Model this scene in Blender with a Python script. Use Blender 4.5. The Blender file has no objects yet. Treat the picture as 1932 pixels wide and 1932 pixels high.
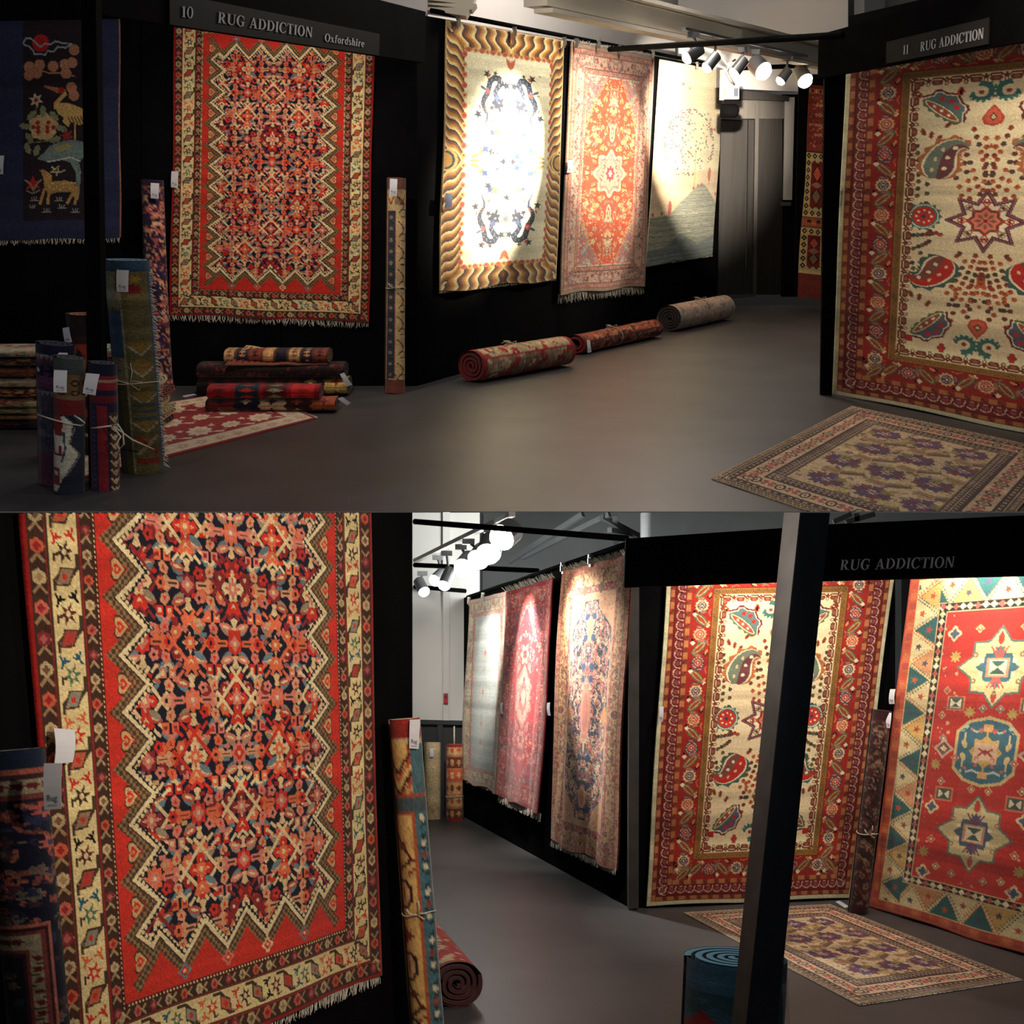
# Rug stand at an antiques fair.  The photograph is a sheet with two pictures of the place, one above the other:
# two rooms are built here, the lower one level and the upper one raised and tipped towards the viewer like the upper tier of a stage.
import bpy, math
import numpy as np
from mathutils import Matrix, Vector

# ------------------------------------------------ camera, world, exposure
FPX, PPX, PPY, IMG = 2500.0, 966.0, 1400.0, 1932.0     # focal length and principal point in pixels of the 1932 frame
EYE = 1.55
PITCH_UP = math.atan((PPY - 340.0) / FPX)     # picture horizon of the upper room at row 340
PITCH_LO = math.atan((PPY - 1265.0) / FPX)    # and of the lower room at row 1265

scene = bpy.context.scene
cam_data = bpy.data.cameras.new("camera")
cam_data.sensor_width = 36.0
cam_data.lens = FPX / IMG * 36.0
cam_data.shift_y = (PPY - IMG / 2) / IMG
cam_data.clip_end = 200
cam = bpy.data.objects.new("camera", cam_data)
scene.collection.objects.link(cam)
cam.location = (0, 0, EYE)
cam.rotation_euler = (math.pi / 2 - PITCH_LO, 0, 0)
scene.camera = cam

world = bpy.data.worlds.new("world")
scene.world = world
world.use_nodes = True
world.node_tree.nodes["Background"].inputs[0].default_value = (1.0, 0.95, 0.92, 1)
world.node_tree.nodes["Background"].inputs[1].default_value = 0.055
scene.view_settings.view_transform = 'Standard'
scene.view_settings.look = 'None'
scene.view_settings.exposure = 0.0
scene.view_settings.gamma = 1.0
scene.view_settings.use_curve_mapping = False


class Room:
    def __init__(s, pitch, T):
        s.p, s.T = pitch, T
        s.c, s.n = math.cos(pitch), math.sin(pitch)
        s.C = np.array([0, 0, EYE])

    def ray(s, px, py):
        x, z = (px - PPX) / FPX, -(py - PPY) / FPX
        return np.array([x, s.c + z * s.n, -s.n + z * s.c])

    def floor(s, px, py, z=0.0):
        d = s.ray(px, py)
        return s.C + d * ((z - EYE) / d[2])

    def at(s, px, py, Y):
        d = s.ray(px, py)
        return s.C + d * (Y / d[1])

    def on(s, px, py, pl):
        d = s.ray(px, py)
        t = np.dot(pl[0] - s.C, pl[1]) / np.dot(d, pl[1])
        return s.C + d * t

    def pix(s, P):
        d = np.asarray(P) - s.C
        f = d[..., 1] * s.c - d[..., 2] * s.n
        u = d[..., 1] * s.n + d[..., 2] * s.c
        return PPX + FPX * d[..., 0] / f, PPY - FPX * u / f


_R = Matrix.Translation((0, 0, EYE)) @ Matrix.Rotation(PITCH_UP - PITCH_LO, 4, 'X') @ Matrix.Translation((0, 0, -EYE))
UP, LO = Room(PITCH_UP, _R), Room(PITCH_LO, Matrix.Identity(4))
CUT = 966.0     # picture row where the upper tier ends


def wall_plane(A, B):
    """vertical plane through two floor points, normal towards the viewer"""
    d = np.array(B) - np.array(A); d[2] = 0
    n = np.array([d[1], -d[0], 0.0]); n /= np.linalg.norm(n)
    if np.dot(n, -np.asarray(A) * [1, 1, 0]) < 0:
        n = -n
    return (np.asarray(A, float), n)


def front_plane(Y):
    return (np.array([0.0, Y, 0]), np.array([0.0, -1.0, 0]))


# lamps of the two rooms (stand spotlights that hang outside the picture or behind the fascia boards; the fills are added, unseen)
def spot(name, room, pos, target, watts, deg, blend=.6, col=(1.0, .86, .70), size=.05):
    L = bpy.data.lights.new(name, 'SPOT')
    L.energy, L.color = watts, col
    L.spot_size, L.spot_blend, L.shadow_soft_size = math.radians(deg), blend, size
    o = bpy.data.objects.new(name, L)
    scene.collection.objects.link(o)
    P = room.T @ Vector(pos); Q = room.T @ Vector(target)
    o.location = P
    o.rotation_euler = (Q - P).to_track_quat('-Z', 'Y').to_euler()
    return o


def glow(name, room, pos, watts, size=.2, col=(1.0, .9, .8)):
    L = bpy.data.lights.new(name, 'POINT')
    L.energy, L.color, L.shadow_soft_size = watts, col, size
    o = bpy.data.objects.new(name, L)
    scene.collection.objects.link(o)
    o.location = room.T @ Vector(pos)
    return o


UPW = [560, 2500, 2700, 0, 300, 0]      # watts of the upper track lamps
UPD = [44, 42, 41, 40, 60, 40]
LOW = [0, 0, 110, 170, 260, 320, 120]
# corner stand: lamps behind its fascia, on the red rug
spot('stand_or_fill_lamp', UP, (-1.50, 9.42, 2.68), (-1.58, 10.0, 2.05), 90, 115, 1.0)
# right-hand stand
spot('stand_or_fill_lamp', UP, (2.15, 7.7, 3.4), (3.0, 8.6, 2.25), 190, 54, 1.0)
# unseen fills added to brighten the upper room's white wall, beam and floor
glow('fill_lamp', UP, (1.4, 13.0, 3.95), 260, .4)
glow('fill_lamp', UP, (.7, 6.8, 3.0), 38, .3)
glow('fill_lamp', UP, (.3, 10.0, 3.2), 45, .3)
glow('stand_or_fill_lamp', UP, (-1.9, 8.6, 2.9), 20, .1)  # added fill hidden by the fascia, brightens the corner stand's floor and pile
# daylight from a side window on the front left rolls
glow('window_lamp', UP, (-2.7, 4.6, 2.3), 24, .4, (.70, .80, 1.0))
# lower room
spot('stand_or_fill_lamp', LO, (.9, 2.3, 2.2), (-.75, 4.6, 1.5), 180, 75, .8, (1, .84, .66))
spot('stand_or_fill_lamp', LO, (1.60, 8.05, 2.42), (1.75, 8.9, 1.75), 75, 140, 1.0)
spot('stand_or_fill_lamp', LO, (2.3, 7.2, 2.33), (2.85, 7.7, 1.7), 60, 120, 1.0)
glow('fill_lamp', LO, (0.2, 12.2, 2.35), 230, .3, (.97, 1.0, .95))  # unseen fill added to brighten the white end wall
glow('fill_lamp', LO, (1.6, 11.5, 2.6), 40, .3, (.97, 1.0, .95))  # unseen fill added behind the fascia for the grey hall
glow('fill_lamp', LO, (1.9, 7.2, 2.3), 55, .2)  # fill added behind the fascia to brighten the floor rug
glow('fill_lamp', LO, (.5, 4.2, 1.95), 20, .2)  # fill added in mid-air to lift the fascia lettering


# ------------------------------------------------ materials
def mat(name, col, rough=.8, metal=0.0, spec=.3, noise=None, bump=None, emit=None):
    m = bpy.data.materials.new(name)
    m.use_nodes = True
    nt = m.node_tree
    b = nt.nodes["Principled BSDF"]
    b.inputs["Roughness"].default_value = rough
    b.inputs["Metallic"].default_value = metal
    b.inputs["Specular IOR Level"].default_value = spec
    c = tuple(float(v) for v in col) + (1,)
    b.inputs["Base Color"].default_value = c
    if noise:
        sc, amt = noise[:2]
        tc = nt.nodes.new("ShaderNodeTexCoord"); nz = nt.nodes.new("ShaderNodeTexNoise"); rp = nt.nodes.new("ShaderNodeValToRGB")
        nz.inputs["Scale"].default_value = sc; nz.inputs["Detail"].default_value = 6
        mp = nt.nodes.new("ShaderNodeMapping")
        if len(noise) > 2:
            mp.inputs["Scale"].default_value = noise[2]
        nt.links.new(tc.outputs["Object"], mp.inputs[0]); nt.links.new(mp.outputs[0], nz.inputs["Vector"]); nt.links.new(nz.outputs["Fac"], rp.inputs[0])
        rp.color_ramp.elements[0].position, rp.color_ramp.elements[1].position = .32, .68
        rp.color_ramp.elements[0].color = tuple(v * (1 - amt) for v in c[:3]) + (1,)
        rp.color_ramp.elements[1].color = tuple(min(1, v * (1 + amt)) for v in c[:3]) + (1,)
        nt.links.new(rp.outputs[0], b.inputs["Base Color"])
    if bump:
        n2 = nt.nodes.new("ShaderNodeTexNoise"); n2.inputs["Scale"].default_value = bump[0]
        tc2 = nt.nodes.new("ShaderNodeTexCoord"); nt.links.new(tc2.outputs["Object"], n2.inputs["Vector"])
        bp = nt.nodes.new("ShaderNodeBump"); bp.inputs["Strength"].default_value = bump[1]; bp.inputs["Distance"].default_value = .01
        nt.links.new(n2.outputs["Fac"], bp.inputs["Height"]); nt.links.new(bp.outputs[0], b.inputs["Normal"])
    if emit:
        b.inputs["Emission Color"].default_value = tuple(emit[0]) + (1,); b.inputs["Emission Strength"].default_value = emit[1]
    return m


def wool_mat(name, rough=.95, sheen=.15):
    m = bpy.data.materials.new(name)
    m.use_nodes = True
    nt = m.node_tree
    b = nt.nodes["Principled BSDF"]
    b.inputs["Roughness"].default_value = rough
    b.inputs["Specular IOR Level"].default_value = .12
    b.inputs["Sheen Weight"].default_value = sheen
    at = nt.nodes.new("ShaderNodeVertexColor"); at.layer_name = "knots"
    tc = nt.nodes.new("ShaderNodeTexCoord"); nz = nt.nodes.new("ShaderNodeTexNoise")
    nz.inputs["Scale"].default_value = 160; nz.inputs["Detail"].default_value = 3
    nt.links.new(tc.outputs["Object"], nz.inputs["Vector"])
    mr = nt.nodes.new("ShaderNodeMapRange"); mr.inputs["To Min"].default_value = .82; mr.inputs["To Max"].default_value = 1.16
    nt.links.new(nz.outputs["Fac"], mr.inputs["Value"])
    mx = nt.nodes.new("ShaderNodeMix"); mx.data_type = 'RGBA'; mx.blend_type = 'MULTIPLY'; mx.inputs["Factor"].default_value = 1
    nt.links.new(at.outputs["Color"], mx.inputs[6]); nt.links.new(mr.outputs["Result"], mx.inputs[7]); nt.links.new(mx.outputs[2], b.inputs["Base Color"])
    bp = nt.nodes.new("ShaderNodeBump"); bp.inputs["Strength"].default_value = .5; bp.inputs["Distance"].default_value = .004
    nt.links.new(nz.outputs["Fac"], bp.inputs["Height"]); nt.links.new(bp.outputs[0], b.inputs["Normal"])
    return m


M = dict(
    wool=wool_mat("knotted wool"),
    black=mat("black felt panel", (.0042, .0042, .0048), .95, spec=.02, noise=(3, .3), bump=(400, .15)),
    black2=mat("black painted wood", (.0030, .0030, .0034), .85, spec=.02, noise=(5, .3)),
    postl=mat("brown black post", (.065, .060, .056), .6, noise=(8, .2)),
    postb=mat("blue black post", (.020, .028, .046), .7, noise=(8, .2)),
    floor=mat("grey vinyl floor", (.066, .0645, .068), .46, spec=.30, noise=(1.7, .20), bump=(60, .03)),
    white=mat("white wall paint", (.66, .64, .62), .85, noise=(1.2, .04)),
    cream=mat("beige painted moulding", (.60, .55, .46), .7, noise=(2, .05)),
    grey=mat("grey ceiling paint", (.16, .17, .17), .85, noise=(1, .15)),
    dgrey=mat("dark grey paint", (.035, .037, .040), .7, noise=(2, .2)),
    steel=mat("brushed steel", (.09, .083, .075), .45, 1.0, noise=(2.0, .12, (30, 30, .6))),
    steeld=mat("dark brushed steel", (.034, .032, .030), .5, 1.0, noise=(2.0, .12, (30, 30, .6))),
    gpanel=mat("grey enamel panel", (.30, .30, .30), .45, noise=(2, .05)),
    alu=mat("grey aluminium housing", (.26, .27, .28), .45, .6, noise=(20, .05)),
    card=mat("white paper card", (.74, .75, .82), .75, noise=(30, .03)),
    bluecard=mat("blue grey card", (.10, .12, .22), .75, noise=(30, .05)),
    ink=mat("grey print", (.06, .07, .09), .8, noise=(30, .1)),
    letter=mat("grey sign lettering", (.42, .42, .44), .7, noise=(10, .05)),
    board=mat("dark sign board", (.0050, .0048, .0048), .6, spec=.05, noise=(4, .1)),
    board2=mat("brown sign board", (.020, .018, .017), .6, spec=.05, noise=(4, .1)),
    yarn=mat("undyed yarn", (.72, .66, .56), .95, noise=(60, .2)),
    string=mat("cotton string", (.62, .58, .48), .95, noise=(60, .15)),
    clip=mat("steel bulldog clip", (.40, .38, .35), .35, .9, noise=(20, .1)),
    redbox=mat("red plastic", (.50, .02, .03), .5, noise=(10, .1)),
    plastic=mat("white plastic box", (.70, .70, .68), .5, noise=(8, .04)),
    wood=mat("pale timber batten", (.50, .36, .24), .7, noise=(6, .2)),
    bulb=mat("lit lamp face", (1, 1, 1), .5, emit=((1.0, .93, .82), 26.0)),
    bulb2=mat("lit lamp face cool", (1, 1, 1), .5, emit=((.97, 1.0, .93), 40.0)),
    cable=mat("white cable", (.65, .64, .62), .6, noise=(20, .05)),
)
_pm = bpy.data.materials.new("clear plastic wrap"); _pm.use_nodes = True
_b = _pm.node_tree.nodes["Principled BSDF"]
_b.inputs["Base Color"].default_value = (.85, .9, .92, 1); _b.inputs["Roughness"].default_value = .12; _b.inputs["Alpha"].default_value = .22
_n = _pm.node_tree.nodes.new("ShaderNodeTexNoise"); _n.inputs["Scale"].default_value = 14
_bp = _pm.node_tree.nodes.new("ShaderNodeBump"); _bp.inputs["Strength"].default_value = .8
_pm.node_tree.links.new(_n.outputs["Fac"], _bp.inputs["Height"]); _pm.node_tree.links.new(_bp.outputs[0], _b.inputs["Normal"])
M['wrap'] = _pm

# ------------------------------------------------ mesh helpers (all points are in room metres)
def link(name, data, room, base, parent=None, m=None):
    o = bpy.data.objects.new(name, data)
    scene.collection.objects.link(o)
    if parent is not None:
        o.parent = parent
    else:
        o.matrix_world = room.T @ Matrix.Translation(Vector([float(v) for v in base]))
    if m is not None and data is not None:
        data.materials.append(m)
    return o


def tag(o, label, cat=None, group=None, kind=None):
    o["label"] = label
    if cat:
        o["category"] = cat
    if group:
        o["group"] = group
    if kind:
        o["kind"] = kind
    return o


def thing(name, room, base, label, cat, group=None):
    o = link(name, None, room, base)
    o["base"] = [float(v) for v in base]
    o.empty_display_size = .1
    return tag(o, label, cat, group)


def mesh(name, room, V, Fc, m, parent=None, base=None, cols=None, smooth=False, kind=None):
    """V in room coordinates; a part of `parent` (whose origin is its base) or a top-level object"""
    V = np.asarray(V, float)
    if parent is not None:
        r = parent
        while r.parent is not None:
            r = r.parent
        b = np.array(r["base"])
    else:
        b = np.asarray(base if base is not None else [V[:, 0].mean(), V[:, 1].mean(), V[:, 2].min()], float)
    me = bpy.data.meshes.new(name)
    if isinstance(Fc, np.ndarray):
        n, k = Fc.shape
        me.vertices.add(len(V)); me.vertices.foreach_set("co", (V - b).astype(np.float32).ravel())
        me.loops.add(n * k); me.loops.foreach_set("vertex_index", Fc.astype(np.int32).ravel())
        me.polygons.add(n); me.polygons.foreach_set("loop_start", np.arange(0, n * k, k, dtype=np.int32))
        me.update(calc_edges=True)
    else:
        me.from_pydata((V - b).tolist(), [], [list(map(int, f)) for f in Fc])
    if cols is not None:
        at = me.color_attributes.new("knots", 'FLOAT_COLOR', 'POINT')
        c4 = np.ones((len(V), 4), np.float32); c4[:, :3] = cols
        at.data.foreach_set("color", c4.ravel())
    if smooth:
        me.polygons.foreach_set("use_smooth", np.ones(len(me.polygons), bool))
    o = link(name, me, room, b, parent, m)
    if parent is None:
        o["base"] = [float(v) for v in b]
    if kind:
        o["kind"] = kind
    return o


def prism(front, back):
    """closed solid between two like polygons"""
    n = len(front)
    V = np.concatenate([front, back])
    Fc = [list(range(n)), list(range(2 * n - 1, n - 1, -1))]
    for i in range(n):
        j = (i + 1) % n
        Fc.append([i, i + n, j + n, j])
    return V, Fc


def slab(name, room, pts, thick, m, parent=None, kind=None):
    """polygon (front face) given thickness away from the viewer"""
    pts = np.asarray(pts, float)
    n = np.cross(pts[1] - pts[0], pts[2] - pts[0]); n /= np.linalg.norm(n)
    if np.dot(n, pts[0] - room.C) < 0:
        n = -n
    V, Fc = prism(pts, pts + n * thick)
    return mesh(name, room, V, Fc, m, parent, kind=kind)


def pxslab(name, room, px, pl, thick, m, parent=None, kind=None, off=0.0):
    return slab(name, room, [room.on(x, y, pl) + pl[1] * off for x, y in px], thick, m, parent, kind)


def boxpts(c, X, Y, Z):
    c, X, Y, Z = map(np.asarray, (c, X, Y, Z))
    f = [c - X - Y - Z, c + X - Y - Z, c + X - Y + Z, c - X - Y + Z]
    b = [c - X + Y - Z, c + X + Y - Z, c + X + Y + Z, c - X + Y + Z]
    return prism(np.array(f), np.array(b))


def bar(name, room, A, B, w, h, m, parent=None, kind=None):
    A, B = np.asarray(A, float), np.asarray(B, float)
    d = (B - A) / np.linalg.norm(B - A)
    s = np.cross(d, [0, 0, 1.0])
    s = s / np.linalg.norm(s) if np.linalg.norm(s) > 1e-6 else np.array([1.0, 0, 0])
    u = np.cross(s, d)
    V, Fc = boxpts((A + B) / 2, s * w / 2, (B - A) / 2, u * h / 2)
    return mesh(name, room, V, Fc, m, parent, kind=kind)


def tube_pts(P, r, n=6, V0=0):
    P = np.asarray(P, float)
    V, Fc = [], []
    up = None
    for i in range(len(P)):
        d = P[min(i + 1, len(P) - 1)] - P[max(i - 1, 0)]
        d = d / (np.linalg.norm(d) + 1e-12)
        ref = np.array([0, 0, 1.0]) if abs(d[2]) < .9 else np.array([1.0, 0, 0])
        a = np.cross(d, ref); a /= np.linalg.norm(a); b = np.cross(d, a)
        rr = r[i] if hasattr(r, '__len__') else r
        for k in range(n):
            t = 2 * math.pi * k / n
            V.append(P[i] + rr * (a * math.cos(t) + b * math.sin(t)))
    for i in range(len(P) - 1):
        for k in range(n):
            Fc.append([V0 + i * n + k, V0 + i * n + (k + 1) % n, V0 + (i + 1) * n + (k + 1) % n, V0 + (i + 1) * n + k])
    Fc.append([V0 + k for k in range(n)][::-1]); Fc.append([V0 + (len(P) - 1) * n + k for k in range(n)])
    return V, Fc


def tube(name, room, P, r, m, parent=None, n=8, kind=None, smooth=True):
    V, Fc = tube_pts(P, r, n)
    return mesh(name, room, np.array(V), Fc, m, parent, smooth=smooth, kind=kind)


def tubes(name, room, lists, r, m, parent=None, n=5, kind=None):
    V, Fc = [], []
    for P in lists:
        v, f = tube_pts(P, r, n, len(V)); V += v; Fc += f
    return mesh(name, room, np.array(V), Fc, m, parent, smooth=True, kind=kind)


# ------------------------------------------------ rugs
RS = np.random.RandomState(77)


def rug_sheet(name, room, quad, cv, nrm, off, parent, v0=0.0, v1=1.0, u0=0.0, u1=1.0, wave=.006, thick=.010, cut=None, seed=0, folds=2.0):
    """a knotted sheet: quad = TL, TR, BR, BL; canvas rows run from the top edge down"""
    a = cv.a[int(round(v0 * cv.H)):int(round(v1 * cv.H)), int(round(u0 * cv.W)):int(round(u1 * cv.W))]
    H, W = a.shape[:2]
    TL, TR, BR, BL = [np.asarray(q, float) for q in quad]
    u = np.linspace(0, 1, W)[None, :, None]; v = np.linspace(0, 1, H)[:, None, None]
    P = (TL * (1 - u) + TR * u) * (1 - v) + (BL * (1 - u) + BR * u) * v
    g = np.random.RandomState(seed + 5)
    f = g.rand(6) * 6.28
    w = wave * (np.sin(folds * 6.28 * u + f[0] + 1.5 * v) * (.25 + .75 * v) + .5 * np.sin(3.3 * 6.28 * u * folds / 2 + f[1] + 2 * v) + .5 * np.sin(5 * v + f[2])) + wave
    P = P + nrm * (off + np.abs(w))
    # slightly uneven edges
    eu = (TR - TL) / np.linalg.norm(TR - TL); ev = (BL - TL) / np.linalg.norm(BL - TL)
    P = P + eu * (wave * .9 * np.sin(9 * v + f[3]) * (np.abs(u - .5) * 2) ** 6 * np.sign(u - .5)) + ev * (wave * 1.0 * np.sin(11 * u + f[4]) * np.clip(v - .9, 0, 1) * 10)
    idx = np.arange(H * W).reshape(H, W)
    Fq = np.stack([idx[:-1, :-1], idx[1:, :-1], idx[1:, 1:], idx[:-1, 1:]], -1).reshape(-1, 4)
    V = P.reshape(-1, 3)
    C = lin(a.reshape(-1, 3))
    ring = np.concatenate([idx[0, :], idx[1:, -1], idx[-1, ::-1][1:], idx[::-1, 0][1:-1]])
    R = V[ring] - nrm * min(thick, off + .0)
    n0 = len(V)
    V = np.concatenate([V, R]); C = np.concatenate([C, C[ring] * .8])
    k = np.arange(len(ring)); k2 = (k + 1) % len(ring)
    Fq = np.concatenate([Fq, np.stack([ring[k], ring[k2], n0 + k2, n0 + k], -1)])
    if cut is not None:
        x, y = room.pix(V)
        ok = (y > CUT + .8) if cut == 'below' else (y < CUT - .6)
        Fq = Fq[ok[Fq].all(1)]
        used = np.zeros(len(V), bool); used[Fq] = True
        mp = np.cumsum(used) - 1
        V, C, Fq = V[used], C[used], mp[Fq]
    return mesh(name, room, V, Fq, M['wool'], parent, cols=C, smooth=True)


def fringe(room, A, B, down, length, n, parent, seed=0, r=.0022, name='fringe', spread=.35, m=None, out=(0, 0, 0)):
    g = np.random.RandomState(seed + 9)
    A, B, down = map(lambda q: np.asarray(q, float), (A, B, down))
    L = np.linalg.norm(B - A); e = (B - A) / L
    V, Fc = [], []
    for i in range(n):
        t = (i + g.rand()) / n
        P0 = A + (B - A) * t
        l = length * (.7 + .5 * g.rand())
        d = down + e * spread * g.randn() + np.asarray(out) * g.rand()
        P1 = P0 + d * l * .5 + e * .1 * l * g.randn(); P2 = P0 + d * l
        v, f = tube_pts([P0 - down * .004, P1, P2], [r, r, r * .6], 3, len(V))
        V += v; Fc += f
    return mesh(name, room, np.array(V), Fc, m or M['yarn'], parent, kind='stuff')


def spiral_roll(name, room, A, B, R1, R2, cv, parent, e1=None, turns=3.0, back=(90, 70, 60), edge=(60, 40, 40), power=2.0, nu=44, nv=None, start=0.0, hole=.18, bend=0.0, sag=0.0, spread=1.0, cap=None):
    """a rolled (R1 = R2) or folded (R1 > R2) rug from A to B, its cloth wound inwards"""
    A, B = np.asarray(A, float), np.asarray(B, float)
    ax = B - A; L = np.linalg.norm(ax); ax = ax / L
    if e1 is None:
        e1 = np.cross(ax, [0, 0, 1.0])
        if np.linalg.norm(e1) < .2:
            e1 = np.cross(ax, [0, 1.0, 0])
    e1 = np.asarray(e1, float); e1 = e1 - ax * np.dot(e1, ax); e1 /= np.linalg.norm(e1)
    e2 = np.cross(e1, ax)
    if e2[2] < 0 and abs(ax[2]) < .7:
        e2 = -e2
    nv = nv or max(8, min(120, cv.H))
    def ring(th, rad):
        c, s = np.cos(th), np.sin(th)
        q = (np.abs(c) ** power + np.abs(s) ** power) ** (-1.0 / power)
        return (rad * q * c * R1)[..., None] * e1 + (rad * q * s * R2)[..., None] * e2
    # outer turn
    th = np.linspace(0, 2 * math.pi, nu) + start
    pitch = (1 - hole) / turns
    rad = 1 - pitch * .25 * (1 - np.linspace(0, 1, nu))
    v = np.linspace(0, 1, nv)
    sg = (bend * np.sin(math.pi * v))[:, None, None] * e2 + (sag * (v ** 2))[:, None, None] * e1
    fl = 1 + (spread - 1) * np.linspace(0, 1, nv) ** 3
    P = A + (ax * L)[None, None] * v[:, None, None] + ring(th, rad)[None] * fl[:, None, None] + sg
    ui = np.clip((np.linspace(0, 1, nu) * cv.W).astype(int), 0, cv.W - 1); vi = np.clip((v * cv.H).astype(int), 0, cv.H - 1)
    C = lin(cv.a[vi][:, ui])
    idx = np.arange(nu * nv).reshape(nv, nu)
    Fq = [np.stack([idx[:-1, :-1], idx[1:, :-1], idx[1:, 1:], idx[:-1, 1:]], -1).reshape(-1, 4)]
    V, CC = [P.reshape(-1, 3)], [C.reshape(-1, 3)]
    n0 = nu * nv
    # wound sheet: a band with thickness, seen at both ends
    m = int(28 * turns)
    t = np.linspace(0, turns * 2 * math.pi, m)
    ro = 1 - .002 - pitch * t / (2 * math.pi); ri = ro - pitch * .62
    for rr, cc in ((ro, edge), (ri, back)):
        for q, vv in ((0, 0.0), (1, 1.0)):
            pos = A + ax * L * vv + ring(start - t, rr) * (1 if vv == 0 else spread) + (e1 * sag * vv if vv else 0)
            V.append(pos); CC.append(np.repeat(lin(cc)[None], m, 0) * (1 if q else 1))
    o0, o1, i0, i1 = n0, n0 + m, n0 + 2 * m, n0 + 3 * m
    k = np.arange(m - 1)
    for a, b in ((o0, o1), (i0, i1)):
        Fq.append(np.stack([a + k, a + k + 1, b + k + 1, b + k], -1))
    cp = lin(cap if cap is not None else tuple(min(255, int(v * 1.25)) for v in edge))
    nb = n0 + 4 * m
    for z in (0, 1):
        V.append(V[1 + z]); V.append(V[3 + z]); CC.append(np.repeat(cp[None], m, 0)); CC.append(np.repeat(cp[None] * .75, m, 0))
        Fq.append(np.stack([nb + k, nb + k + 1, nb + m + k + 1, nb + m + k], -1)); nb += 2 * m
    return mesh(name, room, np.concatenate(V), np.concatenate(Fq), M['wool'], parent, cols=np.concatenate(CC), smooth=False)


def tie(room, A, B, t, R1, R2, parent, e1=None, name='tie_string', bow=.05, r=.003, tail=None):
    A, B = np.asarray(A, float), np.asarray(B, float)
    ax = (B - A) / np.linalg.norm(B - A)
    if e1 is None:
        e1 = np.cross(ax, [0, 0, 1.0])
        if np.linalg.norm(e1) < .2:
            e1 = np.cross(ax, [0, 1.0, 0])
    e1 = e1 / np.linalg.norm(e1); e2 = np.cross(e1, ax)
    if e2[2] < 0 and abs(ax[2]) < .7:
        e2 = -e2
    c = A + (B - A) * t
    th = np.linspace(0, 2 * math.pi, 29)
    loop = [c + e1 * (R1 + r) * math.cos(q) + e2 * (R2 + r) * math.sin(q) + ax * .006 * math.sin(2 * q) for q in th]
    k = tail if tail is not None else (e2 if abs(ax[2]) < .7 else -np.array([0, 1.0, 0]))
    k = np.asarray(k, float); k = k / np.linalg.norm(k)
    p = c + e1 * R1 * np.dot(k, e1) + e2 * R2 * np.dot(k, e2) + k * .006
    s = np.cross(k, ax)
    b1 = [p, p + s * bow * .8 + ax * bow * .5 + k * .01, p + s * bow * 1.1 - ax * .2 * bow + k * .012, p + s * .3 * bow - ax * .3 * bow + k * .01, p]
    b2 = [p, p - s * bow * .9 + k * .02 - ax * .3 * bow, p - s * bow * 1.3 + k * .012 - ax * bow * .9]
    b3 = [p, p + s * .3 * bow - ax * bow + k * .01, p + s * .2 * bow - ax * bow * 1.8 + k * .006]
    return tubes(name, room, [loop, b1, b2, b3], r, M['string'], parent)


def text_mesh(body, size=1.0):
    cu = bpy.data.curves.new("print", 'FONT'); cu.body = body; cu.size = size; cu.extrude = 0.0; cu.align_x = 'LEFT'; cu.resolution_u = 3
    o = bpy.data.objects.new("print", cu); scene.collection.objects.link(o)
    dg = bpy.context.evaluated_depsgraph_get()
    me = bpy.data.meshes.new_from_object(o.evaluated_get(dg))
    V = np.array([v.co[:] for v in me.vertices]); Fc = [list(p.vertices) for p in me.polygons]
    bpy.data.objects.remove(o); bpy.data.curves.remove(cu); bpy.data.meshes.remove(me)
    V = V - V.min(0); V[:, 2] = 0
    return V, Fc, V[:, 0].max(), V[:, 1].max()


_T_RUG, _T_ADD = text_mesh("Rug"), text_mesh("ADDICTION")


def price_tag(room, px, pl, label, off=.02, lettered=True, m='card', group=None, curl=.006):
    """paper tag: four picture points TL TR BR BL on a plane, a small print at its foot"""
    q = [room.on(x, y, pl) + pl[1] * off for x, y in px]
    TL, TR, BR, BL = q
    n = pl[1]
    rows = 7
    V, Fc = [], []
    for s in (0, 1):
        for i in range(rows):
            t = i / (rows - 1.0)
            bulge = n * (curl * math.sin(t * 3.1) - s * .0016)
            V += [TL * (1 - t) + BL * t + bulge, TR * (1 - t) + BR * t + bulge]
    for s in (0, 1):
        for i in range(rows - 1):
            b = s * rows * 2 + 2 * i
            Fc.append([b, b + 2, b + 3, b + 1] if s == 0 else [b, b + 1, b + 3, b + 2])
    k = rows * 2
    rim = [2 * i for i in range(rows)] + [2 * i + 1 for i in range(rows - 1, -1, -1)]
    for i in range(len(rim)):
        a, b = rim[i], rim[(i + 1) % len(rim)]
        Fc.append([a, b, b + k, a + k])
    o = mesh('price_tag', room, np.array(V), Fc, M[m])
    tag(o, label, 'tag', group or 'paper tags on the rugs')
    if lettered:
        def put(T, x0, x1, y0, y1, nm):
            tv, tf, w, h = T
            P = []
            for x, y, _ in tv:
                u = x0 + (x1 - x0) * x / w; v = y1 - (y1 - y0) * y / h
                P.append((TL * (1 - u) + TR * u) * (1 - v) + (BL * (1 - u) + BR * u) * v + n * (curl * math.sin(v * 3.1) + .0015))
            mesh(nm, room, np.array(P), tf, M['ink'], o)
        put(_T_RUG, .22, .80, .68, .86, 'lettering')
        put(_T_ADD, .22, .78, .89, .93, 'lettering')
    return o


# ------------------------------------------------ serif sign lettering
def _arc(o, oc, r, ic, ri, a0, a1, n=12):
    t = np.radians(np.linspace(a0, a1, n + 1))
    a = np.stack([oc[0] + r[0] * np.cos(t), oc[1] + r[1] * np.sin(t)], 1); b = np.stack([ic[0] + ri[0] * np.cos(t), ic[1] + ri[1] * np.sin(t)], 1)
    for i in range(n):
        o.append([a[i], a[i + 1], b[i + 1], b[i]])


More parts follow.
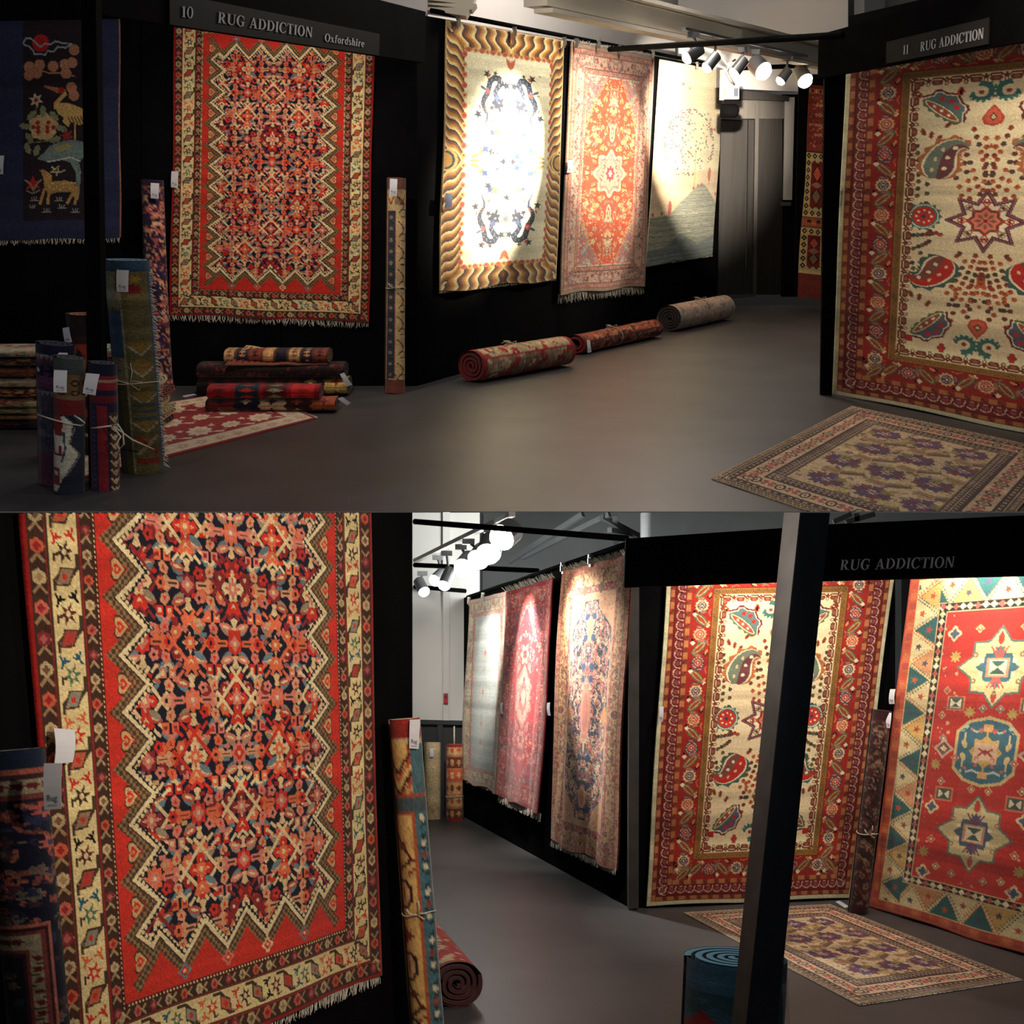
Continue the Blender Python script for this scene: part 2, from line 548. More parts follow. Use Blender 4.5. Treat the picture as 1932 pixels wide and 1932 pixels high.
def glyph(c):
    o = []
    R = lambda x0, y0, x1, y1: o.append([(x0, y0), (x1, y0), (x1, y1), (x0, y1)])
    def stem(x, y0=0, y1=1, w=.17, top=True, bot=True, sf=.07):
        R(x, y0, x + w, y1)
        if bot: R(x - sf, y0, x + w + sf, y0 + .05)
        if top: R(x - sf, y1 - .05, x + w + sf, y1)
    if c == 'R':
        stem(.09); _arc(o, (.30, .73), (.36, .27), (.30, .73), (.19, .215), -90, 90); R(.24, .945, .32, 1); R(.24, .46, .36, .515)
        o.append([(.30, .49), (.47, .49), (.76, .0), (.57, .0)]); R(.55, 0, .86, .05); return o, .86
    if c == 'U':
        stem(.08, .3, 1, bot=False); _arc(o, (.43, .32), (.35, .34), (.48, .32), (.23, .27), 180, 360); stem(.71, .3, 1, .07, bot=False); return o, .88
    if c in 'GC':
        _arc(o, (.45, .5), (.42, .52), (.47, .5), (.25, .46), 48, 318 if c == 'C' else 325, 20)
        R(.75, .66, .80, 1.0)
        if c == 'G':
            R(.62, .06, .79, .42); R(.52, .40, .88, .45); return o, .9
        o.append([(.70, .13), (.74, .10), (.84, .24), (.80, .27)]); return o, .86
    if c == 'A':
        o.append([(.10, .0), (.16, .0), (.47, 1.0), (.40, 1.0)]); o.append([(.62, 0), (.82, 0), (.50, 1.0), (.38, 1.0)]); R(.22, .30, .62, .36); R(.0, 0, .28, .05); R(.52, 0, .92, .05); return o, .92
    if c == 'D':
        stem(.09); _arc(o, (.30, .5), (.54, .5), (.30, .5), (.36, .445), -90, 90, 14); R(.24, .945, .32, 1); R(.24, 0, .32, .055); return o, .9
    if c == 'I':
        stem(.09); return o, .35
    if c == 'T':
        stem(.30, top=False); R(.02, .94, .75, 1); R(.02, .74, .06, 1); R(.71, .74, .75, 1); return o, .78
    if c in 'O0':
        k = 1 if c == 'O' else .72
        _arc(o, (.46 * k, .5), (.43 * k, .52), (.46 * k, .5), (.25 * k, .46), 0, 360, 24); return o, .92 * k
    if c == 'N':
        stem(.10, w=.07); stem(.70, w=.07, bot=False); o.append([(.06, 1), (.28, 1), (.78, 0), (.66, 0)]); return o, .88
    if c == '1':
        stem(.18, top=False, sf=.09); o.append([(.06, .84), (.20, 1.0), (.34, 1.0), (.34, .90)]); return o, .5
    if c == 'x':
        o.append([(.02, .66), (.2, .66), (.56, 0), (.38, 0)]); o.append([(.44, .66), (.50, .66), (.12, 0), (.06, 0)]); R(0, .62, .26, .66); R(.38, .62, .56, .66); R(0, 0, .2, .04); R(.32, 0, .6, .04); return o, .6
    if c == 'o':
        _arc(o, (.28, .33), (.27, .35), (.28, .33), (.13, .30), 0, 360, 18); return o, .58
    if c == 'f':
        stem(.10, 0, .75, .14, top=False); _arc(o, (.30, .76), (.20, .26), (.30, .74), (.06, .20), 40, 180, 8); R(.02, .60, .36, .65); return o, .42
    if c == 'r':
        stem(.07, 0, .66, .14, top=False); R(.0, .61, .2, .66); _arc(o, (.32, .50), (.15, .17), (.32, .48), (.08, .10), 40, 180, 8); return o, .48
    if c == 'd':
        _arc(o, (.27, .33), (.25, .35), (.28, .33), (.12, .30), 0, 360, 18); stem(.38, 0, 1, .14, top=False, bot=False); R(.30, .95, .52, 1); R(.40, 0, .60, .045); return o, .62
    if c == 's':
        _arc(o, (.22, .48), (.19, .20), (.22, .50), (.10, .13), 30, 270, 10); _arc(o, (.22, .18), (.20, .20), (.22, .17), (.08, .13), -150, 90, 10); return o, .45
    if c == 'h':
        stem(.07, 0, 1, .14, top=False); R(0, .95, .2, 1); _arc(o, (.33, .42), (.21, .26), (.30, .40), (.10, .20), 0, 180, 10); stem(.41, 0, .44, .14, top=False); return o, .64
    if c == 'i':
        stem(.08, 0, .66, .14, top=False); R(.0, .61, .2, .66); _arc(o, (.15, .86), (.09, .10), (.15, .86), (.001, .001), 0, 360, 10); return o, .34
    if c == 'e':
        _arc(o, (.27, .33), (.26, .35), (.28, .33), (.12, .30), 0, 320, 18); R(.12, .33, .50, .38); return o, .55
    return o, .36


def sign_text(room, body, quad, nrm, parent, m, thick=.005):
    """lettering stretched between TL TR BR BL, one mesh per letter"""
    TL, TR, BR, BL = [np.asarray(q) for q in quad]
    gl, x = [], 0.0
    for ch in body:
        g, w = glyph(ch); gl.append((ch, g, x)); x += w + .07
    tot = x - .07
    for ch, g, x0 in gl:
        if not g:
            continue
        V, Fc = [], []
        for poly in g:
            P = []
            for (a, b) in poly:
                u, v = (x0 + a) / tot, 1 - b
                P.append((TL * (1 - u) + TR * u) * (1 - v) + (BL * (1 - u) + BR * u) * v)
            P = np.array(P)
            v_, f_ = prism(P + nrm * thick, P + nrm * .0005)
            k = len(V); V += list(v_); Fc += [[i + k for i in f] for f in f_]
        mesh('letter', room, np.array(V), Fc, M[m], parent)

# ----------------------------------------------------------------------------------------------
# woven patterns: a small numpy painter; every "pixel" is one knot = one vertex colour of a rug mesh
# ----------------------------------------------------------------------------------------------
def lin(c):
    c = np.asarray(c, float) / 255.0
    return np.where(c <= 0.04045, c / 12.92, ((c + 0.055) / 1.055) ** 2.4)

RED, NAVY, CREAM, BROWN = (200, 50, 38), (22, 24, 40), (220, 192, 144), (74, 50, 38)
MAROON, ORANGE, PINK, BLUEG = (136, 40, 42), (216, 106, 70), (204, 120, 104), (104, 124, 130)
TAN, TEAL, GOLD, BLACK = (190, 152, 104), (44, 106, 112), (196, 160, 84), (18, 16, 18)
BLUE, IVORY, GREEN, PURPLE = (42, 62, 104), (238, 222, 184), (92, 108, 78), (92, 54, 84)


class Cv:
    """width is `units` wide; y runs down from the top edge"""
    def __init__(s, W, units, hunits, bg, seed=1, ky=1.0):
        s.k, s.ky = W / units, W / units * ky
        s.W, s.H = W, int(round(hunits * s.ky))
        s.u, s.h = units, hunits
        s.a = np.empty((s.H, s.W, 3)); s.a[:] = bg
        s.st = [np.array([[s.k, 0, 0], [0, s.ky, 0]], float)]
        s.rng = np.random.RandomState(seed)

    def push(s, x=0, y=0, rot=0, sx=1, sy=None):
        sy = sx if sy is None else sy
        c, n = math.cos(rot), math.sin(rot)
        L = np.array([[c * sx, -n * sy, x], [n * sx, c * sy, y], [0, 0, 1]])
        s.st.append(s.st[-1] @ L)

    def pop(s):
        s.st.pop()

    def grid(s):
        X = (np.arange(s.W) + .5) / s.k
        Y = (np.arange(s.H) + .5) / s.ky
        return X[None, :], Y[:, None]

    def poly(s, pts, c):
        p = np.asarray(pts, float)
        M = s.st[-1]
        x = p[:, 0] * M[0, 0] + p[:, 1] * M[0, 1] + M[0, 2]
        y = p[:, 0] * M[1, 0] + p[:, 1] * M[1, 1] + M[1, 2]
        x0, x1 = max(0, int(x.min())), min(s.W, int(x.max()) + 2)
        y0, y1 = max(0, int(y.min())), min(s.H, int(y.max()) + 2)
        if x0 >= x1 or y0 >= y1:
            return
        X = np.arange(x0, x1) + .5
        Y = (np.arange(y0, y1) + .5)[:, None]
        ins = np.zeros((y1 - y0, x1 - x0), bool)
        xj, yj = x[-1], y[-1]
        for xi, yi in zip(x, y):
            if yi != yj:
                cond = (yi > Y) != (yj > Y)
                xc = (xj - xi) * (Y - yi) / (yj - yi) + xi
                ins ^= cond & (X[None, :] < xc)
            xj, yj = xi, yi
        s.a[y0:y1, x0:x1][ins] = c

    def ell(s, cx, cy, rx, ry, c, n=16, a0=0.0, a1=2 * math.pi):
        t = np.linspace(a0, a1, n, endpoint=(a1 - a0) < 6.28)
        s.poly(np.stack([cx + rx * np.cos(t), cy + ry * np.sin(t)], 1), c)

    def rect(s, x0, y0, x1, y1, c):
        s.poly([(x0, y0), (x1, y0), (x1, y1), (x0, y1)], c)

    def line(s, pts, w, c, closed=False):
        p = [np.asarray(q, float) for q in pts]
        if closed:
            p = p + [p[0]]
        h = w / 2
        for a, b in zip(p[:-1], p[1:]):
            d = b - a
            L = math.hypot(*d)
            if L < 1e-9:
                continue
            d = d / L * h
            n = np.array([-d[1], d[0]])
            s.poly([a + n - d * .6, b + n + d * .6, b - n + d * .6, a - n - d * .6], c)

    def star(s, x, y, r, r2, n, c, a=0.0):
        t = a + np.arange(2 * n) * math.pi / n
        R = np.where(np.arange(2 * n) % 2 == 0, r, r2)
        s.poly(np.stack([x + R * np.cos(t), y + R * np.sin(t)], 1), c)

    def blob(s, x, y, r, n, c, d=.25, a=0.0, m=None):
        m = m or n * 4
        t = np.arange(m) * 2 * math.pi / m
        R = r * (1 + d * np.cos(n * (t - a)))
        s.poly(np.stack([x + R * np.cos(t), y + R * np.sin(t)], 1), c)

    def flower(s, x, y, r, c1, c2, c3=None, n=6):
        s.blob(x, y, r, n, c1)
        s.blob(x, y, r * .62, n, c2)
        s.ell(x, y, r * .28, r * .28, c3 or c1, 8)

    def leaf(s, x, y, L, w, rot, c, c2=None, teeth=0):
        s.push(x, y, rot)
        t = np.linspace(0, math.pi, 9)
        top = np.stack([-L / 2 * np.cos(t), -w / 2 * np.sin(t) ** 1.1], 1)
        if teeth:
            t = np.linspace(0, math.pi, teeth * 2 + 1)
            top = np.stack([-L / 2 * np.cos(t), -w / 2 * np.sin(t) * np.where(np.arange(len(t)) % 2, 1.15, .75)], 1)
        bot = top[::-1] * [1, -1]
        s.poly(np.concatenate([top, bot[1:-1]]), c)
        if c2 is not None:
            s.poly(np.concatenate([top, bot[1:-1]]) * [.72, .5], c2)
        s.pop()

    def mirror_x(s):
        n = s.W // 2
        s.a[:, s.W - n:] = s.a[:, :n][:, ::-1]

    def mirror_y(s):
        n = s.H // 2
        s.a[s.H - n:] = s.a[:n][::-1]

    def sides(s, inset, depth, fn, corner=True):
        """call fn(length) in a frame that runs along each side: x along, y from 0 (outer) to depth"""
        W, H = s.u, s.h
        for (x, y, r, L) in ((inset, inset, 0, W - 2 * inset), (W - inset, inset, math.pi / 2, H - 2 * inset),
                             (W - inset, H - inset, math.pi, W - 2 * inset), (inset, H - inset, -math.pi / 2, H - 2 * inset)):
            s.push(x, y, r)
            fn(L)
            s.pop()

    def frame(s, i0, i1, c):
        W, H = s.u, s.h
        for (a, b, d, e) in ((i0, i0, W - i0, i1), (i0, H - i1, W - i0, H - i0), (i0, i0, i1, H - i0), (W - i1, i0, W - i0, H - i0)):
            s.rect(a, b, d, e, c)

    def wool(s, amt=.06, rows=.06):
        n = s.rng
        r = n.randn(s.H // 3 + 4)
        r = np.convolve(r, np.ones(4) / 2, 'same')
        r = np.interp(np.arange(s.H) / 3.0, np.arange(len(r)), r)
        s.a *= (1 + rows * r)[:, None, None]
        s.a *= 1 + amt * n.randn(s.H, s.W, 1)
        s.a[:] = np.clip(s.a, 4, 250)
        return s


def heart(cv, x, y, r, rot, c, c2):
    t = np.linspace(0, 2 * math.pi, 18, endpoint=False)
    p = np.stack([16 * np.sin(t) ** 3, -(13 * np.cos(t) - 5 * np.cos(2 * t) - 2 * np.cos(3 * t) - np.cos(4 * t))], 1) / 16
    cv.push(x, y, rot)
    cv.poly(p * r * 1.22, BROWN)
    cv.poly(p * r, c)
    cv.poly(p * r * .55, c2)
    cv.poly(p * r * .22, c)
    cv.pop()


def vine_band(cv, inset, depth, ground, vine, flowers, step):
    """a narrow guard: zigzag vine with flowers of changing colours"""
    cv.frame(inset, inset + depth, ground)
    def fn(L):
        n = max(2, int(round(L / step)))
        st = L / n
        for i in range(n):
            x = (i + .5) * st
            cv.line([(x - st / 2, depth * .15), (x - st * .26, depth * .5), (x - st / 2, depth * .85)], depth * .16, vine)
            cv.line([(x - st * .5, depth * .12), (x + st * .02, depth * .95)], depth * .1, vine)
            f = flowers[i % len(flowers)]
            cv.blob(x, depth * .5, depth * .38, 6, f[0], .1); cv.blob(x, depth * .5, depth * .2, 4, f[1], .2)
    cv.sides(inset, depth, fn)


def rug_karabagh(W):
    """red field with zigzag edge, dark centre full of diamonds, cream vine border"""
    U, Hn = 100.0, 159.0
    cv = Cv(W, U, Hn, RED, 3)
    b = 14.6
    X, Y = cv.grid()
    # zigzag: distance inside the toothed outline
    def tri(t):
        return 2 * np.abs(t - np.floor(t + .5))
    per = (Hn - 2 * b - 4) / 12.0
    xs = np.minimum(X, U - X)
    ys = np.minimum(Y, Hn - Y)
    side = (xs - (b + .9 + 6.6 * (1 - tri((Y - b - 2) / per + .5)))) * .72
    px = (U - 2 * b - 8) / 5.0
    end = (ys - (b + 1.6 + 6.6 * tri((X - b - 4) / px))) * .72
    d = np.minimum(side, end)
    a = cv.a
    chk = ((np.floor(X / .8) + np.floor(Y / .8)) % 2 == 0)
    a[(d > -.2) & (d < 1.6) & chk] = (140, 112, 76)
    a[(d > -.2) & (d < 1.6) & ~chk] = (78, 58, 42)
    a[(d > 1.6) & (d < 2.0)] = BROWN
    a[(d > 2.0) & (d < 2.9)] = (226, 206, 160)
    comb = tri((X + Y) / 1.7) * tri((X - Y) / 1.7) > .22
    a[(d > 2.9)] = NAVY
    a[(d > 2.9) & (d < 3.9) & comb] = (222, 198, 150)
    field = d > 3.9
    keep = a.copy()
    # lattice of diamonds and rosettes
    cx, ry = 12.8, 11.35
    BD = (208, 150, 112)
    pal = [(CREAM, RED, BD), (RED, CREAM, ORANGE), (CREAM, MAROON, PINK), (CREAM, RED, BD), (MAROON, CREAM, BD), (ORANGE, NAVY, PINK)]
    rows = int(Hn / ry) + 2
    rng = cv.rng
    for j in range(-1, rows):
        for i in range(-4, 5):
            x, y = U / 2 + i * cx, 20 + j * ry
            if not (10 < x < 90 and 8 < y < Hn - 8):
                continue
            if (i + j) % 2 == 0:
                c1, c2, c3 = pal[j % len(pal)]
                for sx in (1, -1):
                    for sy in (1, -1):
                        cv.push(x, y, 0, sx, sy)
                        cv.line([(5.9, -1.5), (-1.5, 6.3)], .8, c1)
                        cv.line([(3.4, 4.4), (5.2, 5.6)], .7, c1); cv.line([(2.2, 5.6), (3.6, 6.8)], .7, c1)
                        cv.poly([(5.6, 2.2), (7.4, 1.6), (8.0, 3.0), (6.6, 4.4), (5.4, 3.6)], c3)       # heart buds
                        cv.poly([(6.1, 2.6), (7.1, 2.4), (6.6, 3.6)], RED)
                        cv.pop()
                for a0 in range(4):
                    cv.push(x, y, a0 * math.pi / 2)
                    cv.poly([(.9, -.9), (2.4, -1.3), (3.5, 0), (2.4, 1.3), (.9, .9)], c2)
                    cv.poly([(1.4, -.4), (2.5, 0), (1.4, .4)], CREAM if c2 != CREAM else RED)
                    cv.pop()
                cv.blob(x, y, 1.5, 8, ORANGE if j % 2 else PINK)
                cv.ell(x, y, .6, .6, CREAM, 8)
            else:
                c = [RED, ORANGE, MAROON, RED, PINK][(j * 2 + i) % 5]
                cv.blob(x, y, 2.3, 8, c, .18)
                cv.blob(x, y, 1.4, 4, PINK if c != PINK else RED, .2)
                cv.ell(x, y, .55, .55, CREAM, 6)
                for s in (1, -1):
                    # bones: vertical in cream, horizontal two-pronged
                    cv.push(x, y, 0, 1, s)
                    cv.poly([(-.8, 2.6), (.8, 2.6), (.5, 3.6), (1.1, 4.8), (0, 5.3), (-1.1, 4.8), (-.5, 3.6)], (214, 182, 136))
                    cv.poly([(-2.3, 6.4), (-1.2, 5.8), (0, 6.6), (1.2, 5.8), (2.3, 6.4), (1.4, 8.2), (0, 9.0), (-1.4, 8.2)], [ORANGE, RED][j % 2])
                    cv.poly([(-1.0, 7), (0, 7.6), (1.0, 7), (0, 8.3)], CREAM)
                    cv.pop()
                    cv.push(x, y, 0, s, 1)
                    cv.poly([(2.4, -.8), (4.4, -.7), (5.4, -1.7), (6.6, -1.2), (5.8, 0), (6.6, 1.2), (5.4, 1.7), (4.4, .7), (2.4, .8)], [PINK, BD, ORANGE][j % 3])
                    cv.line([(3.0, 0), (5.0, 0)], .35, BROWN)
                    cv.blob(7.1, 0, 1.25, 6, [RED, BD, ORANGE][(j + 1) % 3], .15)
                    cv.ell(7.1, 0, .5, .5, NAVY, 6)
                    cv.pop()
            # diagonal hooks, squares and small flowers at the cell corners
            for sx in (1, -1):
                cv.push(x + cx / 2, y + ry / 2, 0, sx, 1 if (i + j) % 2 else -1)
                cv.poly([(-2.6, -.6), (-.6, -2.4), (1.8, -1.6), (1.2, -.9), (-.3, -1.2), (-1.6, .2)], BLUEG)
                cv.poly([(-2.0, -.5), (-.6, -1.8), (1.0, -1.2), (-.4, -.9), (-1.3, .2)], CREAM if j % 2 else PINK)
                cv.leaf(-3.9, 2.3, 4.0, 1.7, -.25, PINK if i % 2 else (176, 84, 70)); cv.leaf(-3.9, 2.3, 2.2, .6, -.25, CREAM)
                cv.leaf(3.9, 3.1, 3.4, 1.5, .5, BLUEG if j % 2 else (150, 134, 110)); cv.blob(-2.6, -3.7, 1.35, 6, MAROON if j % 2 else ORANGE, .15); cv.ell(-2.6, -3.7, .5, .5, CREAM, 6)
                cv.blob(3.4, -3.2, 1.2, 5, PINK if j % 3 else RED, .18); cv.ell(3.4, -3.2, .45, .45, NAVY, 6)
                cv.rect(.3, -.6, 2.3, 1.4, [RED, ORANGE, PINK][(i + 2 * j) % 3]); cv.rect(.9, 0, 1.7, .8, CREAM if j % 3 else MAROON)
                cv.pop()
                for q in range(6):
                    xx, yy = x + (rng.rand() - .5) * cx, y + (rng.rand() - .5) * ry
                    cc = [PINK, MAROON, BLUEG, RED, TAN, (150, 90, 84)][rng.randint(6)]
                    if np.abs(a[min(cv.H - 1, max(0, int(yy * cv.k))), min(cv.W - 1, max(0, int(xx * cv.k)))] - NAVY).sum() < 8:
                        cv.poly([(xx - 1.0, yy), (xx, yy - .7), (xx + 1.0, yy), (xx, yy + .7)], cc) if q % 2 else cv.rect(xx - .9, yy - .45, xx + .9, yy + .45, cc)
    cv.mirror_x()
    a[~field] = keep[~field]
    # hearts in the red teeth
    for k in range(12):
        y = b + 2 + (k + .5) * per
        for s in (1, -1):
            cv.push(U / 2, y, 0, s, 1)
            heart(cv, -U / 2 + b + 4.6, 0, 1.9, -.35 - math.pi / 2 + .35, (206, 160, 110), RED)
            cv.pop()
    for k in range(4):
        x = b + 4 + (k + 1) * px
        for y in (b + 2.6, Hn - b - 2.6):
            cv.flower(x, y, 1.5, [BLUEG, PINK, CREAM][k % 3], RED, CREAM, 4)
    # borders, outside in
    cv.frame(0, 1.0, (150, 28, 26))
    fl = [((132, 44, 48), (176, 96, 90)), ((190, 100, 84), (150, 44, 44)), ((196, 172, 128), (160, 130, 96)), ((196, 92, 64), (150, 40, 40)), ((186, 164, 122), (120, 84, 66))]
    vine_band(cv, .9, 3.5, (66, 42, 32), (158, 128, 92), fl, 5.2)
    cv.frame(4.2, 4.6, MAROON)
    cv.frame(4.6, 11.0, (224, 202, 146))
    cv.frame(4.5, 4.8, BROWN); cv.frame(10.8, 11.1, BROWN)

    def main(L):
        n = int(round(L / 10.5)); st = L / n
        for i in range(n):
            x = i * st
            c = [(150, 120, 92), (190, 96, 70), (140, 136, 118), (168, 70, 60)][i % 4]
            cv.line([(x + .4, 1.0), (x + st * .18, 1.0), (x + st * .3, 2.2), (x + st * .3, 4.6), (x + st * .42, 5.6), (x + st * .62, 5.6)], .75, (70, 54, 40))
            cv.line([(x + .4, 1.2), (x + st * .17, 1.2), (x + st * .29, 2.4), (x + st * .29, 4.6)], .4, (160, 136, 100))
            cv.poly([(x + st * .1, .9), (x + st * .42, 2.2), (x + st * .42, 5.2), (x + st * .12, 4.0)], BROWN)
            cv.poly([(x + st * .13, 1.3), (x + st * .39, 2.5), (x + st * .39, 4.8), (x + st * .15, 3.7)], c)
            cv.ell(x + st * .26, 3.0, .6, .6, RED, 6)
            k = [(RED), (BLACK), (40, 90, 110), (ORANGE)][(i * 3) % 4]
            cv.star(x + st * .66, 3.2, 2.0, .8, 6, [(64, 44, 36), RED, (80, 116, 92), (90, 40, 38)][i % 4], .3)
            cv.ell(x + st * .66, 3.2, .6, .6, CREAM, 6)
            for (dx, dy, r) in ((.86, 1.5, .4), (.93, 4.8, -.6)):
                cv.push(x + st * dx, dy, r)
                cv.line([(-1.0, 0), (1.0, 0)], .5, k); cv.line([(0, 0), (.9, -1)], .45, k); cv.line([(0, 0), (.9, 1)], .45, k)
                cv.pop()
            cv.line([(x + st * .5, 1.2), (x + st * .62, 1.0), (x + st * .6, 2.0)], .4, BROWN)
    cv.sides(4.7, 6.3, main)
    cv.frame(11.0, 11.4, MAROON)
    vine_band(cv, 11.3, 2.6, (64, 42, 32), (170, 142, 104), fl, 4.4)
    cv.frame(13.9, 14.7, (70, 26, 24))
    def dots(L):
        for i in range(int(L / .95)):
            cv.rect(i * .95, .15, i * .95 + .45, .55, CREAM)
    cv.sides(13.95, .7, dots)
    return cv.wool(.07, .035)


def paisley(cv, x, y, r, rot, flip, body, rim, body2, teeth_c):
    """a bent drop with a toothed rim"""
    cv.push(x, y, rot, r * flip, r)
    t = np.linspace(0, 1, 15)
    # centre line bends over at the tip
    ang = -math.pi / 2 + 2.5 * t ** 3.2
    px = np.cumsum(np.cos(ang)) * .155; py = np.cumsum(np.sin(ang)) * .155
    w = .60 * np.where(t < .28, np.sqrt(np.clip(1 - ((t - .28) / .3) ** 2, 0, 1)), np.clip(1 - ((t - .28) / .74) ** 1.35, 0.02, 1))
    nx, ny = -np.sin(ang), np.cos(ang)
    def outline(f, tooth=0):
        f2 = w * f + (tooth * (np.arange(15) % 2) if tooth else 0)
        l = np.stack([px + nx * f2, py + ny * f2], 1); rr = np.stack([px - nx * f2, py - ny * f2], 1)
        return np.concatenate([l, rr[::-1]]) + [0, .75]
    o = outline(1.0) + 0
    g = outline(1.18, .16); cv.poly(g, teeth_c)
    cv.poly(outline(1.02), rim)
    cv.poly(outline(.88), body)
    h = outline(.82); cv.poly(np.concatenate([h[:15], (np.stack([px, py], 1) + [0, .75])[::-1]]), body2)
    for k in (3, 6, 9):
        cv.ell(px[k] + .2, py[k] + .75, .1, .08, rim, 6)
        cv.ell(px[k] - .2, py[k] + .85, .07, .1, CREAM, 6)
    cv.pop()


def cut_palmette(cv, x, y, r, rot, flip, c1, c2, c3):
    cv.push(x, y, rot, r * flip, r)
    t = np.linspace(math.pi * .5, math.pi * 1.5, 15)
    R = 1.0 + .09 * np.cos(8 * t)
    half = np.stack([R * np.cos(t) * .82, R * np.sin(t)], 1)
    cv.poly(half * 1.12, c3)
    cv.poly(half, IVORY); cv.poly(half * .93, c1)
    for k in (4, 7, 10):
        cv.star(half[k, 0] * .6, half[k, 1] * .6, .2, .09, 5, RED)
    cv.leaf(.1, 0, 2.1, .62, math.pi / 2, c2, None, 7)
    cv.leaf(.08, 0, 1.85, .42, math.pi / 2, IVORY); cv.leaf(.08, 0, 1.7, .32, math.pi / 2, (160, 80, 60))
    for k in (-.4, 0, .4):
        cv.ell(.08, k, .07, .1, IVORY, 6)
    cv.pop()


def sun_rosette(cv, x, y, r, rim, mid, spot, teeth=14):
    cv.star(x, y, r * 1.22, r * 1.0, teeth, rim)
    cv.ell(x, y, r * .98, r * .98, IVORY, 20); cv.ell(x, y, r * .9, r * .9, rim, 20)
    cv.ell(x, y, r * .78, r * .78, mid, 20)
    for k in range(8):
        a = k * math.pi / 4
        cv.ell(x + r * .5 * math.cos(a), y + r * .5 * math.sin(a), r * .1, r * .1, IVORY, 6)
    cv.star(x, y, r * .25, r * .12, 6, spot)


